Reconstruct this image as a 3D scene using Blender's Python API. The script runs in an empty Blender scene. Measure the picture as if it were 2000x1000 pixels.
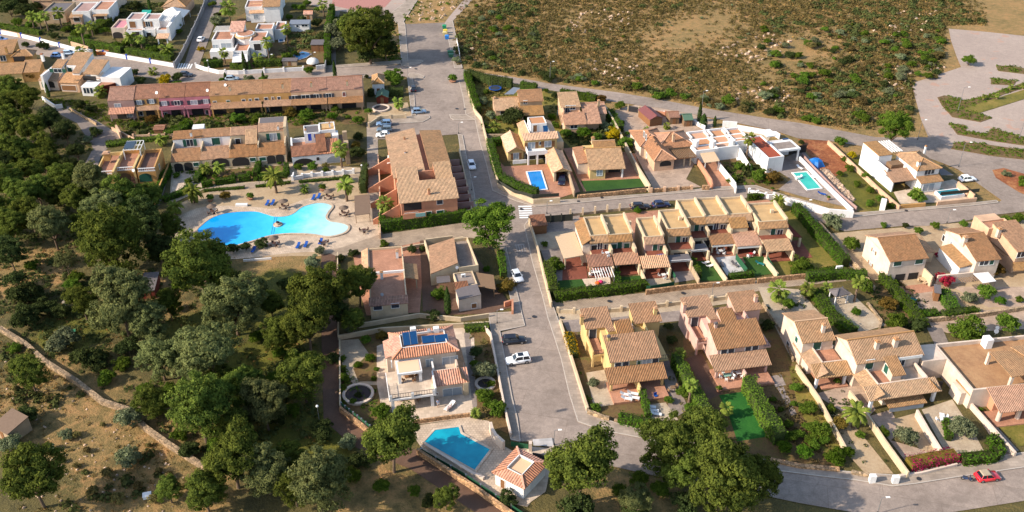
import bpy, math, random
import numpy as np
from mathutils import Vector, Matrix
R = math.radians
rng = np.random.default_rng(7); random.seed(7)
scene = bpy.context.scene
COL = scene.collection

# ------------------------------------------------------------ camera, sky, sun, exposure
F_PX, TILT, CAM_H = 1850.0, R(33),112.0          # focal length for a 2000 px wide frame, downward tilt, flying height
cam = bpy.data.objects.new('camera', bpy.data.cameras.new('camera')); COL.objects.link(cam)
cam.location = (0,0, CAM_H); cam.rotation_euler = (R(90) - TILT,0,0)
cam.data.sensor_width = 36; cam.data.lens = 36 * F_PX / 2000; cam.data.clip_start = 1; cam.data.clip_end = 6000
scene.camera = cam
SUN_EL, SUN_AZ = R(31), R(197)                   # direction towards the sun, angle from +X
world = bpy.data.worlds.new('World'); scene.world = world; world.use_nodes = True
wn = world.node_tree; sky = wn.nodes.new('ShaderNodeTexSky'); sky.sky_type = 'NISHITA'; sky.sun_disc = False
sky.sun_elevation = SUN_EL; sky.sun_rotation = R(90) - SUN_AZ; sky.air_density = 1.1; sky.dust_density = 1.2
wn.links.new(sky.outputs[0], wn.nodes['Background'].inputs[0]); wn.nodes['Background'].inputs[1].default_value = 0.15
sl = bpy.data.lights.new('sun', 'SUN'); sl.energy = 4.5; sl.angle = R(0.7); sl.color = (1.0,0.89,0.75)
sun = bpy.data.objects.new('sun', sl); COL.objects.link(sun); sun.location = (-200,-60,150)
sd = Vector((math.cos(SUN_EL) * math.cos(SUN_AZ), math.cos(SUN_EL) * math.sin(SUN_AZ), math.sin(SUN_EL)))
sun.rotation_euler = sd.to_track_quat('Z', 'Y').to_euler()
vs = scene.view_settings; vs.view_transform = 'Standard'; vs.look = 'None'; vs.gamma = 1; vs.exposure = 0.95

# ------------------------------------------------------------ from a measured bearing to a point of the place
CT, ST = math.cos(TILT), math.sin(TILT)
def ray(px, py):
 u = (px - 1000) / F_PX; v = (500 - py) / F_PX
 return Vector((u, CT + v * ST,-ST + v * CT))
def W(px, py, z=0.0):
 d = ray(px, py); t = (z - CAM_H) / d.z
 return Vector((d.x * t, d.y * t, z))
def ppm(p):                                       # photo pixels per metre at a point
 return F_PX / (p.y * CT - (p.z - CAM_H) * ST)
def pix(x, y, z):
 z -= CAM_H; dep = y * CT - z * ST; up = y * ST + z * CT
 return 1000 + F_PX * x / dep,500 - F_PX * up / dep
def height_at(bx, by, ty):                        # height of an upright thing from its foot and its top
 p = W(bx, by); lo, hi = 0,60
 for _ in range(40):
  m = (lo + hi) / 2
  if pix(p.x, p.y, m)[1] > ty: lo = m
  else: hi = m
 return lo
def ang_of(a, b, z=0):
 p, q = W(*a, z), W(*b, z); return math.atan2(q.y - p.y, q.x - p.x)

# ------------------------------------------------------------ materials
def lin(c):
 c /= 255.0
 return c / 12.92 if c <= 0.04045 else ((c + 0.055) / 1.055) ** 2.4
KA = 0.60
def P(r, g, b, k=1.0): return (min(lin(r) * KA * k,.85), min(lin(g) * KA * k,.85), min(lin(b) * KA * k,.85),1)
def sc(c, k): return (c[0] * k, c[1] * k, c[2] * k,1)
MATS = {}
class NT:
 def __init__(s, name):
  s.m = bpy.data.materials.new(name); s.m.use_nodes = True; s.t = s.m.node_tree; s.b = s.t.nodes['Principled BSDF']
  s.b.inputs['Roughness'].default_value = .9; s.b.inputs['Specular IOR Level'].default_value = .25
 def n(s, typ, **kw):
  x = s.t.nodes.new('ShaderNode' + typ)
  for k, v in kw.items():
   if k in x.inputs.keys() if isinstance(k, str) else False: x.inputs[k].default_value = v
   else: setattr(x, k, v)
  return x
 def l(s, a, b): s.t.links.new(a, b)
 def coord(s, kind='Object'): return s.n('TexCoord').outputs[kind]
 def noise(s, scale, detail=4, vec=None, rough=.6):
  x = s.n('TexNoise'); x.inputs['Scale'].default_value = scale; x.inputs['Detail'].default_value = detail
  x.inputs['Roughness'].default_value = rough
  s.l(vec if vec else s.coord(), x.inputs['Vector']); return x.outputs['Fac']
 def ramp(s, fac, stops):
  x = s.n('ValToRGB'); e = x.color_ramp.elements
  while len(e) < len(stops): e.new(0.5)
  for i,(p, c) in enumerate(stops): e[i].position = p; e[i].color = c if len(c) == 4 else (*c,1)
  s.l(fac, x.inputs[0]); return x.outputs[0]
 def mix(s, fac, a, b, mode='MIX'):
  x = s.n('Mix', data_type='RGBA', blend_type=mode)
  for v, i in ((fac,0),(a,6),(b,7)):
   if hasattr(v, 'links'): s.l(v, x.inputs[i])
   else: x.inputs[i].default_value = v
  return x.outputs[2]
 def math(s, op, a, b=0.0, c=None):
  x = s.n('Math', operation=op)
  for i, v in enumerate((a, b) if c is None else (a, b, c)):
   if hasattr(v, 'links'): s.l(v, x.inputs[i])
   else: x.inputs[i].default_value = v
  return x.outputs[0]
 def col(s, c): s.l(c, s.b.inputs['Base Color'])
 def bump(s, h, dist=.05, strength=.6):
  x = s.n('Bump'); x.inputs['Strength'].default_value = strength; x.inputs['Distance'].default_value = dist
  s.l(h, x.inputs['Height']); s.l(x.outputs[0], s.b.inputs['Normal'])

def stucco(name, c, dirt=.75):
 if name in MATS: return MATS[name]
 t = NT(name); a = t.noise(.35,5); f = t.noise(6,3)
 mp = t.n('Mapping'); mp.inputs['Scale'].default_value = (1.6,1.6,.25); t.l(t.coord(), mp.inputs[0])
 st = t.noise(1.0,4, mp.outputs[0])
 k = t.ramp(a, [(.35, sc(c, dirt)),(.6, c)])
 k = t.mix(t.ramp(st, [(.52,(0,0,0)),(.72,(.35,.35,.35))]), k, sc(c,.62))
 k = t.mix(.12, k, t.ramp(f, [(.3, sc(c,.6)),(.7, sc(c,1.2))]))
 t.col(k); t.bump(f,.02,.5); MATS[name] = t.m; return t.m
def tiles(name, c, period=.3, dark=.45, patch=.6):
 if name in MATS: return MATS[name]
 t = NT(name); uv = t.coord('UV'); sp = t.n('SeparateXYZ'); t.l(uv, sp.inputs[0])
 u = t.math('DIVIDE', sp.outputs[0], period); v = t.math('DIVIDE', sp.outputs[1],.42)
 w = t.math('MULTIPLY_ADD', t.math('SINE', t.math('MULTIPLY', u,2 * math.pi)),.5,.5)
 cell = t.n('CombineXYZ'); t.l(t.math('FLOOR', u), cell.inputs[0]); t.l(t.math('FLOOR', v), cell.inputs[1])
 wn_ = t.n('TexWhiteNoise', noise_dimensions='2D'); t.l(cell.outputs[0], wn_.inputs['Vector'])
 big = t.noise(.45,5, uv); med = t.noise(2.2,4, uv)
 k = t.ramp(wn_.outputs['Value'], [(0, sc(c,.76)),(.5, c),(1,(min(c[0] * 1.2,.8), min(c[1] * 1.2,.8), min(c[2] * 1.18,.8),1))])
 k = t.mix(t.ramp(big, [(.42,(0,0,0)),(.7,(patch, patch, patch))]), k,(c[0] * .62, c[1] * .74, c[2] * .82,1))
 k = t.mix(t.ramp(med, [(.5,(0,0,0)),(.75,(.5,.5,.5))]), k, sc(c,.55))
 k = t.mix(t.ramp(w, [(.0,(1,1,1)),(.5,(.0,.0,.0))]), k, t.mix(1.0, k, sc((1,.9,.85), dark), 'MULTIPLY'))
 oi = t.n('ObjectInfo'); hs = t.n('HueSaturation'); t.l(k, hs.inputs['Color']); t.l(t.math('MULTIPLY_ADD', oi.outputs['Random'],.3,.86), hs.inputs['Value']); t.l(t.math('MULTIPLY_ADD', oi.outputs['Random'],-.25,1.06), hs.inputs['Saturation'])
 t.col(hs.outputs[0]); t.bump(w,.12,.8); MATS[name] = t.m; return t.m
def ground(name, stops, scale=.15, fine=1.5, bump=.08, dots=None, road=False):
 """patchy soil, grass, gravel, asphalt: colour stops over broad noise, broken by fine noise"""
 if name in MATS: return MATS[name]
 t = NT(name); a = t.noise(scale,6, None,.65); f = t.noise(fine,5, None,.7); g = t.noise(fine * 6,2)
 m = t.math('ADD', t.math('MULTIPLY', a,.6), t.math('MULTIPLY', f,.4))
 k = t.ramp(m, stops)
 k = t.mix(.35, k, t.mix(1.0, k, t.ramp(g, [(.3,(.55,.55,.55)),(.7,(1.25,1.25,1.25))]), 'MULTIPLY'))
 if road:                                       # patches, seams and fine cracks of an old road
  mp = t.n('Mapping'); t.l(t.coord(), mp.inputs[0]); mp.inputs['Rotation'].default_value = (0,0,.22)
  e = t.n('TexVoronoi', feature='DISTANCE_TO_EDGE'); e.inputs['Scale'].default_value = .11; w_ = t.n('VectorMath', operation='ADD'); nz = t.n('TexNoise'); nz.inputs['Scale'].default_value = .5; t.l(mp.outputs[0], nz.inputs['Vector'])
  t.l(mp.outputs[0], w_.inputs[0]); t.l(nz.outputs['Color'], w_.inputs[1]); t.l(w_.outputs[0], e.inputs['Vector']); k = t.mix(t.ramp(e.outputs[0], [(.002,(.3,.3,.3)),(.008,(0,0,0))]), k, sc(stops[0][1],.62))
  b = t.n('TexBrick'); t.l(mp.outputs[0], b.inputs['Vector']); b.inputs['Scale'].default_value = 1; b.inputs['Brick Width'].default_value = 17; b.inputs['Row Height'].default_value = 6; b.inputs['Mortar Size'].default_value = .05
  b.inputs['Color1'].default_value = (.9,.9,.9,1); b.inputs['Color2'].default_value = (1.06,1.05,1.04,1); b.inputs['Mortar'].default_value = (.72,.7,.68,1); k = t.mix(.8, k, t.mix(1.0, k, b.outputs[0], 'MULTIPLY'))
  k = t.mix(t.ramp(t.noise(.22,3), [(.55,(0,0,0)),(.68,(.5,.5,.5))]), k, sc(stops[0][1],.78))
 if dots: k = t.mix(t.ramp(t.noise(dots[0],2), [(dots[1],(0,0,0)),(dots[1] + .04,(1,1,1))]), k, dots[2])
 t.col(k); t.bump(t.math('ADD', f, g), bump,.6); MATS[name] = t.m; return t.m
def paving(name, c, sx=.6, sy=.4, joint=.55, rough=.8):
 if name in MATS: return MATS[name]
 t = NT(name); b = t.n('TexBrick'); t.l(t.coord(), b.inputs['Vector'])
 b.inputs['Scale'].default_value = 1; b.inputs['Brick Width'].default_value = sx; b.inputs['Row Height'].default_value = sy
 b.inputs['Mortar Size'].default_value = .03; b.inputs['Color1'].default_value = sc(c,.86); b.inputs['Color2'].default_value = sc(c,1.1)
 b.inputs['Mortar'].default_value = sc(c, joint)
 n = t.noise(.3,5); k = t.mix(1.0, b.outputs[0], t.ramp(n, [(.3,(.72,.7,.68)),(.65,(1.08,1.06,1.04))]), 'MULTIPLY')
 t.col(k); t.b.inputs['Roughness'].default_value = rough; MATS[name] = t.m; return t.m
def stone(name, c, scale=1.6):
 if name in MATS: return MATS[name]
 t = NT(name); v = t.n('TexVoronoi'); v.inputs['Scale'].default_value = scale; t.l(t.coord(), v.inputs['Vector'])
 e = t.n('TexVoronoi', feature='DISTANCE_TO_EDGE'); e.inputs['Scale'].default_value = scale; t.l(t.coord(), e.inputs['Vector'])
 sp = t.n('SeparateColor'); t.l(v.outputs['Color'], sp.inputs[0])
 k = t.ramp(sp.outputs[0], [(0, sc(c,.6)),(.5, c),(1,(c[0] * 1.3, c[1] * 1.25, c[2] * 1.2,1))])
 k = t.mix(t.ramp(e.outputs[0], [(.02,(1,1,1)),(.09,(0,0,0))]), k, sc(c,.35))
 t.col(k); t.bump(e.outputs[0],.1,.8); MATS[name] = t.m; return t.m
def plain(name, c, rough=.6, metal=0, spec=.4):
 if name in MATS: return MATS[name]
 t = NT(name); n = t.noise(3,3); t.col(t.ramp(n, [(.3, sc(c,.82)),(.7, c)]))
 t.b.inputs['Roughness'].default_value = rough; t.b.inputs['Metallic'].default_value = metal
 t.b.inputs['Specular IOR Level'].default_value = spec; MATS[name] = t.m; return t.m
def paint(name, c):
 if name in MATS: return MATS[name]
 t = NT(name); t.b.inputs['Base Color'].default_value = c; t.b.inputs['Roughness'].default_value = .28
 t.b.inputs['Specular IOR Level'].default_value = .5; t.b.inputs['Coat Weight'].default_value = .6 if max(c[:3]) > .1 else .15; MATS[name] = t.m; return t.m
def leaf(name, c1, c2, trans=.25, c3=None):
 if name in MATS: return MATS[name]
 c1, c2, c3 = [c and sc(c,1.95) for c in (c1, c2, c3)]; trans += .13
 t = NT(name); oi = t.n('ObjectInfo'); n = t.noise(2.6,3); f = t.noise(14,2)
 m = t.math('ADD', t.math('MULTIPLY', n,.55), t.math('MULTIPLY', f,.45))
 k = t.ramp(m, [(.38, c1),(.62, c2)] + ([(.78, c3)] if c3 else []))
 hs = t.n('HueSaturation'); t.l(k, hs.inputs['Color'])
 t.l(t.math('MULTIPLY_ADD', oi.outputs['Random'],.03,.478), hs.inputs['Hue'])
 t.l(t.math('MULTIPLY_ADD', oi.outputs['Random'],.5,.75), hs.inputs['Value'])
 d = t.n('BsdfDiffuse'); tr = t.n('BsdfTranslucent'); mx = t.n('MixShader'); mx.inputs[0].default_value = trans
 t.l(hs.outputs[0], d.inputs[0]); t.l(hs.outputs[0], tr.inputs[0]); t.l(d.outputs[0], mx.inputs[1]); t.l(tr.outputs[0], mx.inputs[2])
 t.l(mx.outputs[0], t.t.nodes['Material Output'].inputs['Surface']); MATS[name] = t.m; return t.m
def water(name, deep, shallow, ax=None):
 if name in MATS: return MATS[name]
 t = NT(name); n = t.noise(.25,4); rp = t.noise(1.6,5)
 f = n
 if ax is not None:                             # the floor of the basin rises towards one end
  sp = t.n('SeparateXYZ'); t.l(t.coord(), sp.inputs[0])
  f = t.math('ADD', t.math('MULTIPLY', n,.35), t.math('MULTIPLY_ADD', sp.outputs[0], ax[0], ax[1]))
 k = t.ramp(f, [(.3, deep),(.72, shallow)] + ([(1.0, ax[2])] if ax else []))
 t.col(k); t.b.inputs['Roughness'].default_value = .06; t.b.inputs['Specular IOR Level'].default_value = .5
 t.bump(rp,.03,.35); MATS[name] = t.m; return t.m

# ------------------------------------------------------------ mesh building
class MB:
 def __init__(s): s.v = []; s.f = []; s.uv = []
 def poly(s, pts, uv=None):
  i = len(s.v); s.v += [tuple(p) for p in pts]; s.f.append(tuple(range(i, i + len(pts)))); s.uv.append(uv); return s
 def hull(s, bot, top):                         # two loops of the same length joined into a solid
  n = len(bot); i = len(s.v); s.v += [tuple(p) for p in bot] + [tuple(p) for p in top]
  s.f.append(tuple(range(i + n - 1, i - 1,-1))); s.f.append(tuple(range(i + n, i + 2 * n))); s.uv += [None, None]
  for k in range(n):
   j = (k + 1) % n; s.f.append((i + k, i + j, i + n + j, i + n + k)); s.uv.append(None)
  return s
 def box(s, x0, y0, z0, x1, y1, z1):
  x0, x1 = sorted((x0, x1)); y0, y1 = sorted((y0, y1)); z0, z1 = sorted((z0, z1))
  q = [(x0, y0),(x1, y0),(x1, y1),(x0, y1)]
  return s.hull([(a, b, z0) for a, b in q], [(a, b, z1) for a, b in q])
 def prism(s, pts, z0, z1): return s.hull([(p[0], p[1], z0) for p in pts], [(p[0], p[1], z1) for p in pts])
 def tube(s, a, b, r0, r1=None, n=8):
  a, b = Vector(a), Vector(b); r1 = r0 if r1 is None else r1; d = (b - a).normalized()
  e = d.orthogonal().normalized(); g = d.cross(e)
  c = [(math.cos(2 * math.pi * k / n), math.sin(2 * math.pi * k / n)) for k in range(n)]
  return s.hull([a + (e * x + g * y) * r0 for x, y in c], [b + (e * x + g * y) * r1 for x, y in c])
 def bar(s, a, b, w, h):                        # a beam with a square section
  a, b = Vector(a), Vector(b); d = (b - a).normalized(); up = Vector((0,0,1))
  e = d.cross(up).normalized() if abs(d.z) < .98 else Vector((1,0,0)); g = e.cross(d)
  q = [(-.5,-.5),(.5,-.5),(.5,.5),(-.5,.5)]
  return s.hull([a + e * x * w + g * y * h for x, y in q], [b + e * x * w + g * y * h for x, y in q])
 def ball(s, c, rx, ry, rz, nu=10, nv=6, half=False):
  rings = []
  for j in range(nv + 1):
   ph = (math.pi / 2 if half else math.pi) * j / nv
   rings.append([(c[0] + rx * math.sin(ph) * math.cos(2 * math.pi * k / nu), c[1] + ry * math.sin(ph) * math.sin(2 * math.pi * k / nu), c[2] + rz * math.cos(ph)) for k in range(nu)])
  i = len(s.v)
  for r in rings: s.v += r
  for j in range(nv):
   for k in range(nu):
    a = i + j * nu + k; b = i + j * nu + (k + 1) % nu
    s.f.append((a, b, b + nu, a + nu)[::-1]); s.uv.append(None)
  return s
 def mesh(s, name, smooth=False):
  me = bpy.data.meshes.new(name); me.from_pydata(s.v, [], s.f)
  if any(u for u in s.uv):
   l = me.uv_layers.new(name='UVMap'); k = 0
   for fi, f in enumerate(s.f):
    u = s.uv[fi]
    for q in range(len(f)):
     l.data[k].uv = u[q] if u else (0,0); k += 1
  if smooth: me.polygons.foreach_set('use_smooth', [True] * len(me.polygons))
  me.update(); return me
 def obj(s, name, mat, parent=None, smooth=False, loc=None):
  o = bpy.data.objects.new(name, s.mesh(name, smooth)); COL.objects.link(o)
  if mat: o.data.materials.append(mat)
  if parent: o.parent = parent
  if loc is not None: o.location = loc
  return o
def tag(o, label, cat, group=None, kind=None):
 if label: o['label'] = label
 if cat: o['category'] = cat
 if group: o['group'] = group
 if kind: o['kind'] = kind
 return o
def thing(name, label, cat, loc, rz=0, group=None):
 o = bpy.data.objects.new(name, None); COL.objects.link(o); o.empty_display_size = .3
 o.location = loc; o.rotation_euler = (0,0, rz); return tag(o, label, cat, group)
def dup(root, loc, rz=0, scale=None, label=None, group=None, mats=None):
 r = root.copy(); COL.objects.link(r); r.location = loc; r.rotation_euler = (0,0, rz)
 if scale: r.scale = scale
 if label: r['label'] = label
 if group: r['group'] = group
 for ch in list(root.children):
  c = ch.copy(); COL.objects.link(c); c.parent = r
  for g in list(ch.children):
   d = g.copy(); COL.objects.link(d); d.parent = c
 return r

# ------------------------------------------------------------ sheets of ground traced on the plane
_lv = [0]
def sheet(name, mat, pts, z=.02, thick=0, tri=True):
 _lv[0] += 1; zz = z + .0003 * _lv[0]
 m = MB(); q = [W(x, y, zz) for x, y in pts]
 if thick: m.prism(q, zz - thick, zz)
 else: m.poly(q)
 o = m.obj(name, mat); o['kind'] = 'structure'
 return o
def smooth_loop(pts, n=4):
 out = []; L = len(pts)
 for i in range(L):
  p0, p1, p2, p3 = pts[i - 1], pts[i], pts[(i + 1) % L], pts[(i + 2) % L]
  for k in range(n):
   t = k / n
   out.append(tuple(.5 * ((2 * p1[a]) + (-p0[a] + p2[a]) * t + (2 * p0[a] - 5 * p1[a] + 4 * p2[a] - p3[a]) * t * t + (-p0[a] + 3 * p1[a] - 3 * p2[a] + p3[a]) * t ** 3) for a in (0,1)))
 return out
# ------------------------------------------------------------ shared materials
M = dict(
 cream=stucco('cream_stucco', P(238,212,175)), peach=stucco('peach_stucco', P(240,196,160)), pinkw=stucco('pink_stucco', P(240,196,178)),
 yellow=stucco('yellow_stucco', P(240,205,140)), ochre=stucco('ochre_stucco', P(232,176,108)), orange=stucco('orange_stucco', P(230,162,126)),
 white=stucco('white_stucco',(.66,.64,.62,1),.86), pale=stucco('pale_stucco', P(250,226,204)), rose=stucco('rose_stucco', P(222,140,150)),
 lilac=stucco('grey_pink_stucco', P(196,160,150)), beige=stucco('beige_stucco', P(205,178,145)), redw=stucco('brick_red_stucco', P(130,58,42)),
 tb=tiles('brown_clay_tiles', P(200,148,104),.3,.55), to=tiles('orange_clay_tiles', P(236,166,130),.42,.6,.3), ty=tiles('sandy_clay_tiles', P(216,166,112),.3,.55),
 td=tiles('old_dark_tiles', P(184,128,98),.3,.55), tp=tiles('pale_orange_tiles', P(238,186,140),.4,.8,.25), tk=tiles('pink_clay_tiles', P(214,156,116),.32,.62,.4),
 tr=tiles('weathered_roof_tiles', P(208,158,108),.3,.58,.75),
 terra=paving('terracotta_floor', P(208,152,122),.4,.4,.8), redf=paving('dark_red_floor', P(156,92,72),.4,.4,.8), tan=stucco('tan_roof_coat', P(226,186,132)),
 greyf=paving('grey_floor', P(170,155,145),.6,.6,.8), brownf=paving('brown_floor', P(150,112,92),.5,.5,.7), creamf=paving('cream_stone_floor', P(236,214,190),.8,.8,.85),
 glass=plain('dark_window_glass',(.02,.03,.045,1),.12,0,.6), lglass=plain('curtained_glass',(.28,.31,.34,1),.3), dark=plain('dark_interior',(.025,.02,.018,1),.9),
 frame=plain('white_frame',(.7,.69,.66,1),.5), green=plain('green_shutter',(.012,.075,.05,1),.55), brown=plain('brown_shutter',(.2,.09,.035,1),.6),
 blue=plain('blue_shutter',(.015,.06,.42,1),.5), black=plain('dark_shutter',(.03,.035,.05,1),.6), wood=plain('weathered_wood', P(150,118,88),.8),
 metal=plain('grey_metal',(.3,.3,.31,1),.4,.6), dmetal=plain('dark_metal',(.05,.05,.055,1),.5,.5), solar=plain('blue_solar_glass',(.006,.045,.13,1),.15,0,.6),
 canvas=plain('white_canvas',(.62,.6,.57,1),.8), ccanvas=plain('cream_canvas', P(240,206,165),.85), thatch=plain('dry_thatch', P(140,115,95),.95),
 grey=plain('grey_roof_sheet', P(120,112,112),.7), greenr=plain('green_roof_felt', P(96,128,104),.8), redr=plain('maroon_roof_sheet', P(140,82,80),.7),
)
CH = .0
class House:
 """a building: its own frame, laid along one measured edge"""
 def __init__(s, name, label, org, ang, cat='house', group=None, z=0):
  o = W(*org); s.o = o; s.a = ang; s.root = thing(name, label, cat,(o.x, o.y, z), ang, group); s.z = z
  s.acc = {}; s.c, s.s = math.cos(ang), math.sin(ang)
 def loc(s, p):
  dx, dy = p.x - s.o.x, p.y - s.o.y
  return Vector((dx * s.c + dy * s.s,-dx * s.s + dy * s.c, p.z - s.z))
 def L(s, px, z): return s.loc(W(px[0], px[1], z + s.z))
 def dirL(s, d): return Vector((d.x * s.c + d.y * s.s,-d.x * s.s + d.y * s.c, d.z))
 def hit(s, face, val, px):
  o = s.loc(Vector((0,0, CAM_H))); d = s.dirL(ray(*px)); i = 1 if face in 'fb' else 0
  t = (val - o[i]) / d[i]; return o + d * t
 def part(s, part, mat):
  k = (part, mat.name)
  if k not in s.acc: s.acc[k] = (MB(), mat)
  return s.acc[k][0]
 def done(s):
  for (part, _),(m, mat) in s.acc.items(): m.obj(part, mat, s.root)
  s.acc = {}; return s
 # blocks: from two opposite corners of the top, or from the front top edge and a depth
 def bx(s, p1, p2, zt, zb=0):
  a, b = s.L(p1, zt), s.L(p2, zt)
  return [min(a.x, b.x), min(a.y, b.y), max(a.x, b.x), max(a.y, b.y), zb, zt]
 def fx(s, pl, pr, d, zt, zb=0):
  a, b = s.L(pl, zt), s.L(pr, zt); y = (a.y + b.y) / 2
  return [a.x, y, b.x, y + d, zb, zt]
 def walls(s, b, mat): s.part('wall', mat).box(b[0], b[1], b[4], b[2], b[3], b[5]); return b
 def flat(s, b, mat, floor, ph=.5, th=.22, sides='fblr'):
  x0, y0, x1, y1, zb, zt = b; w = s.part('wall', mat); zf = zt - ph
  w.box(x0, y0, zb, x1, y1, zf)
  MB().box(x0 + th, y0 + th, zf + .004, x1 - th, y1 - th, zf + .03).obj('roof_terrace', floor, s.root)
  if 'f' in sides: w.box(x0, y0, zf, x1, y0 + th, zt)
  if 'b' in sides: w.box(x0, y1 - th, zf, x1, y1, zt)
  if 'l' in sides: w.box(x0, y0 + th, zf, x0 + th, y1 - th, zt)
  if 'r' in sides: w.box(x1 - th, y0 + th, zf, x1, y1 - th, zt)
  return b
 def plane(s, pts, mat, th=.14, part='roof'):
  p = [Vector(q) for q in pts]; n = (p[1] - p[0]).cross(p[2] - p[0]).normalized()
  if n.z < 0: p.reverse(); n = -n
  e = Vector((0,0,1)).cross(n)
  e = e.normalized() if e.length > 1e-4 else Vector((1,0,0)); v = n.cross(e)
  m = MB(); m.poly(p, [(q.dot(e), q.dot(v)) for q in p])
  lo = [q - Vector((0,0, th)) for q in p]; N = len(p); m.poly(lo[::-1])
  for k in range(N):
   j = (k + 1) % N; m.poly([lo[k], lo[j], p[j], p[k]], [(q.dot(e), q.dot(v)) for q in (lo[k], lo[j], p[j], p[k])])
  return m.obj(part, mat, s.root)
 def tri(s, pts, mat, th=.2, axis=0):            # gable end
  m = s.part('wall', mat); d = Vector((th,0,0)) if axis == 0 else Vector((0, th,0))
  m.hull([Vector(p) for p in pts], [Vector(p) + d for p in pts])
 def ridge(s, a, b, mat):
  MB().bar(Vector(a) + Vector((0,0,.07)), Vector(b) + Vector((0,0,.07)),.26,.16).obj('ridge_tiles', mat, s.root)
 def gable(s, b, rise, mat, wmat, axis='x', oh=.35, off=.5, drop=0):
  x0, y0, x1, y1, _, z = b
  if axis == 'x':
   ym = y0 + (y1 - y0) * off; k = rise / (ym - y0); k2 = (rise + drop) / (y1 - ym)
   s.plane([(x0 - oh, y0 - oh, z - k * oh),(x1 + oh, y0 - oh, z - k * oh),(x1 + oh, ym, z + rise),(x0 - oh, ym, z + rise)], mat)
   s.plane([(x0 - oh, ym, z + rise),(x1 + oh, ym, z + rise),(x1 + oh, y1 + oh, z - drop - k2 * oh),(x0 - oh, y1 + oh, z - drop - k2 * oh)], mat)
   for xx in (x0, x1 - .2): s.tri([(xx, y0, z - .16),(xx, y1, z - .16),(xx, ym, z + rise - .16)], wmat)
   s.ridge((x0 - oh, ym, z + rise),(x1 + oh, ym, z + rise), mat)
  else:
   xm = x0 + (x1 - x0) * off; k = rise / (xm - x0); k2 = rise / (x1 - xm)
   s.plane([(x0 - oh, y0 - oh, z - k * oh),(xm, y0 - oh, z + rise),(xm, y1 + oh, z + rise),(x0 - oh, y1 + oh, z - k * oh)], mat)
   s.plane([(xm, y0 - oh, z + rise),(x1 + oh, y0 - oh, z - k2 * oh),(x1 + oh, y1 + oh, z - k2 * oh),(xm, y1 + oh, z + rise)], mat)
   for yy in (y0, y1 - .2): s.tri([(x0, yy, z - .16),(x1, yy, z - .16),(xm, yy, z + rise - .16)], wmat, axis=1)
   s.ridge((xm, y0 - oh, z + rise),(xm, y1 + oh, z + rise), mat)
 def shed(s, b, rise, mat, wmat=None, low='f', oh=.3, th=.14):
  x0, y0, x1, y1, _, z = b
  q = dict(f=[(x0 - oh, y0 - oh,0),(x1 + oh, y0 - oh,0),(x1 + oh, y1,1),(x0 - oh, y1,1)], b=[(x0 - oh, y0,1),(x1 + oh, y0,1),(x1 + oh, y1 + oh,0),(x0 - oh, y1 + oh,0)],
     l=[(x0 - oh, y0 - oh,0),(x1, y0 - oh,1),(x1, y1 + oh,1),(x0 - oh, y1 + oh,0)], r=[(x0, y0 - oh,1),(x1 + oh, y0 - oh,0),(x1 + oh, y1 + oh,0),(x0, y1 + oh,1)])[low]
  L = (y1 - y0) if low in 'fb' else (x1 - x0); k = rise / L * oh
  s.plane([(x, y, z + .15 + (rise if u else -k)) for x, y, u in q], mat, th)
  if wmat:
   zt = z + rise - .02
   if low in 'fb':
    yl, yh = (y0, y1) if low == 'f' else (y1, y0)
    for xx in (x0, x1 - .2): s.tri([(xx, yl, z - .02),(xx, yh, z - .02),(xx, yh, zt)], wmat)
    a = y1 - .2 if low == 'f' else y0
    s.part('wall', wmat).box(x0 + .2, a, z - .02, x1 - .2, a + .2, zt)
   else:
    xl, xh = (x0, x1) if low == 'l' else (x1, x0)
    for yy in (y0, y1 - .2): s.tri([(xl, yy, z - .02),(xh, yy, z - .02),(xh, yy, zt)], wmat, axis=1)
    a = x1 - .2 if low == 'l' else x0
    s.part('wall', wmat).box(a, y0 + .2, z - .02, a + .2, y1 - .2, zt)
 def hip(s, b, rise, mat, oh=.4, inner=None, floor=None, wmat=None):
  x0, y0, x1, y1, _, z = b; X0, Y0, X1, Y1 = x0 - oh, y0 - oh, x1 + oh, y1 + oh; z0 = z + .1
  if inner:
   a0, b0, a1, b1 = x0 + inner, y0 + inner, x1 - inner, y1 - inner
  else:
   w, d = X1 - X0, Y1 - Y0
   if w >= d: a0, a1, b0, b1 = X0 + d / 2, X1 - d / 2,(Y0 + Y1) / 2,(Y0 + Y1) / 2
   else: b0, b1, a0, a1 = Y0 + w / 2, Y1 - w / 2,(X0 + X1) / 2,(X0 + X1) / 2
  T = z0 + rise
  o = [(X0, Y0, z0),(X1, Y0, z0),(X1, Y1, z0),(X0, Y1, z0)]; i = [(a0, b0, T),(a1, b0, T),(a1, b1, T),(a0, b1, T)]
  for k in range(4):
   j = (k + 1) % 4; q = [o[k], o[j]] + ([i[j], i[k]] if (Vector(i[j]) - Vector(i[k])).length > .01 else [i[j]])
   s.plane(q, mat); s.ridge(o[k], i[k], mat)
   if inner:
    s.part('parapet', wmat or M['white']).bar(Vector(i[k]) + Vector((0,0,-.2)), Vector(i[j]) + Vector((0,0,-.2)),.14,.5)
  if inner: MB().box(a0 + .1, b0 + .1, z - .1, a1 - .1, b1 - .1, T - .35).obj('roof_terrace', floor, s.root)
 def posts(s, pts, zt, mat, w=.35, zb=0, part='pillar'):
  for p in pts:
   q = s.L(p, zt) if len(p) == 2 else Vector(p)
   MB().box(q.x - w / 2, q.y - w / 2, zb, q.x + w / 2, q.y + w / 2, zt).obj(part, mat, s.root)
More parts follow.
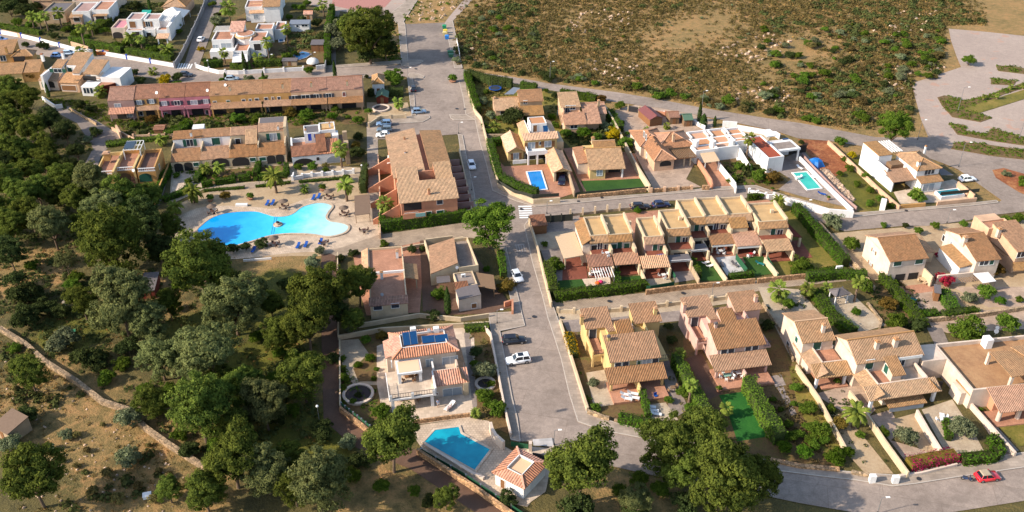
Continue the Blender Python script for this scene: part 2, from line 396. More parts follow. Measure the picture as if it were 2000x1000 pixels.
 def porch(s, pl, pr, d, zl, rise, mat, pm, n=2, w=.35, back=True, low='f', zb=0, th=.14):
  """tiled canopy: front eave measured, sloping up to the wall, on pillars"""
  b = s.fx(pl, pr, d, zl); x0, y0, x1, y1 = b[:4]
  s.shed([x0 + .3, y0 + .3, x1 - .3, y1,0, zl], rise, mat, None, low,.3, th)
  for k in range(n):
   x = x0 + .5 + (x1 - x0 - 1.0) * (k / (n - 1) if n > 1 else .5)
   MB().box(x - w / 2, y0 + .45, zb, x + w / 2, y0 + .45 + w, zl + .1).obj('pillar', pm, s.root)
  return b
 def win(s, b, face, px, w, h, kind='g', shut=None, arch=False, fr=True):
  """an opening seen at px on a face of block b; kind g glass, l curtained, d dark, or a closed shutter material"""
  val = dict(f=b[1], b=b[3], l=b[0], r=b[2])[face]; c = s.hit(face, val, px); sg = -1 if face in 'fl' else 1
  c.z = max(c.z, b[4] + h / 2 + .02) if b[4] >= 0 else c.z
  pm = dict(g=M['glass'], l=M['lglass'], d=M['dark']).get(kind) or M[kind]
  def quadbox(u0, u1, z0, z1, d0, d1, m):
   if face in 'fb': m.box(u0, val + sg * d0, z0, u1, val + sg * d1, z1)
   else: m.box(val + sg * d0, u0, z0, val + sg * d1, u1, z1)
  u = c.x if face in 'fb' else c.y; z0, z1 = c.z - h / 2, c.z + h / 2
  m = MB(); t = .09
  if arch:
   n = 9; rim = [(u + w / 2 * math.cos(math.pi * k / (n - 1)), z1 - w * .28 + w * .28 * math.sin(math.pi * k / (n - 1))) for k in range(n)]
   loop = [(u - w / 2, z0),(u + w / 2, z0)] + rim
   def at(q, d): return (q[0], val + sg * d, q[1]) if face in 'fb' else (val + sg * d, q[0], q[1])
   m.hull([at(q,0) for q in loop], [at(q,.04) for q in loop]); o = m.obj('arched_opening', pm, s.root); return o
  if fr:
   quadbox(u - w / 2 - t, u - w / 2, z0 - t, z1 + t,-.05,.07, m); quadbox(u + w / 2, u + w / 2 + t, z0 - t, z1 + t,-.05,.07, m)
   quadbox(u - w / 2, u + w / 2, z1, z1 + t,-.05,.068, m); quadbox(u - w / 2, u + w / 2, z0 - t, z0,-.05,.09, m)
   if kind in 'gl' and w > .9: quadbox(u - .04, u + .04, z0, z1,.02,.06, m)
   o = m.obj('window' if h < 1.9 else 'door', M['frame'], s.root); m2 = MB(); quadbox(u - w / 2, u + w / 2, z0, z1,.004,.03, m2)
   m2.obj('pane' if kind in 'gld' else 'shutter', pm, o)
  else:
   quadbox(u - w / 2, u + w / 2, z0, z1,-.05,.03, m); o = m.obj('opening', pm, s.root)
  if shut:
   for sgn in (-1,1):
    m3 = MB(); a = u + sgn * (w / 2 + t); quadbox(a, a + sgn * w * .5, z0, z1,.02,.08, m3); m3.obj('shutter', M[shut], o)
  return o
 def chim(s, px, z, h=1.2, w=.6, mat='cream', cap='tb'):
  q = s.L(px, z); o = MB().box(q.x - w / 2, q.y - w / 2, z - .6, q.x + w / 2, q.y + w / 2, z + h).obj('chimney', M[mat], s.root)
  MB().box(q.x - w * .65, q.y - w * .65, z + h, q.x + w * .65, q.y + w * .65, z + h + .12).box(q.x - w * .4, q.y - w * .4, z + h + .12, q.x + w * .4, q.y + w * .4, z + h + .35).obj('chimney_cap', M[cap], o)
 def dish(s, px, z, r=.45):
  r *= .7; q = s.L(px, z); m = MB(); n = 12; d = Vector((-.3,-.8,.5)).normalized(); e = d.orthogonal().normalized(); g = d.cross(e); c = Vector((q.x, q.y, z + .6))
  ring = [c + (e * math.cos(2 * math.pi * k / n) + g * math.sin(2 * math.pi * k / n)) * r + d * .1 for k in range(n)]
  m.hull(ring, [p + d * .03 for p in ring]); m.tube((q.x, q.y, z - .2), c,.03); m.obj('satellite_dish', M['metal'], s.root)
 def ac(s, px, z):
  q = s.L(px, z); o = MB().box(q.x - .45, q.y - .2, z, q.x + .45, q.y + .2, z + .7).obj('air_conditioner', M['frame'], s.root)
  MB().tube((q.x - .1, q.y - .2, z + .35),(q.x - .1, q.y - .23, z + .35),.26, n=12).obj('fan_grille', M['metal'], o)
 def rail(s, pts, z, h=.95, mat=None, step=.45):
  m = MB(); q = [s.L(p, z) if len(p) == 2 else Vector(p) for p in pts]
  for a, b in zip(q, q[1:]):
   m.bar((a.x, a.y, z + h),(b.x, b.y, z + h),.07,.06); n = max(2, int((b - a).length / step))
   m.bar((a.x, a.y, z + .12),(b.x, b.y, z + .12),.04,.04)
   for k in range(n + 1):
    c = a.lerp(b, k / n); m.bar((c.x, c.y, z),(c.x, c.y, z + h),.05,.05)
  m.obj('railing', mat or M['dmetal'], s.root)
 def slats(s, b, z, n, mat, along='y', w=.12, part='pergola_beam'):
  x0, y0, x1, y1 = b[:4]; m = MB()
  for k in range(n):
   t = k / (n - 1)
   if along == 'y': x = x0 + (x1 - x0) * t; m.box(x - w / 2, y0, z, x + w / 2, y1, z + .16)
   else: y = y0 + (y1 - y0) * t; m.box(x0, y - w / 2, z, x1, y + w / 2, z + .16)
  m.obj(part, mat, s.root)
 def slabp(s, pts, z, mat, th=.15, part='canopy'):
  q = [s.L(p, z) for p in pts]; return s.plane(q, mat, th, part)
# ============================================================ terrain, one sheet to beyond the horizon
def terrain():
 def axis(a, b, st, far):
  core = np.arange(a, b + .1, st); k = np.array([20,60,160,400,1000,2600.0]); k = k[k < far]
  return np.concatenate([a - k[::-1], core, b + k])
 xs, ys = axis(-250,250,2.2,3000), axis(85,380,2.2,3000)
 X, Y = np.meshgrid(xs, ys); nx, ny = len(xs), len(ys)
 v = np.stack([X.ravel(), Y.ravel(), np.zeros(nx * ny)],1)
 i = np.arange(nx * ny).reshape(ny, nx); f = np.stack([i[:-1, :-1], i[:-1,1:], i[1:,1:], i[1:, :-1]],-1).reshape(-1,4)
 me = bpy.data.meshes.new('ground'); me.vertices.add(len(v)); me.vertices.foreach_set('co', v.ravel())
 me.loops.add(f.size); me.loops.foreach_set('vertex_index', f.ravel().astype(np.int32)); me.polygons.add(len(f))
 me.polygons.foreach_set('loop_start', np.arange(0, f.size,4, dtype=np.int32)); me.update(calc_edges=True)
 c = np.zeros((len(v),4)); c[:,3] = 1
 def blob(ch, px, py, r, w=1.0, e=1.0):
  p = W(px, py); d = np.hypot((v[:,0] - p.x),(v[:,1] - p.y) * e) / r; c[:, ch] = np.maximum(c[:, ch], w * np.clip(1.6 - d,0,1))
 # channel 0: reddish tan scrub soil; channel 1: grass
 for (x, y, r) in ((1150,60,60),(1400,60,80),(1600,90,70),(1250,130,45),(1000,60,40),(1700,30,70),(1500,170,40),(1900,20,60),(850,20,20),(1030,120,30),(1650,230,20),(1620,300,14),(1660,380,14)): blob(0, x, y, r)
 for (x, y, r) in ((100,700,8),(60,780,9),(180,780,8),(200,860,9),(300,940,9),(330,860,8),(380,980,8),(240,960,8),(110,830,7),(60,530,8),(300,560,6),(560,520,8),(355,620,6),(560,850,7),(640,830,5),(720,960,8),(850,990,9),(1230,970,8),(1950,360,9)): blob(0, x, y, r,.95 if y < 600 else .54)
 for (x, y, r) in ((150,640,7),(520,610,6),(520,720,9),(580,860,8),(420,640,7),(540,560,6),(640,910,5),(350,650,5),(1690,340,8),(1700,380,8)): blob(1, x, y, r,.9)
 l = me.color_attributes.new('zone', 'FLOAT_COLOR', 'POINT'); l.data.foreach_set('color', c.ravel())
 t = NT('wild_ground'); z = t.n('VertexColor', layer_name='zone'); sp = t.n('SeparateColor'); t.l(z.outputs[0], sp.inputs[0])
 n1 = t.noise(.09,6); n2 = t.noise(.5,6, None,.7); n3 = t.noise(3,4, None,.7); nn = t.math('ADD', t.math('MULTIPLY', n1,.35), t.math('ADD', t.math('MULTIPLY', n2,.4), t.math('MULTIPLY', n3,.25)))
 wood = t.ramp(nn, [(.36, P(74,70,40)),(.46, P(102,92,52)),(.54, P(116,104,58)),(.6, P(146,118,72)),(.68, P(166,126,82))])
 scrub = t.ramp(nn, [(.36, P(116,104,60)),(.45, P(150,126,76)),(.53, P(178,142,90)),(.6, P(196,148,96)),(.68, P(206,134,88))])
 gr = t.ramp(nn, [(.38, P(78,84,30)),(.55, P(120,116,38)),(.68, P(150,130,60))])
 def thr(o): return t.ramp(t.math('ADD', o, t.math('MULTIPLY_ADD', n2,.8,-.4)), [(.3,(0,0,0)),(.6,(1,1,1))])
 k = t.mix(thr(sp.outputs[0]), wood, scrub); k = t.mix(thr(sp.outputs[1]), k, gr)
 t.col(k); t.bump(t.math('ADD', n2, n3),.35,.9); me.materials.append(t.m)
 o = bpy.data.objects.new('ground', me); COL.objects.link(o); o['kind'] = 'structure'
terrain()
asph = ground('worn_asphalt', [(.35, P(148,132,120)),(.5, P(170,153,140)),(.65, P(192,173,158))],.07,.9,.02, None, True)
asph2 = ground('grey_asphalt', [(.35, P(136,122,113)),(.5, P(153,139,129)),(.65, P(172,155,142))],.08,.8,.02, None, True)
sandy = ground('pale_car_park', [(.35, P(174,154,142)),(.5, P(188,168,154)),(.65, P(202,182,166))],.05,.6,.02,(.2,.62, P(196,160,140)))
pave = paving('concrete_pavement', P(186,170,154),1.2,.6,.8)
cobble = paving('cobbled_path', P(196,174,150),.55,.3,.5)
deckp = paving('pool_deck_slabs', P(228,204,178),.5,.5,.6)
sand = ground('sandy_soil', [(.35, P(176,148,116)),(.5, P(200,172,136)),(.65, P(214,188,152))],.3,2,.05)
gravel = ground('pale_gravel', [(.35, P(176,156,132)),(.5, P(206,184,156)),(.65, P(222,204,176))],.4,3,.06)
soil = ground('garden_soil', [(.35, P(96,76,48)),(.5, P(132,104,66)),(.62, P(110,108,50)),(.7, P(160,130,88))],.3,1.6,.15)
redsoil = ground('red_soil', [(.35, P(120,68,44)),(.5, P(168,100,62)),(.65, P(206,148,96))],.25,1.3,.2)
lawn = ground('dry_lawn', [(.35, P(96,96,36)),(.5, P(132,122,50)),(.65, P(170,142,76))],.2,2.5,.05)
turf = ground('green_turf', [(.35, P(34,88,30)),(.5, P(46,112,38)),(.65, P(62,122,44))],.2,3,.03)
turf2 = ground('dark_green_turf', [(.35, P(42,78,26)),(.5, P(56,94,32)),(.65, P(70,104,38))],.2,3,.03)
terra_f = M['terra']; pinkp = paving('pink_paving', P(214,186,164),.4,.4,.7); yard = paving('yard_stones', P(204,178,156),.9,.7,.75)
brick = paving('brown_brick_paving', P(140,108,88),.25,.12,.6); ct = plain('court_red', P(196,136,124),.9)
# roads
RZ = .16
road_top = [(-300,0),(0,64),(100,86),(200,107),(340,129),(400,139),(470,141),(592,137),(634,133),(700,130),(790,126),(797,117),(791,47),(868,44),(890,132),(940,142),(1000,150),(1075,163),(1204,180),(1289,194),(1374,211),(1500,231),(1568,241),(1653,257),(1711,268),(1813,268),(1799,234),(1782,170),
   (1789,160),(1877,131),(1869,112),(1857,78),(1853,56),(1925,62),(2000,70),(2120,80),(2160,420),(2000,413),(1946,419),(1910,427),(1865,434),(1811,441),(1766,441),(1683,448),(1650,452),(1604,434),(1586,414),(1700,421),(1830,406),(1948,397),(1956,391),(1870,330),(1840,318),(1790,300),(1711,290),(1670,283),(1618,275),(1558,270),(1516,256),(1440,240),(1370,226),(1290,211),(1200,199),(1110,182),(1055,173),(1000,162),(911,151),
   (916,180),(928,216),(940,228),(952,276),(966,330),(974,360),(1008,392),(1046,403),(1140,395),(1240,386),(1300,379),(1400,371),(1476,367),(1500,373),(1560,388),(1586,414),(1604,434),(1572,414),(1540,399),(1480,386),(1420,388),(1300,392),(1236,409),(1140,417),(1036,424),(1024,440),(1040,512),(1060,580),(1070,620),(1084,662),(1096,700),(1112,769),(1129,823),(1177,840),(1265,857),(1330,872),(1400,885),(1500,916),(1600,929),(1670,937),(1745,949),(1789,944),(1870,931),(2000,912),(2500,846),
   (2500,902),(2000,978),(1874,998),(1760,1016),(1663,1000),(1560,982),(1480,965),(1380,950),(1260,925),(1150,900),(1090,880),(1036,862),(1016,862),(1010,816),(1000,776),(976,650),(1025,637),(1018,608),(1004,592),(988,544),(980,490),(965,470),(930,420),(922,380),(906,340),(896,266),(892,262),(775,272),(738,272),(735,243),(806,226),(800,153),(790,149),(700,153),(560,156),(470,158),(440,162),(380,164),(330,158),(260,147),(200,126),(110,114),(0,92),(-300,30)]
sheet('road', asph, road_top,.10)
sheet('dead_end_street', asph2, [(791,47),(868,44),(884,118),(868,128),(797,118)],.11)
sheet('car_park', sandy, [(1853,56),(1925,62),(2000,70),(2130,84),(2160,330),(2000,292),(1900,278),(1865,285),(1815,262),(1799,234),(1782,170),(1789,160),(1877,131),(1869,112),(1857,78)],.11)
sheet('parking_bay', asph2, [(738,245),(775,243),(776,270),(738,272)],.115)
sheet('side_street', asph2, [(358,133),(372,134),(385,138),(440,-10),(402,-10)],.11)
sheet('lane', asph2, [(95,212),(135,208),(190,236),(232,262),(262,272),(215,285),(200,300),(182,345),(150,400),(120,400),(160,330),(182,290),(165,262),(150,240)],.02)
sheet('lane', asph2, [(322,325),(334,330),(312,400),(290,402)],.02)
sheet('lane', asph2, [(634,131),(656,131),(656,75),(665,15),(652,15),(645,75)],.05)
sheet('footpath', pave, [(716,240),(738,243),(738,272),(741,460),(718,462),(718,350)],.03)
sheet('lane', asph2, [(1556,402),(1572,414),(1604,436),(1640,478),(1690,540),(1655,517),(1610,462)],.06)
for pts in ([(757,30),(778,47),(784,118),(797,118),(791,47),(788,42),(815,0),(796,0)], [(869,45),(884,40),(903,133),(888,133)], [(784,117),(822,117),(827,119),(820,124),(800,128),(784,128)], [(634,133),(784,124),(784,118),(634,129)],
   [(796,153),(806,153),(812,226),(804,226)], [(795,152),(800,142),(815,143),(829,149),(826,152)], [(716,241),(735,232),(806,226),(838,226),(840,230),(825,238),(738,243)], [(895,262),(903,264),(913,316),(925,370),(932,416),(922,418),(908,360)],
   [(878,223),(910,224),(928,216),(928,234),(886,234),(880,230)], [(897,158),(911,152),(928,216),(940,228),(952,276),(966,330),(974,360),(1000,374),(1040,392),(1094,391),(1300,376),(1400,365),(1476,362),(1505,372),(1565,392),(1640,414),(1672,416),(1800,405),(1900,396),(1946,391),(1950,395),(1900,401),(1780,411),(1700,420),(1665,424),(1620,408),(1560,388),(1500,375),(1476,367),(1400,371),(1300,379),(1140,395),(1046,403),(1008,392),(962,372),(950,320),(938,280),(928,234),(910,224),(904,188)],
   [(954,612),(1018,608),(1025,636),(976,646),(1000,776),(1010,816),(1016,862),(998,858),(990,812),(960,650)], [(980,490),(988,482),(998,526),(1014,588),(1018,608),(1004,610),(988,544)],
   [(1024,440),(1033,428),(1048,480),(1060,520),(1076,586),(1092,630),(1102,662),(1146,806),(1204,826),(1270,842),(1340,860),(1410,874),(1500,900),(1600,916),(1700,925),(1750,928),(1870,905),(1990,885),(2480,822),(2480,848),(2000,912),(1870,931),(1789,944),(1745,949),(1670,937),(1600,929),(1500,916),(1400,885),(1330,872),(1265,857),(1177,840),(1129,823),(1112,769),(1096,700),(1084,662),(1070,620),(1060,580),(1040,512)]):
 o_ = sheet('pavement', pave, pts,.24,.26); m = MB(); q = [W(x, y,.225) for x, y in pts]
 for a, b in zip(q, q[1:] + q[:1]): m.bar(a, b,.17,.07)
 m.obj('kerb', plain('kerb_stone', P(214,200,186),.85))['kind'] = 'structure'
for (x0, y0, x1, y1, n) in ((1013,402,1040,427,6),(347,123,376,134,6)):
 for k in range(n):
  t = k / n
  if n == 6 and x0 > 900: a = [(1012 + 3 * t,402 + 26 * t),(1038 + 3 * t,401.5 + 26 * t),(1038.5 + 3 * t,404 + 26 * t),(1012.5 + 3 * t,404.5 + 26 * t)]
  else: a = [(350 + 29 * t,123 + 2 * t),(352.5 + 29 * t,123.2 + 2 * t),(348 + 29 * t,134),(345 + 29 * t,133.8)]
  sheet('road_marking', M['frame'], a,.135)
# writing painted on the road where the street narrows is only a worn block of lines
for k in range(4): sheet('road_marking', plain('worn_road_paint', P(205,190,180),.9), [(1006 + k * 5,477),(1008 + k * 5,477),(1012 + k * 5,492),(1010 + k * 5,492)],.135)
sheet('road_marking', MATS['worn_road_paint'], [(1005,478),(1024,476),(1024,478),(1005,480)],.137)
sheet('road_marking', plain('yellow_paint', P(230,190,90),.8), [(1930,921),(1995,911),(1995,912.5),(1930,922.5)],.135)
for p in ((870,30),(812,134),(1018,408),(1097,500 + 120),(1043,618),(1056,512),(1176,386),(1130,393),(1550,409),(1770,411),(1795,935),(1704,936),(908,213),(892,212),(1190,588),(1334,572)):
 q = W(*p,.26); MB().tube((q.x, q.y, q.z - .02),(q.x, q.y, q.z + .02),.42, n=10).obj('manhole_cover', M['dmetal'])['kind'] = 'structure'
# plots and gardens
S = sheet
S('main_pool_garden', sand, [(395,378),(440,368),(520,356),(600,350),(735,338),(742,470),(660,492),(625,500),(570,500),(470,505),(390,505),(335,482),(322,440),(345,400)],.02)
S('stone_path', cobble, [(400,368),(500,356),(735,338),(735,346),(600,358),(510,366),(410,378)],.03)
S('pool_deck', deckp, smooth_loop([(420,402),(500,404),(530,408),(570,398),(600,388),(640,384),(700,400),(738,440),(740,466),(660,488),(570,494),(430,506),(340,476),(330,440),(370,412)]),.03)
S('cobbled_path', cobble, [(640,492),(742,458),(905,435),(985,440),(985,470),(910,464),(845,476),(745,482),(662,503)],.04)
S('brick_path', brick, [(628,497),(658,492),(662,660),(662,800),(725,850),(830,884),(930,948),(1010,1012),(955,1020),(880,968),(800,915),(690,872),(632,820),(628,660)],.03)
S('cobbled_path', cobble, [(1078,588),(1200,578),(1350,562),(1500,545),(1655,530),(1690,541),(1660,548),(1520,562),(1440,575),(1340,590),(1200,605),(1090,612)],.04)
S('ramp', gravel, [(1090,612),(1200,604),(1340,592),(1440,577),(1440,590),(1330,606),(1200,620),(1090,626)],.05)
S('garden_ground', soil, [(200,240),(330,228),(716,214),(716,240),(340,268),(260,270)],.02)
S('garden_ground', sand, [(716,200),(796,200),(804,226),(720,240)],.03)
S('garden_ground', gravel, [(336,330),(560,316),(735,330),(735,342),(520,356),(400,368),(330,400)],.02)
S('garden_ground', soil, [(380,335),(560,322),(562,350),(395,362)],.03)
S('front_yard', M['creamf'], [(342,340),(372,338),(384,355),(350,375),(330,395)],.04)
S('wild_garden', soil, [(490,18),(640,70),(634,129),(400,135),(420,60)],.02)
S('tennis_court', ct, [(650,-4),(770,-6),(752,14),(700,22),(648,10)],.03)
S('court_surround', sandy, [(600,-10),(800,-10),(780,20),(735,28),(650,20),(600,8)],.02)
S('gravel_path', gravel, [(815,0),(856,0),(900,0),(922,0),(890,42),(868,44),(862,40),(788,44)],.015) if 0 else None
S('path', sandy, [(796,0),(815,0),(790,40),(757,32),(650,20),(650,15),(740,22),(775,24)],.05)
S('path', sandy, [(905,0),(922,0),(895,30),(884,41),(868,45),(876,34)],.05)
S('garden_ground', lawn, [(905,152),(1000,162),(1110,182),(1160,192),(1245,330),(1133,310),(1086,258),(960,268),(952,276),(930,218)],.02)
S('dark_driveway', asph2, [(951,262),(1020,262),(1030,275),(952,276)],.03)
S('terracotta_yard', terra_f, [(985,325),(1110,318),(1133,374),(1094,386),(1040,386),(980,360),(962,300)],.03)
S('terracotta_yard', terra_f, [(1100,290),(1150,285),(1240,300),(1265,368),(1140,374),(1120,330)],.035)
S('green_turf', turf2, [(1134,353),(1205,351),(1258,348),(1269,364),(1145,374)],.05)
S('stone_yard', yard, [(1200,215),(1260,200),(1400,235),(1340,350),(1370,365),(1278,372),(1240,300)],.03)
S('terracotta_yard', terra_f, [(1362,312),(1400,310),(1440,352),(1434,362),(1385,366)],.05)
S('garden_ground', gravel, [(1440,245),(1510,258),(1500,275),(1430,262)],.03)
S('garden_ground', soil, [(1420,262),(1505,325),(1545,360),(1505,370),(1440,362),(1400,320)],.03)
S('pool_yard', M['greyf'], [(1500,322),(1568,292),(1668,408),(1560,382),(1520,370),(1545,350)],.04)
S('empty_plot', redsoil, [(1558,272),(1618,275),(1660,330),(1630,345),(1600,330),(1572,290)],.02)
S('stone_rubble', ground('rubble', [(.35, P(150,120,92)),(.5, P(216,186,156)),(.65, P(240,220,196))],.5,2.5,.3), [(1600,330),(1618,330),(1672,390),(1660,398)],.03)
S('villa_yard', M['creamf'], [(1745,375),(1795,365),(1862,350),(1872,355),(1908,388),(1834,395),(1758,398)],.03)
S('verge', redsoil, [(1938,332),(1960,328),(2010,342),(2030,392),(1990,375),(1945,347)],.15)
# stepped terrace plots
S('dark_paved_yard', M['greyf'], [(1036,428),(1132,420),(1150,560),(1085,560),(1060,500)],.03)
S('pale_yard', gravel, [(1045,455),(1120,450),(1130,480),(1050,490)],.04)
S('red_tiled_patio', M['redf'], [(1100,505),(1142,500),(1148,545),(1098,548)],.05)
S('dark_turf', turf2, [(1090,548),(1137,545),(1146,562),(1088,568)],.05)
S('white_patio', M['creamf'], [(1137,545),(1192,540),(1192,558),(1146,562)],.05)
S('dark_turf', turf2, [(1206,542),(1250,538),(1256,556),(1212,562)],.05)
S('pale_patio', gravel, [(1262,545),(1306,542),(1315,555),(1270,560)],.05)
S('grey_patio', M['greyf'], [(1310,530),(1350,527),(1364,545),(1318,552)],.05)
S('dark_turf', turf2, [(1352,508),(1394,505),(1412,548),(1366,548)],.05)
S('white_patio', paving('white_patio_slabs', P(226,222,218),.9,.9,.85), [(1398,503),(1438,499),(1460,530),(1420,538)],.05)
S('dark_turf', turf2, [(1450,502),(1492,500),(1514,534),(1470,540)],.05)
S('lawn', lawn, [(1500,520),(1530,430),(1525,402),(1552,404),(1598,460),(1648,522),(1640,530),(1520,538)],.05)
S('terrace_ground', M['terra'], [(1130,425),(1500,390),(1560,430),(1500,510),(1180,540),(1150,540)],.03)
# lower duplex plots
S('gravel_yard', gravel, [(1145,728),(1180,722),(1200,790),(1160,796)],.04)
S('garden_ground', soil, [(1105,650),(1140,640),(1330,740),(1300,830),(1210,828),(1150,808)],.02)
S('driveway', M['greyf'], [(1098,625),(1330,600),(1340,625),(1110,650)],.035)
S('side_path', M['greyf'], [(1290,700),(1305,700),(1345,800),(1310,820)],.04)
S('gravel_patio', gravel, [(1252,792),(1300,786),(1325,820),(1270,824)],.045)
S('brick_path', brick, [(1340,700),(1370,690),(1412,768),(1385,780)],.045)
S('green_turf', turf, [(1404,772),(1456,764),(1502,852),(1440,862),(1420,800)],.05)
S('garden_ground', soil, [(1330,620),(1520,590),(1640,900),(1600,915),(1400,870),(1340,740)],.02)
S('slab_path', M['greyf'], [(1505,735),(1525,730),(1535,752),(1515,756)],.045)
S('slab_path', M['greyf'], [(1518,757),(1530,755),(1558,812),(1548,815)],.045)
S('lawn', lawn, [(1540,715),(1560,715),(1640,870),(1620,900),(1560,800)],.045)
S('garden_ground', gravel, [(1480,560),(1560,565),(1600,610),(1540,690),(1500,610)],.03)
S('garden_ground', gravel, [(1600,590),(1660,570),(1730,635),(1680,650)],.03)
S('stone_yard', yard, [(1590,770),(1680,745),(1710,800),(1680,830),(1640,800)],.03)
S('garden_ground', sand, [(1660,820),(1745,925),(1690,925),(1640,870),(1620,800)],.02)
S('stone_yard', yard, [(1700,812),(1740,800),(1760,840),(1740,860),(1810,880),(1830,905),(1780,915)],.03)
S('brown_yard', sand, [(1740,820),(1790,806),(1848,890),(1800,880)],.035)
S('stone_yard', gravel, [(1800,800),(1860,780),(1905,850),(1930,895),(1870,900),(1850,890)],.03)
S('side_path', M['greyf'], [(1860,740),(1880,760),(1990,880),(1960,890)],.03)
S('side_path', asph2, [(1810,640),(1840,640),(1905,790),(1875,775)],.03)
S('lawn', lawn, [(1945,828),(2000,818),(2050,860),(1990,872)],.04)
S('patio', M['terra'], [(1752,560),(1815,553),(1850,575),(1780,590)],.03)
S('stone_yard', yard, [(1770,576),(1830,568),(1862,604),(1790,615)],.035)
S('stone_yard', yard, [(1860,560),(2010,560),(2010,600),(1930,600)],.03)
S('garden_ground', soil, [(1690,545),(1760,550),(1850,620),(1720,640)],.02)
S('garden_ground', sand, [(1622,456),(1690,450),(1900,433),(2400,392),(2400,580),(1870,615),(1704,548)],.018)
S('path', yard, [(1810,620),(2060,590),(2060,640),(1850,650),(1820,640)],.025)
# pool villa plot
S('garden_ground', soil, [(663,658),(745,648),(740,760),(790,830),(760,850),(664,792)],.02)
S('gravel_path', gravel, [(664,665),(700,662),(720,690),(690,720),(700,745),(738,745),(740,752),(690,752),(672,720),(664,700)],.035)
S('white_terrace', M['creamf'], [(736,676),(755,668),(900,636),(926,660),(931,800),(918,816),(806,830),(775,812),(745,795),(736,750)],.04)
S('side_path', M['greyf'], [(906,650),(918,648),(932,790),(925,812)],.05)
S('garden_ground', soil, [(912,650),(955,640),(990,812),(1000,850),(940,826),(932,800)],.03)
S('pool_terrace', deckp, [(806,832),(918,816),(955,822),(966,845),(986,872),(1000,880),(1075,900),(1050,960),(1030,990),(1005,985),(930,945),(830,884),(812,858)],.045)
S('driveway', paving('white_driveway', P(214,210,208),1.5,1.5,.9), [(1040,858),(1078,855),(1082,872),(1042,870)],.26)
S('driveway', M['creamf'], [(1000,880),(1042,872),(1082,876),(1066,960),(1030,985)],.05)
S('courtyard', M['terra'], [(690,500),(830,470),(820,610),(716,616),(700,560)],.02)
S('courtyard', brick, [(820,470),(905,462),(1000,600),(955,612),(880,615),(826,608)],.02)
# swimming pools: a raised kerb round a sheet of water
def pool(label, pts, wmat, kmat, z=.1, kw=.35, kh=.14, smooth=False, mb=None, wall=0):
 if smooth: pts = smooth_loop(pts,6)
 q = [W(x, y, z) for x, y in pts]; c = sum(q, Vector()) / len(q)
 t = thing('swimming_pool', label, 'pool',(c.x, c.y,0))
 L = [p - Vector((c.x, c.y,0)) for p in q]
 area = sum(a.x * b.y - b.x * a.y for a, b in zip(L, L[1:] + L[:1]))
 if area < 0: L.reverse()
 n = len(L); out = []
 for i in range(n):
  a, b = L[i] - L[i - 1], L[(i + 1) % n] - L[i]; d = (a.normalized() + b.normalized()).normalized(); nn = Vector((d.y,-d.x,0)); k = max(.5, nn.dot(Vector((a.y,-a.x,0)).normalized()))
  out.append(L[i] + nn * kw / k)
 zt = .26 + wall; m = MB()
 for i in range(n):
  j = (i + 1) % n
  m.hull([(L[i].x, L[i].y,0),(out[i].x, out[i].y,0),(out[j].x, out[j].y,0),(L[j].x, L[j].y,0)], [(L[i].x, L[i].y, zt),(out[i].x, out[i].y, zt),(out[j].x, out[j].y, zt),(L[j].x, L[j].y, zt)])
 m.obj('coping', kmat, t)
 MB().poly([(p.x, p.y, zt - .07) for p in L]).obj('water', wmat, t)
 return t
wblue = water('main_pool_water', P(10,160,236,1.25), P(70,210,240,1.3),(.03,.5, P(200,232,230,1.1)))
mp = pool('large bean shaped blue swimming pool with a pale shallow end', [(386,452),(396,440),(412,428),(436,419),(466,415),(500,414.4),(518,419),(536,424),(558,423.6),(574,418),(590,406),(612,399),(628,397.6),(642,400),(648,405),(640,416),(636,426),(644,433),(662,436),(676,440),(680,446),(672,455),(652,461),(636,462),(612,458),(584,456.4),(556,457),(526,461),(496,470),(468,478),(448,482),(424,472),(400,462)], wblue, deckp,.05,.5,.08, True)
pc = W(543,439,.2); isl = thing('fountain_island', 'round stone island with a dark bowl in the middle of the large pool', 'fountain',(pc.x, pc.y,0))
MB().tube((0,0,.05),(0,0,.45),1.15,1.0,18).obj('stone_base', deckp, isl); MB().tube((0,0,.45),(0,0,.8),.7,.55,16).obj('upper_step', deckp, isl); MB().ball((0,0,.85),.4,.4,.3,12,5).obj('bowl', M['dark'], isl)
a, b2 = W(537,424.5,.1), W(530,457.5,.1); mm = MB(); mm.bar((a.x, a.y,.16),(b2.x, b2.y,.16),.12,.08); mm.bar((a.x + .5, a.y,.16),(b2.x + .5, b2.y,.16),.12,.08); tag(mm.obj('lane_rope', plain('deep_blue_plastic',(.01,.08,.3,1),.5)), 'dark blue rope line across the narrow of the large pool', 'rope')
vp = pool('five sided teal swimming pool below the solar panelled villa', [(850,841),(896,835),(900,848),(957,879),(927,919),(829,864)], water('villa_pool_water', P(0,128,156,1.3), P(20,170,190,1.35)), M['creamf'],.06,.4,.12)
pool('narrow bright blue pool beside the yellow villa', [(1030,337),(1056,335),(1067,370),(1041,372)], water('blue_water', P(10,124,206,1.2), P(30,150,224,1.2)), M['white'],.06)
pool('turquoise green rectangular pool in the white walled triangular yard', [(1549,339),(1575,337),(1603,368),(1577,371)], water('green_water', P(40,184,166,1.1), P(80,206,186,1.1)), M['white'],.06)
pool('small raised pool with a dark outer wall beside the white car', [(1828,379),(1868,374),(1880,384),(1838,389)], water('teal_water', P(20,140,158,.8), P(60,176,184,.85)), M['white'],.06,.3,.1, wall=.6)
pool('star shaped small blue pool in the upper left gardens', [(570,108),(582,106),(590,101),(604,104),(607,107),(598,113),(586,117),(580,117),(578,112)], water('star_water', P(10,120,190,.8), P(30,140,204,.8)), M['greyf'],.06)
pool('tiny blue pool half hidden behind the palm in the upper left', [(545,76),(553,75),(554,81),(546,82)], MATS['star_water'], M['white'],.06)
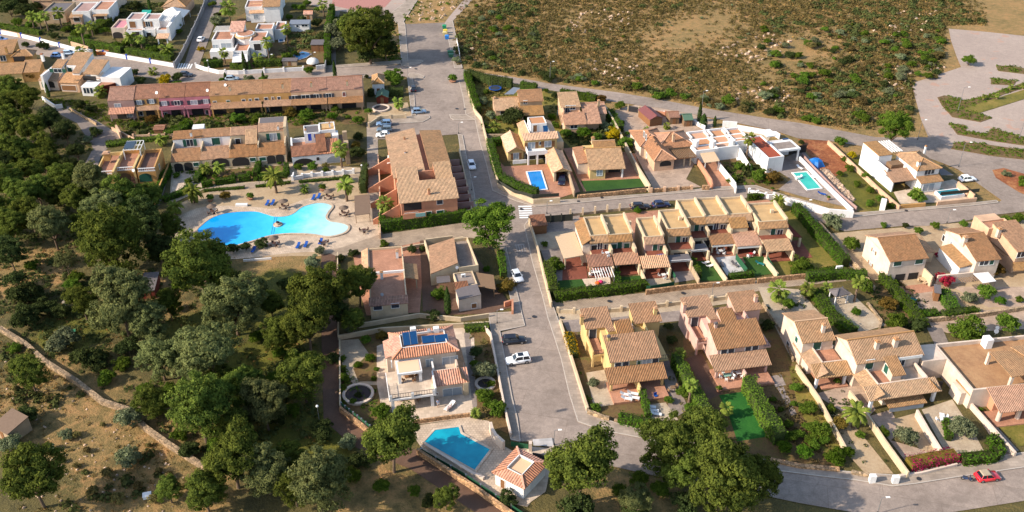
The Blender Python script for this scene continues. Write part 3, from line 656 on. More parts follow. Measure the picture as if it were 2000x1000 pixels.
pool('small blue pool in the narrow yard under the leaning palm', [(1440,299),(1450,299),(1451,312),(1441,312)], MATS['blue_water'], M['white'],.06)
# ============================================================ houses
def frame_edge(pl, pr, z): return ang_of(pl, pr, z)
# --- long terrace, top left
A0 = ang_of((209,196),(707,172),5.6)
row = [  # x0, y0, x1, y1, wall, lower wall, label
 (209,196,261,192, 'lilac', 'leftmost two storey house of the long terrace, dusty grey pink front'),
 (261,192,310,189, 'ochre', 'ochre two storey terraced house between the grey pink and the bright pink fronts'),
 (310,189.5,360,187, 'rose', 'bright pink terraced house, left one of the two pink fronts in the long terrace'),
 (360,187,409,184.5, 'rose', 'bright pink terraced house with the right of the two pink fronts, beside the orange front'),
 (409,185.5,512,180.5, 'ochre', 'wide orange terraced house with a row of small dark windows and a low tiled porch'),
 (512,180.5,568,178, 'ochre', 'narrow orange terraced house with three small square shutters upstairs'),
 (568,178,638,175, 'peach', 'peach terraced house with long dark balcony windows upstairs'),
 (638,175,708,171.5, 'peach', 'right end house of the long terrace, peach with a maroon shutter')]
wins = {0: [(230,205,1.6, 'l', None)],1: [(272,198,1.3, 'l', 'black'),(296,196,1.2, 'l', 'black')],2: [(321,200,1.3, 'l', 'black'),(346,199,1.5, 'g', 'black')],
 3: [(379,198,1.8, 'l', 'black'),(402,196,1.2, 'l', 'black')],4: [(420,199.6,.9, 'black', None),(446,198,.9, 'green', None),(476,196,.9, 'black', None),(489,195.5,.6, 'black', None),(502,194,1, 'black', None)],
 5: [(520,192.5,.9, 'black', None),(533,191.6,.6, 'brown', None),(545,191,.8, 'black', None)],6: [(576,189,1.6, 'g', 'black'),(597,187.6,2.2, 'g', 'black'),(618,186,1.4, 'g', 'black')],
 7: [(642,184.5,1.4, 'g', 'black'),(672,182,.8, 'redr', None)]}
lows = {0: [(240,223,3, 'd'),(253,221,1.4, 'l')],1: [(273,219,1.6, 'g'),(294,217,2.4, 'd')],2: [(322,223,1.5, 'g'),(345,221,2.6, 'd')],3: [(387,218,3.2, 'd'),(405,216,.9, 'g')],
 4: [(430,226,4, 'd'),(470,222,3, 'd'),(500,219,3, 'd')],5: [(522,215,1, 'g'),(540,214,3.4, 'd')],6: [(590,214,3, 'd'),(618,212,3, 'd')],7: [(655,208,1.4, 'd'),(682,203,4, 'd')]}
for i,(x0, y0, x1, y1, w, lab) in enumerate(row):
 H = House('terraced_house', lab,(x0, y0 + 34), A0, 'house', 'houses of the long terrace')
 b = H.fx((x0, y0 + 2),(x1, y1 + 2),10,5.6); H.walls(b, M[w])
 H.gable([b[0], b[1], b[2], b[3],0, b[5]],2.0, M['td'] if i not in (4,5) else M['tb'], M[w], oh=.02)
 e = (210,0)[0]; pl = [b[0] + .1, b[1] - 2.6, b[2] - .1, b[1]]
 flatb = i in (2,3)
 if flatb:
  H.part('balcony', M[w]).box(pl[0], pl[1] + .6,2.7, pl[2], pl[3],2.95).box(pl[0], pl[1] + .6,2.95, pl[2], pl[1] + .75,3.7)
 else:
  d = 2.0 if i == 1 else 0
  H.shed([pl[0], pl[1] + d * .6, pl[2], pl[3],0,2.6],.8, M['tb'] if i else M['to'], None, 'f',.02)
 for k in range(2):
  xx = pl[0] + .4 + (pl[2] - pl[0] - .8) * k
  MB().box(xx - .18, pl[1] + .8,0, xx + .18, pl[1] + 1.15,2.7).obj('pillar', M[w], H.root)
 for (px, py, ww, kd, sh) in wins[i]: H.win(b, 'f',(px, py + 2), ww,1.25, kd, sh)
 for (px, py, ww, kd) in lows[i]: H.win(b, 'f',(px, py + 3), ww,1.9 if kd == 'd' else 1.2, kd, None, fr=kd != 'd')
 if i in (1,3,4): H.dish((x0 + 46 if i < 4 else 441, y1 - 4 if i < 4 else 170),6.6,.6)
 if i in (4,5,6,7): H.chim((x0 + 40, y0 - 12),7.5,.7,.5, 'cream')
 H.done()
# --- arcaded terrace below it
A1 = ang_of((333,318),(558,302),2.8)
us = [(333,318,391,313.5),(391,313.5,447,309.5),(447,309.5,503,305.5),(503,305.5,558,302)]
labs = ['left end house of the arcaded terrace, two round arches and washing on its roof terrace', 'arcaded terrace house with a closed green shutter above one wide arch',
  'arcaded terrace house with a broad tiled roof slope covering its terrace', 'right end house of the arcaded terrace, taller back wall and two arches']
for i,(x0, y0, x1, y1) in enumerate(us):
 H = House('arcaded_house', labs[i],(x0, y0 + 18), A1, 'house', 'houses of the arcaded terrace')
 b = H.fx((x0, y0),(x1, y1),8.2,2.8); x0l, yy, x1l = b[0], b[1], b[2]
 H.walls([x0l, yy, x1l, yy + 8.2,0,2.75], M['cream'])
 MB().box(x0l + .2, yy + 4.8,2.76, x1l - .2, yy + 8.2,2.84).obj('roof_terrace', M['terra'], H.root)
 H.shed([x0l, yy, x1l, yy + 4.8,0,2.8],1.3, M['tb'], M['cream'], 'f',.02)
 up = [x0l, yy + 7.6, x1l, yy + 13,0,5.4 + (.5 if i == 3 else 0)]; H.walls(up, M['white'] if i < 2 else M['cream'])
 H.shed([x0l, up[1], x1l, up[1] + 3.4,0, up[5]],.8, M['tb'], M['cream'], 'f',.05)
 w = H.part('wall', M['cream']); 
 for xx in ((x0l, x1l - .3) if i == 3 else (x0l,)): w.box(xx, yy + 3,2.8, xx + .3, yy + 7.6,4.6)
 if i == 3:
  w.box(x1l - .4, yy + 7.2,0, x1l + .3, yy + 13.4,7.2); w.box(x0l, yy + 11.2,5, x1l, yy + 15,6.6)
  MB().box(x0l + .3, yy + 11.4,6.61, x1l - .5, yy + 14.8,6.66).obj('roof_terrace', M['grey'], H.root)
 if i == 2:
  H.shed([x0l + 4, yy + 4.4, x1l - .3, yy + 9,0,4.3],1.9, M['ty'], None, 'f',.1)
 if i == 0: H.part('wall', M['white']).box(x0l + 4.5, yy + 11.4,0, x1l + .2, yy + 14,6.4)
 for (px, py, ww, hh, kd, ar, bl) in [[(349,327,2.1,2.3, 'dark',1,0),(368,325,2.0,2.3, 'dark',1,0),(383,321,1.3,1, 'green',0,0),(371,279,1.6,1.9, 'g',0,1)],
   [(430,317,4.2,2.4, 'dark',1,0),(422,276,2,2, 'green',0,1)], [(470,315,4.2,2.4, 'dark',1,0),(494,311.5,1.4,1, 'green',0,0),(465,277,1.2,1.8, 'dark',0,1)],
   [(513,310.5,1.6,1, 'green',0,0),(530,311.5,2.1,2.3, 'dark',1,0),(547,309.5,2.0,2.3, 'dark',1,0),(534,267,1.7,1.9, 'l',0,1)]][i]:
  bb = up if bl else [x0l, yy, x1l, yy + 8,0,2.8]
  H.win(bb, 'f',(px, py), ww, hh, kd, 'green' if (bl and kd in 'gl') else None, bool(ar))
 if i in (1,2): H.dish((450,270),4.6,.5)
 if i in (0,3): H.chim((x0 + 40, y0 - 56),6.6,.5,.5, 'white')
 H.done()
# --- white villa with blue shutters
H = House('villa', 'white villa with bright blue shutters and a reddish tiled front roof',(570,328), ang_of((570,307),(632,301),2.7))
b = H.fx((570,307),(662,299),7.5,2.7); H.walls([b[0], b[1], b[2], b[3],0,2.65], M['white'])
H.shed([b[0], b[1], b[2] - 4, b[1] + 3.8,0,2.75],1.1, M['td'], M['white'], 'f',.05)
H.shed([b[2] - 4.8, b[1], b[2], b[1] + 5.5,0,2.75],1.4, M['to'], M['cream'], 'f',.05)
H.shed([b[0] + 6.4, b[1] + .5, b[0] + 8.7, b[1] + 6.4,0,3.3],2.0, M['td'], M['white'], 'f',.1)
u = [b[0] + 3.6, b[1] + 7.2, b[0] + 7.6, b[1] + 12,0,5.6]; H.flat(u, M['white'], M['grey'],.3)
u2 = [b[0] + 7.6, b[1] + 7.6, b[0] + 11.6, b[1] + 12.4,0,5.8]; H.flat(u2, M['white'], M['tan'],.3)
H.shed([b[0] + 7.9, b[1] + 6.4, b[0] + 10.2, b[1] + 9,0,4.2],1.4, M['ty'], M['white'], 'f',.1)
H.part('wall', M['white']).box(b[0], b[1] + 3.8,2.6, b[0] + .4, b[1] + 8.5,4.2).box(b[0], b[1] + 8.2,2.6, b[0] + 3.6, b[1] + 8.5,3.9).box(b[0] + 10.6, b[1] + 6,2.6, b[0] + 12.2, b[1] + 9,4.8)
MB().box(b[0] + .4, b[1] + 3.8,2.66, b[0] + 7, b[1] + 8.2,2.75).obj('roof_terrace', M['terra'], H.root)
MB().box(b[2] - 4.6, b[1] + 5.5,2.66, b[2] + 1.6, b[1] + 10.5,2.75).obj('roof_terrace', M['brownf'], H.root); H.walls([b[2], b[1] + 5, b[2] + 1.8, b[1] + 10.5,0,2.6], M['cream'])
H.win(u, 'f',(605,268),.9,2.0, 'blue'); H.win(u, 'f',(617,265),1.0,1.1, 'blue')
H.win([b[0], b[1], b[2],0,0,2.7], 'f',(593,316),5,1.9, 'dark', None, True); H.win([b[0], b[1], b[2],0,0,2.7], 'f',(655,310),4.4,1.8, 'solar' if 0 else 'lglass', None, True)
H.win([b[0], b[1], b[2],0,0,2.7], 'f',(621,310),.7,.9, 'dark', None, True)
q = H.L((671,250),6); H.part('wall', M['beige']).box(q.x - .5, q.y - 9,0, q.x + .6, q.y - 7.4,6).box(q.x - .5, q.y - 3,0, q.x + .6, q.y - 2,6.2)
H.chim((644,247),5.8,.9,.4, 'white'); H.chim((597,259),5.6,.7,.5, 'white'); H.done()
# --- three ochre flat roofed units at the lane
H = House('stepped_house', 'yellow ochre block of three flat roofed homes with white balustrades beside the lane',(186,358), ang_of((186,333),(302,326),4.9))
edges = [(186,336,222,333),(224,328,262,325.5),(266,330,302,327)]
fl = ['terra', 'terra', 'brownf']
for k,(a, c, e, g) in enumerate(edges):
 b = H.fx((a, c),(e, g),10.4 if k != 1 else 9.4,5.0 if k < 2 else 5.1); H.flat(b, M['ochre'] if k else M['yellow'], M[fl[k]],.9,.3, 'blr')
 x0, y0, x1, y1 = b[:4]; H.part('balustrade', M['white']).box(x0 + .3, y0, b[5] - .9, x1, y0 + .22, b[5] - .7).box(x0 + .3, y0, b[5] - .15, x1, y0 + .22, b[5])
 m = H.part('balustrade', M['white'])
 for j in range(9): xx = x0 + .5 + (x1 - x0 - .8) * j / 8; m.box(xx - .06, y0 + .05, b[5] - .7, xx + .06, y0 + .17, b[5] - .15)
 H.win(b, 'f', [(209,350),(243,346),(284,347)][k], [2.6,3.2,2.9][k],2.2, ['green', 'ochre' if 0 else 'wood', 'green'][k], None, True)
 if k < 2:
  H.part('wall', M['yellow']).box(x1 - .15, y0 - 1.2,0, x1 + .35, y0 + 4, b[5] + .35).box(x1 - .1, y0 + 4,4, x1 + .3, y1, b[5] + .2)
  m2 = MB()
  for j in range(8): m2.box(x1 - 1.3, y0 - 1.6 + j * .35,0, x1 - .2, y0 - 1.25 + j * .35,.4 + j * .5)
  m2.obj('steps', M['terra'], H.root)
b = H.bx((240,295),(281,276),6.6); H.slats([b[0], b[1], b[2], b[3]],6.6,6, M['frame']); H.slats(b,6.75,3, M['frame'], 'x')
for xx in (b[0] + .1, b[2] - .1):
 for yv in (b[1] + .1, b[3] - .1): MB().box(xx - .1, yv - .1,4, xx + .1, yv + .1,6.6).obj('pergola_post', M['frame'], H.root)
H.part('roof_window', M['glass']).box(b[0] + .1, b[1] + .3,6.95, b[0] + 2.4, b[3] - .3,7.0)
H.chim((210,308),5.4,1.3,1.3, 'ochre', 'ochre' if 0 else 'tb'); H.dish((262,337),4.4,.6)
H.win(H.fx((266,330),(302,327),10.4,5.1), 'r',(311,325),.7,1.2, 'green'); H.done()
# --- white and terracotta house at the road (left)
H = House('villa', 'rambling white house with patchy brown tile roofs and a round red terrace',(75,178), ang_of((73,159),(158,162),3))
b1 = H.bx((78,146),(122,116),5.6); H.walls([b1[0], b1[1], b1[2], b1[3],0,5.4], M['white'])
H.shed(H.fx((99,134),(122,132),4.5,5.4),.9, M['tr'], M['white'], 'f',.05)
b2 = H.fx((126,130),(165,127),7,5.6); H.walls([b2[0], b2[1], b2[2], b2[3],0,5.5], M['white']); H.shed([b2[0], b2[1] + .5, b2[2], b2[3],0,5.6],1.5, M['tr'], M['white'], 'f',.1)
H.shed([b2[0] + 3.2, b2[1] - 3.2, b2[2], b2[1] + .5,0,4.6],1.0, M['tr'], M['white'], 'f',.05); H.walls([b2[0] + 3.2, b2[1] - 3, b2[2], b2[1],0,4.6], M['white'])
b3 = H.fx((160,147),(195,144),7.5,5.2); H.shed(b3,1.6, M['tr'], M['white'], 'f',.1); H.walls([b3[0] + .4, b3[1] + 3, b3[2], b3[3],0,5.2], M['white'])
b4 = H.fx((73,159),(114,157),4.6,2.9); H.walls([b4[0], b4[1], b4[2], b4[3],0,2.9], M['pale']); H.shed(b4,1.4, M['tr'], M['white'], 'f',.1)
b5 = H.fx((115,163),(154,161),5,2.9); H.walls([b5[0], b5[1], b5[2], b5[3],0,2.9], M['peach']); H.shed(b5,1.2, M['tp'], M['peach'], 'f',.2)
b6 = H.fx((155,171),(188,168),6,2.9); H.walls([b6[0], b6[1], b6[2], b6[3],0,2.9], M['white'])
H.part('wall', M['white']).box(b6[2], b6[1] + 4,0, b6[2] + 6, b6[1] + 12,4.4)
m = MB(); q = H.L((205,158),2.5); m.tube((q.x, q.y,0),(q.x, q.y,2.7),4.4, n=20); m.obj('round_terrace', M['redw'], H.root)
MB().tube((q.x, q.y,2.71),(q.x, q.y,2.78),4.2, n=20).obj('roof_terrace', M['terra'], H.root)
H.win(b4, 'f',(88,165),2,2.0, 'green', None, True); H.win(b4, 'f',(100,165),2,2.0, 'dark', None, True); H.win(b5, 'f',(135,172),4.4,1.7, 'brown', None)
for px in (166,172,179): H.win(b6, 'f',(px,177),.8,1.7, 'g')
H.win(b1, 'f',(113,138),2.4,1.1, 'g', 'green'); H.win(b2, 'f',(137,138),1.3,1.9, 'green'); H.win(b3, 'f',(175,153),4,1.4, 'd', None, fr=False)
for p in ((84,116),(124,112)): H.chim(p,5.4,1.6,.7, 'white', 'td')
H.dish((203,128),5,.6); H.done()
# --- ochre house, far left
H = House('villa', 'ochre house with brown tile roofs cut by the left edge of the picture',(0,150), ang_of((8,142),(44,140),3))
b = H.fx((-30,108),(22,106),8,5.2); H.walls(b, M['ochre']); H.shed(b,1.8, M['tr'], M['ochre'])
b2 = H.fx((20,112),(58,110),6,5.2); H.walls([b2[0], b2[1] + 2, b2[2], b2[3],0,4.6], M['ochre']); H.hip([b2[0], b2[1] + 2, b2[2], b2[3],0,4.6],1.4, M['tr'])
b3 = H.fx((-20,146),(42,143),5,3); H.walls(b3, M['yellow']); H.shed(b3,1.5, M['tr'], M['yellow'])
b4 = H.fx((43,142),(75,140),6,3); H.walls(b4, M['ochre']); H.shed(b4,1.6, M['tr'], M['ochre'])
H.win(b, 'f',(6,114),1.6,1.6, 'g'); H.win(b2, 'f',(38,115),3.4,1.6, 'd', None, fr=False); H.chim((13,100),6.2,1.2,.6, 'ochre'); H.done()
# --- white cubic villa with a pink terrace
H = House('villa', 'white cubic villa with a pink roof terrace on its left block, upper left',(218,76), ang_of((246,37),(310,36),6.2))
b1 = H.fx((216,55),(243,54),9,3.6); H.flat(b1, M['pale'], plain('pink_floor', P(225,150,160),.8),.5,.3)
b2 = H.fx((246,38),(276,37.5),7,6.2); H.flat(b2, M['white'], M['lilac'],.4,.3)
b3 = H.fx((280,38),(310,37),6,6.2); H.flat(b3, M['white'], M['lilac'],.4,.3)
b4 = H.fx((305,59),(330,58),8,3.4); H.flat(b4, M['white'], M['terra'],.4,.3)
b5 = H.fx((246,60),(278,59),4,3.1); H.flat(b5, M['white'], M['terra'],.4,.25); b6 = H.fx((280,58),(302,57),4,3.1); H.flat(b6, M['white'], M['terra'],.4,.25)
H.walls([b4[2] - .4, b4[1] - 1, b4[2] + .5, b4[3] + 7,0,4.8], M['white']); H.walls([b3[2], b3[1] + 1, b4[2], b3[3],0,5.2], M['white'])
H.slats([b3[2] + .3, b3[1] + .5, b4[2], b3[3] + 2],5.4,6, M['frame'])
H.porch((304,76),(328,75),3,2.5,.6, M['tp'], M['white'])
H.win(b1, 'f',(230,69),3.2,2.2, 'dark', None, True); H.win(b2, 'f',(259,48),2,2.2, 'brown'); H.win(b3, 'f',(289,47),1.4,1.8, 'g', 'brown'); H.win(b6, 'f',(292,71),1.6,2, 'd'); H.win(b5, 'f',(266,67),2.4,1.8, 'd')
H.done()
# --- far houses along the top left
def simple(name, label, org, a0, blocks, cat='house', z=0):
 H = House(name, label, org, a0, cat)
 for k in blocks:
  kind, p, q, d, zt, wm, rm = k[:7]; ex = k[7:] 
  b = H.fx(p, q, d, zt)
  if kind == 'F': H.flat(b, M[wm], M[rm],.4,.25)
  elif kind == 'S': H.walls(b, M[wm]); H.shed([b[0], b[1], b[2], b[3],0, zt], ex[0] if ex else 1.2, M[rm], M[wm])
  elif kind == 'G': H.walls(b, M[wm]); H.gable(b, ex[0] if ex else 1.6, M[rm], M[wm])
  elif kind == 'H': H.walls(b, M[wm]); H.hip(b, ex[0] if ex else 1.5, M[rm])
  for w_ in (ex[1] if len(ex) > 1 else []): H.win(b, 'f', *w_)
 return H
simple('villa', 'flat grey roofed house behind the palms near the top left corner',(82,50),.03, [('F',(80,24),(126,22),11,4.2, 'beige', 'grey',0, [((110,33),2,1.8, 'd')])]).done()
simple('villa', 'white house with two brown tiled wings right of the tall top left palms',(137,50),.05, [('F',(138,24),(176,20),10,4.6, 'white', 'lilac'),('F',(178,20),(212,18),10,4.8, 'white', 'terra'),
 ('S',(136,35),(158,34),5,3, 'peach', 'tr',1, [((150,38),2,1.6, 'd')]),('S',(182,32),(208,30),5,3, 'pale', 'tr',1, [((196,36),3,1.6, 'd')])]).done()
simple('villa', 'peach house with an old tile roof behind the white tent at the top',(318,30),.02, [('H',(318,14),(362,12),11,3.4, 'peach', 'tr',1.6)]).done()
simple('villa', 'small orange tiled house partly hidden by trees at the top edge left',(64,8),0, [('H',(62,1),(100,0),10,3.4, 'peach', 'tr'), ]).done()
simple('villa', 'low pink and white house at the very top left of the picture',(150,4),0, [('F',(140,2),(228,1),9,3.4, 'pale', 'terra')]).done()
simple('villa', 'white house with an orange tile gable at the top beside the street',(490,44), ang_of((488,22),(544,20),5), [('G',(514,12),(545,11),9,6, 'white', 'tr',1.6),('S',(488,26),(516,25),7,3.4, 'white', 'tp',1.2, [((500,33),1.4,1.4, 'l')]),('F',(478,14),(512,13),8,5, 'white', 'terra')]).done()
simple('villa', 'white house with an orange roof patch cut by the top edge',(505,3),0, [('S',(500,0),(546,-2),8,4.5, 'white', 'to')]).done()
# --- big white villa group under the top street
H = House('villa', 'large white terraced villa with a round tower room and terracotta roof decks',(415,114), ang_of((414,76),(452,75),5.6))
b1 = H.fx((413,78),(453,77),9,5.4); H.flat(b1, M['white'], M['terra'],.5,.3); H.slats([b1[0], b1[1] + 4, b1[2] - 1, b1[3]],6.6,6, M['frame'], 'x')
b2 = H.fx((455,100),(484,99),9,3.4); H.flat(b2, M['white'], M['terra'],.5,.3)
b3 = H.fx((486,81),(517,79),9,5.4); H.flat(b3, M['white'], M['to'] if 0 else M['terra'],.4,.3)
b4 = H.fx((449,62),(474,61),6,6.2); H.walls(b4, M['white']); H.shed(b4,1.3, M['to'], M['white'])
b5 = H.fx((498,58),(532,56),6,4.6); H.flat(b5, M['white'], M['terra'],.5,.3); b6 = H.fx((535,58),(554,57),8,3.6); H.flat(b6, M['white'], M['terra'],.5,.3)
q = H.L((479,66),5.6); MB().tube((q.x, q.y,0),(q.x, q.y,5.8),2.9, n=16).obj('round_tower', M['white'], H.root); MB().tube((q.x, q.y,5.0),(q.x, q.y,5.5),3.4, n=16).obj('tiled_eave', M['ty'], H.root); MB().tube((q.x, q.y,5.8),(q.x, q.y,5.9),2.5, n=16).obj('roof_terrace', M['terra'], H.root)
H.win(b3, 'f',(503,92),2.2,2.2, 'd'); H.win(b1, 'f',(442,89),3.2,1.6, 'l'); H.win(b1, 'f',(421,92),1.6,1.6, 'l'); H.win(b2, 'f',(470,112),4,1.8, 'l')
H.slabp([(453,122),(484,120),(483,105),(455,106)],2.5, M['canvas'],.08, 'awning'); H.part('wall', M['white']).box(b1[0] - .5, b1[1] - 3,0, b1[2] + .4, b1[1],2.6)
H.done()
# --- small ones
H = House('mobile_home', 'small white mobile home with a grey roof behind the hedges, top centre left',(566,57),.03, 'cabin')
b = H.fx((566,47),(603,48),3.6,2.6); H.walls(b, M['white']); H.shed(b,.25, M['metal'], None, 'f',.2); H.win(b, 'f',(581,51),.8,.8, 'g'); H.win(b, 'f',(595,50),2,.7, 'g'); H.done()
def shed(label, org, a, pl, pr, d, zt, wm, rm, rise=.6, kind='gable', name='garden_shed', z=0, axis='x', door=True, cat='shed'):
 H = House(name, label, org, a, cat); b = H.fx(pl, pr, d, zt); H.walls(b, M[wm])
 if kind == 'gable': H.gable(b, rise, M[rm], M[wm], axis,.2)
 elif kind == 'hip': H.hip(b, rise, M[rm],.25)
 else: H.shed(b, rise, M[rm], M[wm], 'f',.2)
 if door:
  x = (b[0] + b[2]) / 2; o = MB().box(x - .45, b[1] - .05,0, x + .45, b[1] + .02, min(1.95, zt - .1)).obj('door', M['brown'], H.root)
  MB().box(x + .3, b[1] - .09,.95, x + .36, b[1] - .05,1.07).obj('handle', M['metal'], o)
 return H.done()
shed('small tiled brick outhouse under trees, top centre left',(594,36),.03,(593,27),(609,27),3,2.4, 'beige', 'to')
shed('brown wooden pool bar with a grey roof behind the star shaped pool',(608,98),.04,(607,88),(631,87),4,2.3, 'brown', 'grey',.2, 'shed')
shed('low grey roofed pump house beside the star shaped pool',(552,124),.03,(551,120),(579,119),2.2,1.6, 'beige', 'grey',.15, 'shed')
shed('white outbuilding with a tiled hip roof right of the long terrace',(726,178), ang_of((726,164),(750,163),3.4),(727,164),(749,163),6,3.4, 'white', 'ty',1.3, 'hip')
shed('dark red wooden shed with a green felt roof near the round flower bed',(736,199),.05,(735,189),(757,189),4,2.2, 'redw', 'greenr',.8, axis='y')
shed('small red roofed hut in the garden of the pink terraced houses',(301,258),.05,(300,253),(319,252),3,2.0, 'brown', 'td',.3)
shed('brown hut with a grey plank roof standing in the pine wood',(277,578),.1,(274,567),(300,567),5.2,2.1, 'redw', 'grey',.8, 'shed')
shed('timber shed with a maroon metal roof behind the hip roofed bungalow',(1270,246), ang_of((1270,233),(1295,229),2.4),(1270,233),(1294,229),7,2.3, 'brown', 'redr',.8, axis='y')
shed('small wooden shed with a reddish brown roof, middle one of three sheds',(1310,239),.1,(1309,229),(1327,228),4,2.2, 'wood', 'td',.7)
shed('small wooden shed with a green roof beside the tall dark cypress',(1338,242),.1,(1337,234),(1353,233),4,2.1, 'wood', 'greenr',.7)
shed('small brick store with a terracotta roof in the corner of the first terrace garden',(1042,450), ang_of((1042,442),(1068,440),2.2),(1041,442),(1068,440),4,2.2, 'brown', 'td',.5, 'shed')
shed('dark brown garden cabinet shed beside the bougainvillea patio',(1828,586),-.3,(1827,573),(1836,571),2.4,2.1, 'brown', 'grey',.3, 'shed')
shed('old stone hut with a grey brown roof cut by the left edge',(-10,850), ang_of((-12,830),(17,846),2.6),(-16,833),(17,846),4,2.4, 'beige', 'thatch',.6, 'shed')
# --- orange apartment building
H = House('apartment_building', 'large orange apartment building with long worn clay tile roofs in the middle',(781,440), ang_of((781,394),(895,383),6.2), 'apartments')
f = H.fx((783,396),(893,385),11,6.2); H.walls(f, M['orange']); x0, y0, x1, y1 = f[:4]
H.shed([x0, y0, x1, y0 + 6.2,0,6.2],1.7, M['ty'], M['orange'], 'f',.4)
H.shed([x0, y0 + 6.2, x0 + 5, y0 + 11,0,7.9],1.2, M['ty'], M['orange'], 'f',.02); H.shed([x0 + 8.8, y0 + 6.2, x1, y0 + 12,0,7.9],1.4, M['ty'], M['orange'], 'f',.02)
H.part('wall', M['orange']).box(x0 + 5, y0 + 9.8,5, x0 + 8.8, y0 + 10.2,8.4)
MB().box(x0 + 5, y0 + 6.3,6.3, x0 + 8.8, y0 + 9.8,6.4).obj('roof_terrace', M['terra'], H.root)
Lr = H.L((818,249),8.6); yb = Lr.y; xm = (H.L((825,330),8.4).x + Lr.x) / 2; bw = 7.2
H.walls([x0 - .3, y1, xm - .5, yb,0,7.0], M['orange']); H.walls([xm + .9, y1, x1 + .1, yb,0,7.0], M['orange']); H.walls([xm - .5, y1, xm + .9, yb - 1,0,7.2], M['orange'])
H.shed([x0 - .3, y1 - .5, xm - .3, yb,0,7.0],1.3, M['tr'], M['orange'], 'l',.4); H.shed([xm + .9, y1 + .5, x1 + .1, yb - 1.2,0,7.7],.35, M['tr'], M['orange'], 'r',.4)
for px, w_, hh, kd in (((837,418),1.4,1.3, 'green'),((860,415.5),1.6,1.3, 'green'),((859,394),1.3,1.2, 'black'),((804,423),3,2, 'green')): H.win(f, 'f', px, w_, hh, kd)
H.win(f, 'f',(806,402),4,2.2, 'd', None, fr=False)
q = H.hit('f', y0,(806,411)); m = H.part('balcony', M['orange']); m.box(x0 + .2, y0 - 1.6, q.z - 1.2, x0 + 5.4, y0, q.z - .9); m.box(x0 + .2, y0 - 1.6, q.z - .9, x0 + 5.4, y0 - 1.4, q.z + .1)
MB().box(x0 + 3, y0 - 1.75, q.z - .8, x0 + 5.2, y0 - 1.62, q.z + .12).obj('hanging_towel', plain('pale_teal_cloth', P(150,200,195),.9), H.root)
for k, yy in enumerate((y0 + 2, y0 + 9.5, y0 + 17, y0 + 26)):
 if yy > yb - 6: break
 m = MB(); n = 9
 m.hull([(x0 - 6.5, yy,0),(x0 - .2, yy,0),(x0 - .2, yy + .3,0),(x0 - 6.5, yy + .3,0)], [(x0 - 6.5, yy,1.2),(x0 - .2, yy,4.6),(x0 - .2, yy + .3,4.6),(x0 - 6.5, yy + .3,1.2)]); m.obj('stair_wall', M['orange'], H.root)
 m = MB()
 for j in range(10): m.box(x0 - 6 + j * .58, yy + .3,0, x0 - 5.42 + j * .58, yy + 1.7,.3 + j * .32)
 m.obj('outside_stairs', M['terra'], H.root)
for k in range(8):
 yy = y0 + 1 + k * (yb - y0 - 4) / 8
 MB().box(x1 + .1, yy,0, x1 + 4.4, yy + .25,2.0).obj('yard_wall', M['lilac'], H.root)
MB().box(x1 + .15, y0 + .5,.3, x1 + 4.3, yb - 4,.42).obj('yard_floor', M['redf'], H.root)
H.slabp([(756,320),(769,316),(770,304),(757,303)],3.2, M['canvas'],.06, 'awning')
H.chim((838,376),7.2,.7,.5, 'orange'); H.chim((791,300),7.6,.5,.4, 'white'); H.chim((790,273),7.8,.5,.4, 'orange'); H.done()
# --- long flat roofed terracotta house
H = House('bungalow', 'long flat roofed house with two terracotta roof decks and a scalloped tile edge',(732,628), ang_of((734,592),(792,587),3.4))
b = H.bx((732,592),(788,480),3.9); b[0] = H.L((718,486),3.9).x; b[2] = H.L((791,540),3.9).x; H.flat([b[0], b[1] + 1, b[2], b[3],0,3.9], M['cream'], M['terra'],.45,.25)
ym = H.L((760,531),3.9).y; H.part('wall', M['white']).box(b[0], ym,3.4, b[2], ym + .3,4.0)
H.shed([b[0], b[1], b[2], b[1] + 1.6,0,3.3],.7, M['td'], M['cream'], 'f',.2); H.walls([b[0], b[1], b[2], b[1] + 1.2,0,3.3], M['cream'])
H.shed([b[0] - 1.3, ym + 1, b[0], b[3],0,3.2],.7, M['tp'], M['cream'], 'l',.1); H.shed([b[0], b[3], b[2], b[3] + .8,0,3.3],.5, M['tk'], None, 'b',.2)
p = H.bx((795,545),(813,515),2.7); H.shed([b[2], p[1], p[2], p[3],0,2.4],.6, M['ty'], None, 'r',.1); H.posts([(p[2] - .3, p[1] + .4),(p[2] - .3, p[3] - .4)] and [(813,544),(812,516)],2.4, M['cream'],.25)
H.win(b, 'f',(738,601),1.6,1.0, 'black'); H.win(b, 'f',(772,597),1.5,1.0, 'black')
H.chim((776,504),3.4,1.7,.55, 'white', 'white' if 0 else 'tb'); H.chim((746,545),3.4,1.7,.55, 'white'); H.dish((747,580),3.4,.5); H.done()
# --- house with a skewed tile roof
H = House('house_with_courtyard', 'house with a big slanted brown tile roof and a long shaded side terrace',(842,560), ang_of((895,562),(931,557),3.2))
a = [H.L((841,535),3.0), H.L((894,513),4.6), H.L((887,464),4.6), H.L((837,480),3.0)]; H.plane(a, M['tb'],.2)
H.part('wall', M['cream']).hull([(p.x, p.y,0) for p in a], [(p.x, p.y, p.z - .22) for p in a])
b = H.bx((891,525),(913,464),3.2); H.flat([a[1].x + .2, b[1], b[2], b[3],0,3.4], M['cream'], M['greyf'],.8,.25)
b = H.bx((897,585),(932,559),3.0); H.walls([b[0], b[1], b[2], b[3],0,2.9], M['pale']); H.shed([b[0], b[1], b[2], b[3],0,2.9],.5, M['grey'], M['pale'], 'l',.1)
c = H.bx((894,560),(922,527),3.0); H.flat([c[0], c[1], c[2], c[3] - .3,0,3.0], M['cream'], M['greyf'],.3,.2); H.shed([b[0] + .2, b[3], b[2] - 2, b[3] + 1.6,0,3.0],.5, M['td'], None)
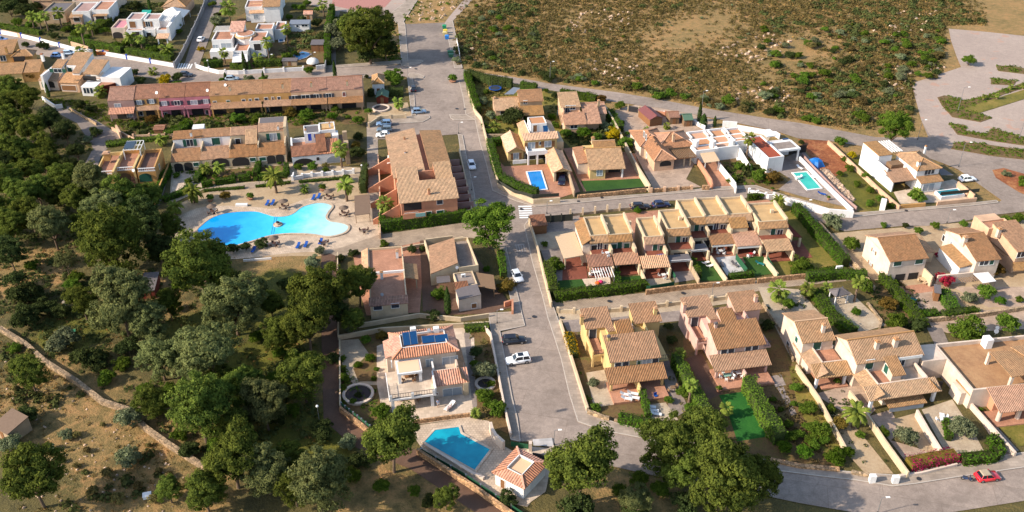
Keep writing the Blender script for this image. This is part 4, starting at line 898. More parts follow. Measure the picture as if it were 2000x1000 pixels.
H.win(b, 'f',(926,597),1.0,1.1, 'brown'); H.ac((905,541),2.75); H.dish((893,527),3.1,.5)
H.slabp([(925,557),(968,565),(964,537),(924,531)],2.6, M['wood'],.1, 'reed_canopy'); H.posts([(928,555),(965,562),(962,540)],2.55, M['wood'],.14, part='post')
H.slabp([(853,553),(880,550),(878,538),(852,540)],2.3, M['grey'],.08, 'porch_roof')
d = H.bx((832,480),(850,464),2.2); H.part('yard_wall', M['cream']).box(d[0], d[1] - 4,0, d[0] + .25, d[3],2.2).box(d[0], d[3] - .25,0, b[2] - 1, d[3],2.2)
MB().box(d[0], d[1] - 9,0, d[0] + 1.4, d[1] - 6.6,2.7).obj('gate_post', M['ochre'], H.root); H.done()
# --- pool villa in the foreground
H = House('villa', 'cream two storey villa with blue solar panels and a balustraded terrace',(770,805), ang_of((766,702),(897,685),6.3))
e = H.bx((766,702),(892,634),6.3); b = [e[0] + .5, e[1] + .5, H.L((897,685),6.3).x - .5, e[3] - .5,0,6.2]
H.walls(b, M['pale']); H.hip(b,.75, M['to'],.5,1.45, M['terra'], M['white']); x0, y0, x1, y1 = b[:4]
fr = H.L((848,754),3.1); y2 = fr.y + .4; rx = H.L((918,745),3.1).x - .3; lx = fr.x
H.walls([lx, y2, rx, y0,0,3.1], M['pale'])                         # ground floor running out below the right terrace
H.part('wall', M['pale']).box(x1 - .3, y2 + 3,3.1, x1, y0,4.2).box(lx, y2 + 2.6,3.1, x1, y2 + 2.85,3.9)
MB().box(lx, y2 + 2.9,3.11, x1 - .3, y0 - .01,3.18).obj('roof_terrace', M['creamf'], H.root)
H.shed([lx + .2, y2, rx - .2, y2 + 2.6,0,2.95],.85, M['to'], M['pale'], 'f',.4)
H.walls([x1, y2 + .5, rx, y1,0,3.0], M['pale']); H.shed([x1, y2, rx - .1, y1,0,3.0],1.1, M['tb'], None, 'r',.4)
l2 = H.bx((752,698),(764,666),4.6); H.walls([l2[0] + .3, l2[1], x0, l2[3],0,4.4], M['pale']); H.shed([l2[0] + .3, l2[1], x0, l2[3],0,4.5],.5, M['to'], M['pale'], 'l',.3)
# upper terrace slab on columns, with its roofed corner
t = H.bx((760,780),(848,772),3.1); tx0 = H.L((760,780),3.1).x; ty0 = H.L((805,776),3.1).y; tx1 = lx
H.part('terrace_slab', M['white']).box(tx0, ty0,2.75, tx1 + .1, y0,3.1)
MB().box(tx0 + .15, ty0 + .15,3.11, tx1, y0 - .05,3.15).obj('roof_terrace', M['creamf'], H.root)
H.rail([(tx0 + .15, ty0 + .2,3.1),(tx1 - .1, ty0 + .2,3.1)],3.15); H.rail([(tx0 + .15, ty0 + .2,3.1),(tx0 + .15, y0 - 3.5,3.1)],3.15)
for xx in (tx0 + .1,(tx0 + tx1) / 2 - .2, tx1 - .5): H.part('parapet_post', M['white']).box(xx, ty0,3.1, xx + .45, ty0 + .4,4.0)
H.part('wall', M['white']).box(tx1 - .05, ty0 + .4,3.1, tx1 + .2, y2 + 2.6,4.1)
for xx in (tx0 + .3, tx1 - .9): MB().box(xx, ty0 + .3,0, xx + .55, ty0 + .85,2.75).obj('pillar', M['white'], H.root)
c = H.bx((776,730),(825,698),5.5); c = [H.L((776,730),5.5).x, H.L((800,728),5.5).y, H.L((825,726),5.5).x, y0 + .1]
H.part('terrace_roof', M['white']).box(c[0], c[1],5.1, c[2], c[3],5.5); MB().box(c[0] + .3, c[1] + .3,5.51, c[2] - .3, c[3] - .6,5.56).obj('terrace_roof_tiles', M['tp'], H.root)
for xx in (c[0] + .1, c[2] - .6): MB().box(xx, c[1] + .1,3.1, xx + .5, c[1] + .6,5.1).obj('pillar', M['white'], H.root)
H.win(b, 'f',(839,710),1.2,2.0, 'l'); H.win(b, 'f',(879,704),2.7,1.7, 'l'); H.part('wall', M['white']).box(lx + .1, y0 - 1.6,3.2, lx + 3, y0,5.6) if 0 else None
H.win([lx, y2, rx,0,0,3.1], 'f',(884,770),3.3,1.7, 'l'); H.win([lx, y2, rx,0,0,3.1], 'f',(852,769),.6,.45, 'brown')
H.win([lx, y0,0,0,0,3.1], 'f',(800,790),5,2.2, 'l'); H.part('wall', M['white']).box(lx + .2, y2 + 2.9,3.15, lx + .5, y2 + 5,4.5)
H.part('stone_chimney_wall', M['cream']).box(rx - .9, y2 - .5,0, rx, y2 + .3,2.9)
for (p, ww, dd) in (((794,665),2.4,3.6),((808,663),2.4,3.6)):
 q = H.L(p,6.9); z = 6.5; m = MB(); m.hull([(q.x - .6, q.y - 1.3, z + .3),(q.x + .62, q.y - 1.3, z + .3),(q.x + .62, q.y + 1.2, z + 1.3),(q.x - .6, q.y + 1.2, z + 1.3)], [(q.x - .6, q.y - 1.35, z + .38),(q.x + .62, q.y - 1.35, z + .38),(q.x + .62, q.y + 1.15, z + 1.4),(q.x - .6, q.y + 1.15, z + 1.4)])
 o = m.obj('solar_panel', M['solar'], H.root); f = MB()
 for s_ in (-.66,.64): f.bar((q.x + s_, q.y - 1.35, z + .36),(q.x + s_, q.y + 1.2, z + 1.38),.08,.1)
 f.obj('panel_frame', M['metal'], o)
for p in ((837,664),(862,662)):
 q = H.L(p,6.9); z = 6.5; m = MB(); m.hull([(q.x - 1.15, q.y - .7, z + .3),(q.x + 1.15, q.y - .7, z + .3),(q.x + 1.15, q.y + .6, z + .9),(q.x - 1.15, q.y + .6, z + .9)], [(q.x - 1.15, q.y - .75, z + .38),(q.x + 1.15, q.y - .75, z + .38),(q.x + 1.15, q.y + .55, z + 1.0),(q.x - 1.15, q.y + .55, z + 1.0)])
 o = m.obj('solar_panel', M['solar'], H.root); f = MB()
 for s_ in (-1.2,1.2): f.bar((q.x + s_, q.y - .75, z + .36),(q.x + s_, q.y + .6, z + .96),.07,.1)
 f.obj('panel_frame', M['metal'], o)
for p in ((807,648),(852,647)):
 q = H.L(p,6.8); MB().box(q.x - .5, q.y - .4,6.3, q.x + .5, q.y + .4,7.7).obj('roof_ventilation_unit', M['frame'], H.root)
H.dish((838,650),6.8,.5); H.win([l2[0] + .3,0,0,0,0,4.4], 'l',(765,711),.4,1.0, 'g') ; H.done()
# --- little pool house
H = House('pool_house', 'small white pool house with a square ring of orange tiles round a flat roof',(968,945), ang_of((965,925),(1028,958),2.8))
cs = [H.L(p,2.8) for p in ((965,925),(1028,958),(1067,903),(1006,869))]
b = [(cs[0].x + cs[3].x) / 2 + .4,(cs[0].y + cs[1].y) / 2 + .4,(cs[1].x + cs[2].x) / 2 - .4,(cs[2].y + cs[3].y) / 2 - .4,0,2.7]
H.walls(b, M['white']); H.hip(b,.6, M['to'],.4,1.3, M['tp'], M['white']); H.win(b, 'f',(982,947),.8,1.9, 'brown'); H.win(b, 'f',(1000,955),.8,.6, 'g'); H.done()
# --- detached houses beyond the main street
H = House('villa', 'tan villa with two stepped clay tile roofs at the top of the right hand gardens',(968,232), ang_of((1016,196),(1059,194),5.4))
b = H.fx((1016,197),(1059,195.5),6.5,5.4); H.walls(b, M['beige']); H.gable(b,1.5, M['tb'], M['peach'], off=.6)
c = H.fx((1018,225),(1061,224),5,2.7); H.shed(c,1.5, M['ty'], None); H.walls([c[0] + .2, c[1] + 2.5, c[2] - .2, b[1] + .5,0,2.9], M['beige']); H.posts([(c[0] + .4, c[1] + .5,0),(c[2] - .4, c[1] + .5,0),((c[0] + c[2]) / 2, c[1] + .5,0)],2.7, M['beige'])
d = H.fx((968,214.5),(1014,212.5),8.5,3.2); H.walls(d, M['peach']); H.gable(d,1.6, M['ty'], M['peach'], off=.55)
H.win(b, 'f',(1026,199.5),1,.9, 'g'); H.win(d, 'f',(985,219.5),2.2,1.1, 'd'); H.win(d, 'f',(1004,218),2.6,1.1, 'd'); H.chim((966,197),4,1,.5, 'beige')
H.slabp([(985,184),(1003,184),(1016,172),(1003,170)],3.6, M['metal'],.08, 'pergola_sheet'); H.done()
H = House('villa', 'peach villa with a recessed upstairs terrace between two tile slopes',(1090,262), ang_of((1104,243),(1144,241),2.9))
a = H.fx((1104,243.5),(1144,241.5),12,2.9); H.walls([a[0], a[1], a[2], a[3],0,2.9], M['peach']); H.shed([a[0], a[1], a[2], a[1] + 4.2,0,2.9],1.5, M['tk'], M['peach'])
u = [a[0], a[1] + 6.2, a[2] - .6, a[3] + 1,0,5.2]; H.walls(u, M['peach']); H.shed([u[0], u[1], u[2], u[3],0,5.2],1.4, M['ty'], M['peach'])
H.part('wall', M['peach']).box(a[0], a[1] + 3.6,0, a[0] + .3, a[1] + 6.4,5.3).box(a[2] - .9, a[1] + 4.2,2.9, a[2] - .6, a[1] + 6.2,4.2)
MB().box(a[0] + .3, a[1] + 4.2,2.91, a[2] - .9, a[1] + 6.2,2.97).obj('roof_terrace', M['terra'], H.root)
r = H.fx((1146,242),(1173,240),7,2.8); H.walls([r[0], r[1] + 2, r[2], r[3],0,2.8], M['peach']); H.shed([r[0], r[1], r[2], r[3],0,2.8],2.0, M['tk'], M['peach'])
r2 = H.fx((1166,225),(1183,223.5),5,3.0); H.walls(r2, M['beige']); H.gable([r[0], r2[1] + .5, r2[2], r2[3] + 3,0,3.4],1.4, M['tk'], M['peach'])
H.win(u, 'f',(1109,213),1.2,2.0, 'g'); H.win(u, 'f',(1118,210),1.6,1.1, 'g'); H.win(a, 'f',(1121,247),1.9,1.2, 'g'); H.chim((1169,206),4.6,1.4,.6, 'beige')
for p in ((1089,232),(1099,247)): H.win(a, 'l', p,.5,1.2, 'g')
H.done()
H = House('villa', 'yellow villa with a white roof tower, brown shutters and a white two storey porch',(998,322), ang_of((1024,271),(1090,266),6.0))
b = H.fx((1025,272),(1088,267.5),9.5,5.9); H.walls(b, M['yellow']); x0, y0, x1, y1 = b[:4]
H.shed([x0, y0, x1, y0 + 1.7,0,5.8],.8, M['tp'], M['yellow'], 'f',.4); H.shed([x0, y0 + 1.7, x0 + 1.5, y1,0,5.8],.7, M['tp'], None, 'l',.4); H.shed([x1 - 1.5, y0 + 1.7, x1, y1,0,5.8],.7, M['tp'], None, 'r',.4)
MB().box(x0 + 1.5, y0 + 1.7,5.91, x1 - 1.5, y1,5.97).obj('roof_terrace', M['terra'], H.root); H.part('wall', M['white']).box(x0 + 1.5, y0 + 1.7,5.9, x0 + 1.7, y1,6.7).box(x0 + 1.7, y0 + 1.7,5.9, x1 - 1.5, y0 + 1.9,6.6).box(x1 - 1.7, y0 + 1.9,5.9, x1 - 1.5, y1,6.7)
t = H.fx((1036,242),(1068,240.5),4.2,8.6,5.9); H.flat(t, M['white'], M['tk'],.2,.2); H.win(t, 'f',(1045,251),1.0,1.9, 'brown')
q = H.L((1065,254),6.8); m = MB(); m.hull([(q.x - .6, q.y - .6,6.5),(q.x + .6, q.y - .6,6.5),(q.x + .6, q.y + .3,7.9),(q.x - .6, q.y + .3,7.9)], [(q.x - .6, q.y - .7,6.56),(q.x + .6, q.y - .7,6.56),(q.x + .6, q.y + .2,7.96),(q.x - .6, q.y + .2,7.96)]); m.obj('solar_panel', M['solar'], H.root)
H.win(b, 'f',(1038,284),1.7,1.6, 'l', 'brown'); H.win(b, 'f',(1070,281),1.7,1.6, 'l', 'brown'); H.win(b, 'f',(1055,280),.5,.8, 'g')
pf = H.L((1047,322),0).y; px0, px1 = x0 + .2, H.L((1068,322),0).x + .2
H.part('balcony', M['white']).box(px0, pf,2.75, px1, y0,3.05).box(px0, pf,3.05, px1, pf + .2,3.9).box(px0, pf + .2,3.05, px0 + .2, y0,3.9)
for xx in (px0,(px0 + px1) / 2 - .2, px1 - .4): MB().box(xx, pf,0, xx + .4, pf + .4,2.75).obj('pillar', M['white'], H.root)
for px in (1036,1058): H.win([x0, y0, x1,0,0,5.9], 'f',(px,313),2.8,1.9, 'dark')
l = H.fx((993,297),(1022,291),9,3.0); H.walls(l, M['yellow']); H.gable([l[0], l[1], l[2], l[3],0,3.0],1.2, M['tp'], M['yellow'], 'y',.4); H.win(l, 'f',(1008,305),1.3,1.7, 'l', 'brown')
H.part('porch_wall', M['white']).box(l[0] + 1, l[1] - 1.6,0, px0, l[1] - 1.4,1.0)
r = [H.L((1083,338),2.9).x, H.L((1098,334),2.9).y, H.L((1113,329),2.9).x, H.L((1080,294),3.2).y]; H.walls([r[0] + .4, r[1] + 6.5, r[2] - .4, r[3],0,2.9], M['yellow'])
H.gable([r[0], r[1], r[2], r[3],0,2.9],1.0, M['tp'], M['yellow'], 'y',.3)
for xx in (r[0] + .1, r[2] - .6): MB().box(xx, r[1] + .1,0, xx + .5, r[1] + .6,2.9).obj('pillar', M['cream'], H.root)
H.part('wall', M['cream']).box(r[0] + .4, r[1] + .6,0, r[0] + .6, r[1] + 6.5,2.8).box(r[2] - .6, r[1] + .6,0, r[2] - .4, r[1] + 6.5,2.8)
H.part('wall', M['cream']).box(x1, y0 + 1,0, x1 + 2, y1 - 2,3.9); H.done()
H = House('bungalow', 'yellow bungalow with a broad mossy tile roof above the bright green lawn',(1150,350), ang_of((1152,329),(1220,326),3.0))
b = H.fx((1153,330),(1219,327),13,3.0); x0, y0, x1, y1 = b[:4]; xp = H.L((1183,329),3).x
H.walls([x0, y0, xp, y1,0,3.0], M['yellow']); H.walls([xp, y0 + 3.2, x1, y1,0,3.0], M['beige']); H.gable([x0, y0, x1, y0 + 11,0,3.0],2.2, M['ty'], M['yellow'], off=.62)
H.gable([x0 + 2.5, y0 + 7, x1 - .6, y1 + 2,0,3.2],1.9, M['tr'], M['yellow'], 'x',.2,.5)
H.walls([x0 - 2.6, y0 + 3, x0, y1 - 1,0,2.9], M['pale']); H.shed([x0 - 2.6, y0 + 3, x0, y1 - 1,0,2.9],.3, M['tk'], None, 'l',.1)
MB().box(x1 - .5, y0 + .2,0, x1 - .1, y0 + .6,3.0).obj('pillar', M['white'], H.root); H.win([x0, y0,0,0,0,3], 'f',(1171,337),1.4,1.7, 'l'); H.win([x0, y0 + 3.2,0,0,0,3], 'f',(1200,331),3,1.9, 'd', None, fr=False)
H.chim((1158,277),4.4,1.1,.7, 'cream'); H.done()
H = House('bungalow', 'rambling bungalow with hipped orange tile roofs and a stone paved yard',(1280,330), ang_of((1286,290),(1352,284),3.2))
b = H.bx((1287,290),(1343,256),3.2); b[2] = H.L((1354,284),3.2).x; H.walls(b, M['beige']); H.hip(b,2.0, M['tk'],.5)
a = H.bx((1270,264),(1284,250),3.2); H.walls([b[0] - 4, b[3] - 6, b[0] + 2, b[3] + 3,0,3.2], M['pale']); H.hip([b[0] - 4, b[3] - 6, b[0] + 3, b[3] + 3,0,3.1],1.4, M['tk'],.4)
c = H.fx((1279,314),(1317,310.5),12.5,3.0); H.walls(c, M['peach']); H.hip(c,1.6, M['tk'],.4)
H.win(c, 'f',(1300,319),3.0,1.5, 'dark', None, True)
for p in ((1256,296),(1263,303)): H.win(c, 'l', p,.7,1.3, 'l')
for p in ((1258,262),(1262,268)): H.win([b[0] - 4,0,0,0,0,3.2], 'l', p,.7,1.4, 'g')
H.slats([c[2] + .4, b[1] - 5.2, b[2] - 1, b[1] - .4],2.6,14, M['wood'], 'y',.16); H.slats([c[2] + .4, b[1] - 5.2, b[2] - 1, b[1] - .4],2.45,4, M['brown'], 'x')
for xx in (c[2] + 3, b[2] - 2.5): MB().box(xx, b[1] - 5,0, xx + .3, b[1] - 4.7,2.5).obj('pergola_post', M['cream'], H.root)
H.chim((1315,273),4.6,1.5,.6, 'peach'); H.done()
# --- white stepped terraces in the middle right
H = House('terrace_house', 'white walled home of long narrow terracotta roof decks stepping towards the street',(1380,330), ang_of((1372,317),(1405,313),2.8) - .0)
cols = [((1356,296),(1344,258)),((1398,290),(1374,254)),((1428,278),(1410,252))]
for k,(f_, g_) in enumerate(cols):
 p, q = H.L(f_,3.6), H.L(g_,3.6); w = 6.2 if k < 2 else 5.2; n = 3
 for j in range(n):
  ya, yb = p.y + (q.y - p.y) * j / n, p.y + (q.y - p.y) * (j + 1) / n; xa = p.x + (q.x - p.x) * (j + .5) / n; b = [xa, ya, xa + w, yb + .02,0,3.7 - .02 * k]
  H.flat(b, M['white'], M['tk'],.6,.35, 'lr' + ('f' if j == 0 else '') + ('b' if j == n - 1 else ''))
H.slabp([(1376,318),(1406,314),(1392,291),(1365,294)],2.9, M['ccanvas'],.08, 'awning'); H.posts([(1378,317),(1404,313)],2.85, M['white'],.15, part='post')
for p in ((1359,280),(1392,281),(1430,279)):
 q = H.L(p,4); H.part('round_turret', M['white']).tube((q.x, q.y,2),(q.x, q.y,4.9),.8, n=12)
H.done()
# --- modern white house
H = House('modern_house', 'modern white box house with a rust red flat roof beside the turquoise pool',(1501,329), ang_of((1501,309),(1532,305),4.2))
p, q, r = H.L((1501,309),4.2), H.L((1532,305),4.2), H.L((1476,265),4.2)
H.flat([p.x, p.y, q.x, r.y,0,4.2], M['white'], plain('rust_roof', P(176,82,50),.85),.35,.3)
b = [q.x, H.L((1545,291),3.8).y, H.L((1566,290),3.8).x, H.L((1545,268),3.8).y,0,3.6]
H.part('roof_slab', M['white']).box(b[0], b[1],3.2, b[2], b[1] + 5,3.7); H.walls([b[0], b[1] + 4, b[2], b[3],0,3.5], M['white'])
MB().box(b[0] + .8, b[1] + .8,3.71, b[2] - .8, b[1] + 4.2,3.76).obj('roof_gravel', M['greyf'], H.root); MB().box(b[0] + .5, b[1] + 5.6,3.51, b[2] - 2.4, b[3] - .5,3.56).obj('roof_terrace', M['redf'], H.root)
MB().box(b[0] + 1.5, b[1] + 8,3.6, b[0] + 4.4, b[1] + 12,3.85).obj('skylight', M['frame'], H.root); MB().box(b[2] - 2, b[1] + 6,3.6, b[2] - .4, b[3] - .5,3.8).obj('roof_solar_sheet', M['solar'], H.root)
MB().box(b[2] - .6, b[1] + .1,0, b[2] - .2, b[1] + .5,3.2).obj('pillar', M['white'], H.root); H.win([b[0], b[1] + 4, b[2],0,0,3.4], 'f',(1556,303),5,2.2, 'd', None, fr=False)
for pp in ((1475,295),(1485,303),(1468,290)): H.win([p.x,0,0,0,0,4], 'l', pp,.9,1.8, 'l')
m = MB(); yy = p.y + 2; m.hull([(p.x - 3.2, yy,0),(p.x - 2.9, yy,0),(p.x - 2.9, r.y - 1,0),(p.x - 3.2, r.y - 1,0)], [(p.x - 3.2, yy,.8),(p.x - 2.9, yy,.8),(p.x - 2.9, r.y - 1,3.6),(p.x - 3.2, r.y - 1,3.6)]); m.obj('stair_wall', M['white'], H.root)
H.done()
# --- white house at the roundabout
H = House('villa', 'white villa with roof pergola bars and brown tile roofs beside the car park road',(1716,350), ang_of((1717,305),(1743,302),6.0))
p, q, r = H.L((1717,305),6.0), H.L((1743,302),6.0), H.L((1684,280),6.0)
a = [p.x, p.y, q.x, r.y,0,6.0]; H.walls(a, M['white']); H.shed(a,.15, M['ty'], None, 'f',.05,.2)
H.slats([q.x, p.y + 1, q.x + 3.4, r.y],6.0,6, M['frame'], 'y',.22)
t = H.bx((1742,354),(1790,349),2.9); fy = H.L((1766,352),2.9).y; bxr = H.L((1792,333),5.4)
g = [p.x, fy + 2.2, H.L((1790,349),2.9).x, p.y,0,3.1]; H.walls([g[0], g[1] + 1, g[2], p.y,0,3.1], M['white']); MB().box(g[0] + .3, g[1] + 1.2,3.11, g[2], p.y - .02,3.2).obj('roof_terrace', M['terra'], H.root)
H.part('wall', M['white']).box(p.x, g[1] + 1,3.1, p.x + .3, p.y,4.6).box(p.x, fy,0, p.x + .3, g[1] + 1,2.7).box(q.x - .3, p.y + 3,3.1, q.x, r.y,5.9)
H.shed([p.x, fy, g[2], fy + 4,0,2.8],1.1, M['tb'], None, 'f',.3); H.posts([(g[2] - .4, fy + .4,0)],2.8, M['white'])
R1, R2, R3 = H.L((1792,333),5.2), H.L((1836,328),5.2), H.L((1762,300),5.2)
c = [R1.x, R1.y, R2.x, R3.y,0,5.2]; H.walls(c, M['white']); H.hip(c,1.5, M['tr'],.4)
d = H.fx((1800,358),(1840,353),4.6,2.8); H.walls(d, M['white']); H.shed(d,1.3, M['tr'], M['white'])
H.slabp([(1838,342),(1863,342),(1838,326),(1830,328)],3.0, M['grey'],.06, 'shade_sail')
H.win(c, 'f',(1812,336),1.6,1.4, 'g'); H.win(c, 'f',(1822,334),.8,1.4, 'g'); H.win(d, 'f',(1813,366),3,1.9, 'l'); H.win([g[0], g[1] + 1,0,0,0,3], 'f',(1762,356),6,2.1, 'd', None, fr=False)
q2 = H.L((1746,325),3.2); m = MB().box(q2.x - 1.6, q2.y - 1.2,3.2, q2.x + 1.6, q2.y + 1.2,4.3); m.obj('covered_patio_furniture', M['wood'], H.root)
H.chim((1793,325),5.6,1.3,.7, 'white'); H.chim((1806,296),5.6,1.4,.4, 'white'); H.done()
# --- long stepped terrace in the middle of the right half
A3 = ang_of((1156,474),(1231,469),5.6)
U = [ # back-left, back-right x ; front strip eave left, right ; porch eave left,right ; flags
 dict(bl=(1132,424), br=(1173,420), e=(1155,473,1192,471), p=(1151,522,1198,518), pm='td', lab='left end house of the stepped terrace, with a brown porch roof and slatted pergola'),
 dict(bl=(1175,420), br=(1219,416), e=(1193,471,1231,469), p=(1202,518,1250,514), pm='tk', lab='stepped terrace house with a pink tiled porch, second from the left'),
 dict(bl=(1230,426), br=(1275,422), e=(1263,476,1299,473), p=(1257,525,1309,520), pm='tp', lab='stepped terrace house set forward with a pale orange porch roof, third from the left'),
 dict(bl=(1272,411), br=(1318,407), e=(1308,460,1344,457), p=(1308,511,1351,507), pm='grey', lab='stepped terrace house with a dry plant on its flat roof and a grey awning'),
 dict(bl=(1306,391), br=(1353,387), e=(1343,438,1381,435), p=(1349,491,1384,487), pm='grey', lab='stepped terrace house with a grey corrugated awning above the lawn with white loungers'),
 dict(bl=(1355,387), br=(1399,383), e=(1382,435,1418,432), p=(1391,479,1436,475), pm='tb', lab='stepped terrace house behind the white paved patio, brown porch roof'),
 dict(bl=(1402,386), br=(1448,383), e=(1428,431,1466,428), p=(1440,482,1487,478), pm='tk', lab='stepped terrace house with a small tiled box room over its pink porch roof'),
 dict(bl=(1464,397), br=(1497,393), e=(1488,447,1534,441), p=(1500,493,1549,487), pm='ty', lab='right end house of the stepped terrace, next to the large hedged lawn')]
for i, u in enumerate(U):
 ex0, ey0, ex1, ey1 = u['e']; H = House('terraced_house', u['lab'],(ex0, ey0 + 45), A3, 'house', 'houses of the stepped terrace')
 ev = H.fx((ex0, ey0),(ex1, ey1),1,5.5); back = H.L(u['bl'],6.1); x0 = ev[0]; x1 = H.L((ex1, ey1),5.5).x + (.9 if i in (1,3,5,6,7) else .1); y0 = ev[1] + .4; y1 = back.y
 H.flat([x0, y0 + 1.3, x1, y1,0,6.1], M['cream'], M['tan'],.55,.25)
 H.walls([x0, y0 + .5, x1, y0 + 1.3,0,5.4], M['lilac'] if i in (2,) else M['cream']); H.shed([x0 + .1, y0 + .1, x1 - .5, y0 + 1.5,0,5.2],.75, M['tr'] if i != 2 else M['tb'], None, 'f',.35)
 w = H.part('party_wall', M['cream']); w.box(x1 - .3, y0 + 1.3,5.5, x1 + .1, y1,6.5); w.box(x1 - .3, y0 - 2.4,2.8, x1 + .1, y0 + 1.3,4.6)
 pe = u['p']; pr = H.fx(pe[:2], pe[2:],1,2.6); py = pr[1] + .3; px0, px1 = pr[0] + .2, H.L(pe[2:],2.6).x - .2
 tb_ = y0 - 2.3
 H.walls([x0, tb_, x1 - .31, y0 + .5,0,2.95], M['cream']); MB().box(x0 + .1, tb_,2.96, x1 - .4, y0 + .5,3.02).obj('roof_terrace', M['redf'], H.root)
 if u['pm'] == 'grey': H.slabp([pe[:2], pe[2:],(pe[2] - 8, pe[3] - 12),(pe[0] - 8, pe[1] - 12)],2.7, M['grey'],.1, 'awning'); H.part('awning_edge', M['frame']).box(px0, py - .3,2.3, px1, py - .2,2.75)
 else: H.shed([px0, py, px1, tb_ + .3,0,2.55],.85, M[u['pm']], None, 'f',.3)
 if u['pm'] in ('tb', 'tk') and i > 4: H.part('awning_edge', M['canvas']).box(px0, py - .25,1.95, px1, py - .15,2.6)
 w.box(px1 - .1, py - 1.0,0, px1 + .25, tb_,2.5); MB().box(px0, py + .2,0, px0 + .35, py + .55,2.5).obj('pillar', M['cream'], H.root)
 MB().box(px0, py - .6,.02, px1, tb_,.2).obj('patio', M['redf'], H.root)
 fb = [x0, y0 + .5, x1,0,2.96,5.4]; cx = (ex0 + ex1) / 2; cy = (ey0 + ey1) / 2
 H.win(fb, 'f',(cx - 2, cy + 13),1.0,1.9, 'green' if i in (1,2,3,4,7) else 'g'); H.win(fb, 'f',(cx + 12, cy + 10.5),1.2,1.2, 'green' if i in (1,2) else 'g'); 
 if i in (0,1,5): H.win(fb, 'f',(cx - 13, cy + 12),1.2,1.2, 'green' if i == 1 else 'd')
 H.win([px0, tb_,0,0,0,2.9], 'f',((pe[0] + pe[2]) / 2, pe[1] + 8),3.6,2.1, 'd', None, fr=False)
 if i not in (4,): 
  q = H.L((u['br'][0] + 14, u['br'][1] + 22),5.6); m = MB(); m.box(q.x - .8, q.y - .35,5.55, q.x - .1, q.y + .35,6.4).obj('roof_vent_box', M['cream'], H.root)
 if i == 0:
  H.plane([(x0 - 1.9, y0,4.7),(x0, y0,6.0),(x0, y1,6.0),(x0 - 1.9, y1,4.7)], M['tr']); H.walls([x0 - 1.7, y0 + .2, x0, y1 - .3,0,4.6], M['pale'])
  H.slabp([(1102,505),(1140,498),(1122,452),(1084,460)],3.0, M['ccanvas'],.2, 'carport_roof'); H.posts([(1104,504),(1138,497)],2.8, M['cream'],.3)
  H.slats([px0 + .5, py - 4.2, px1 - .4, py - .5],2.3,8, M['frame'], 'y',.1)
  for xx in (px0 + .6, px1 - .5): MB().box(xx, py - 4.2,0, xx + .1, py - 4.1,2.3).obj('pergola_post', M['metal'], H.root)
 if i == 6: H.walls([x0 - .3, tb_ + .2, x0 + 3.4, y0 + .6,0,4.4], M['cream']); H.shed([x0 - .3, tb_ + .2, x0 + 3.4, y0 + .6,0,4.5],1.0, M['ty'], M['cream'], 'f',.1)
 if i == 7:
  H.slabp([(1539,460),(1567,464),(1526,422),(1516,424)],2.7, M['redw'],.12, 'side_porch_roof'); H.posts([(1563,463)],2.6, M['cream'],.5)
  MB().box(px1, py,.02, px1 + 5, y0 + 2,.16).obj('patio', M['redf'], H.root)
 H.done()
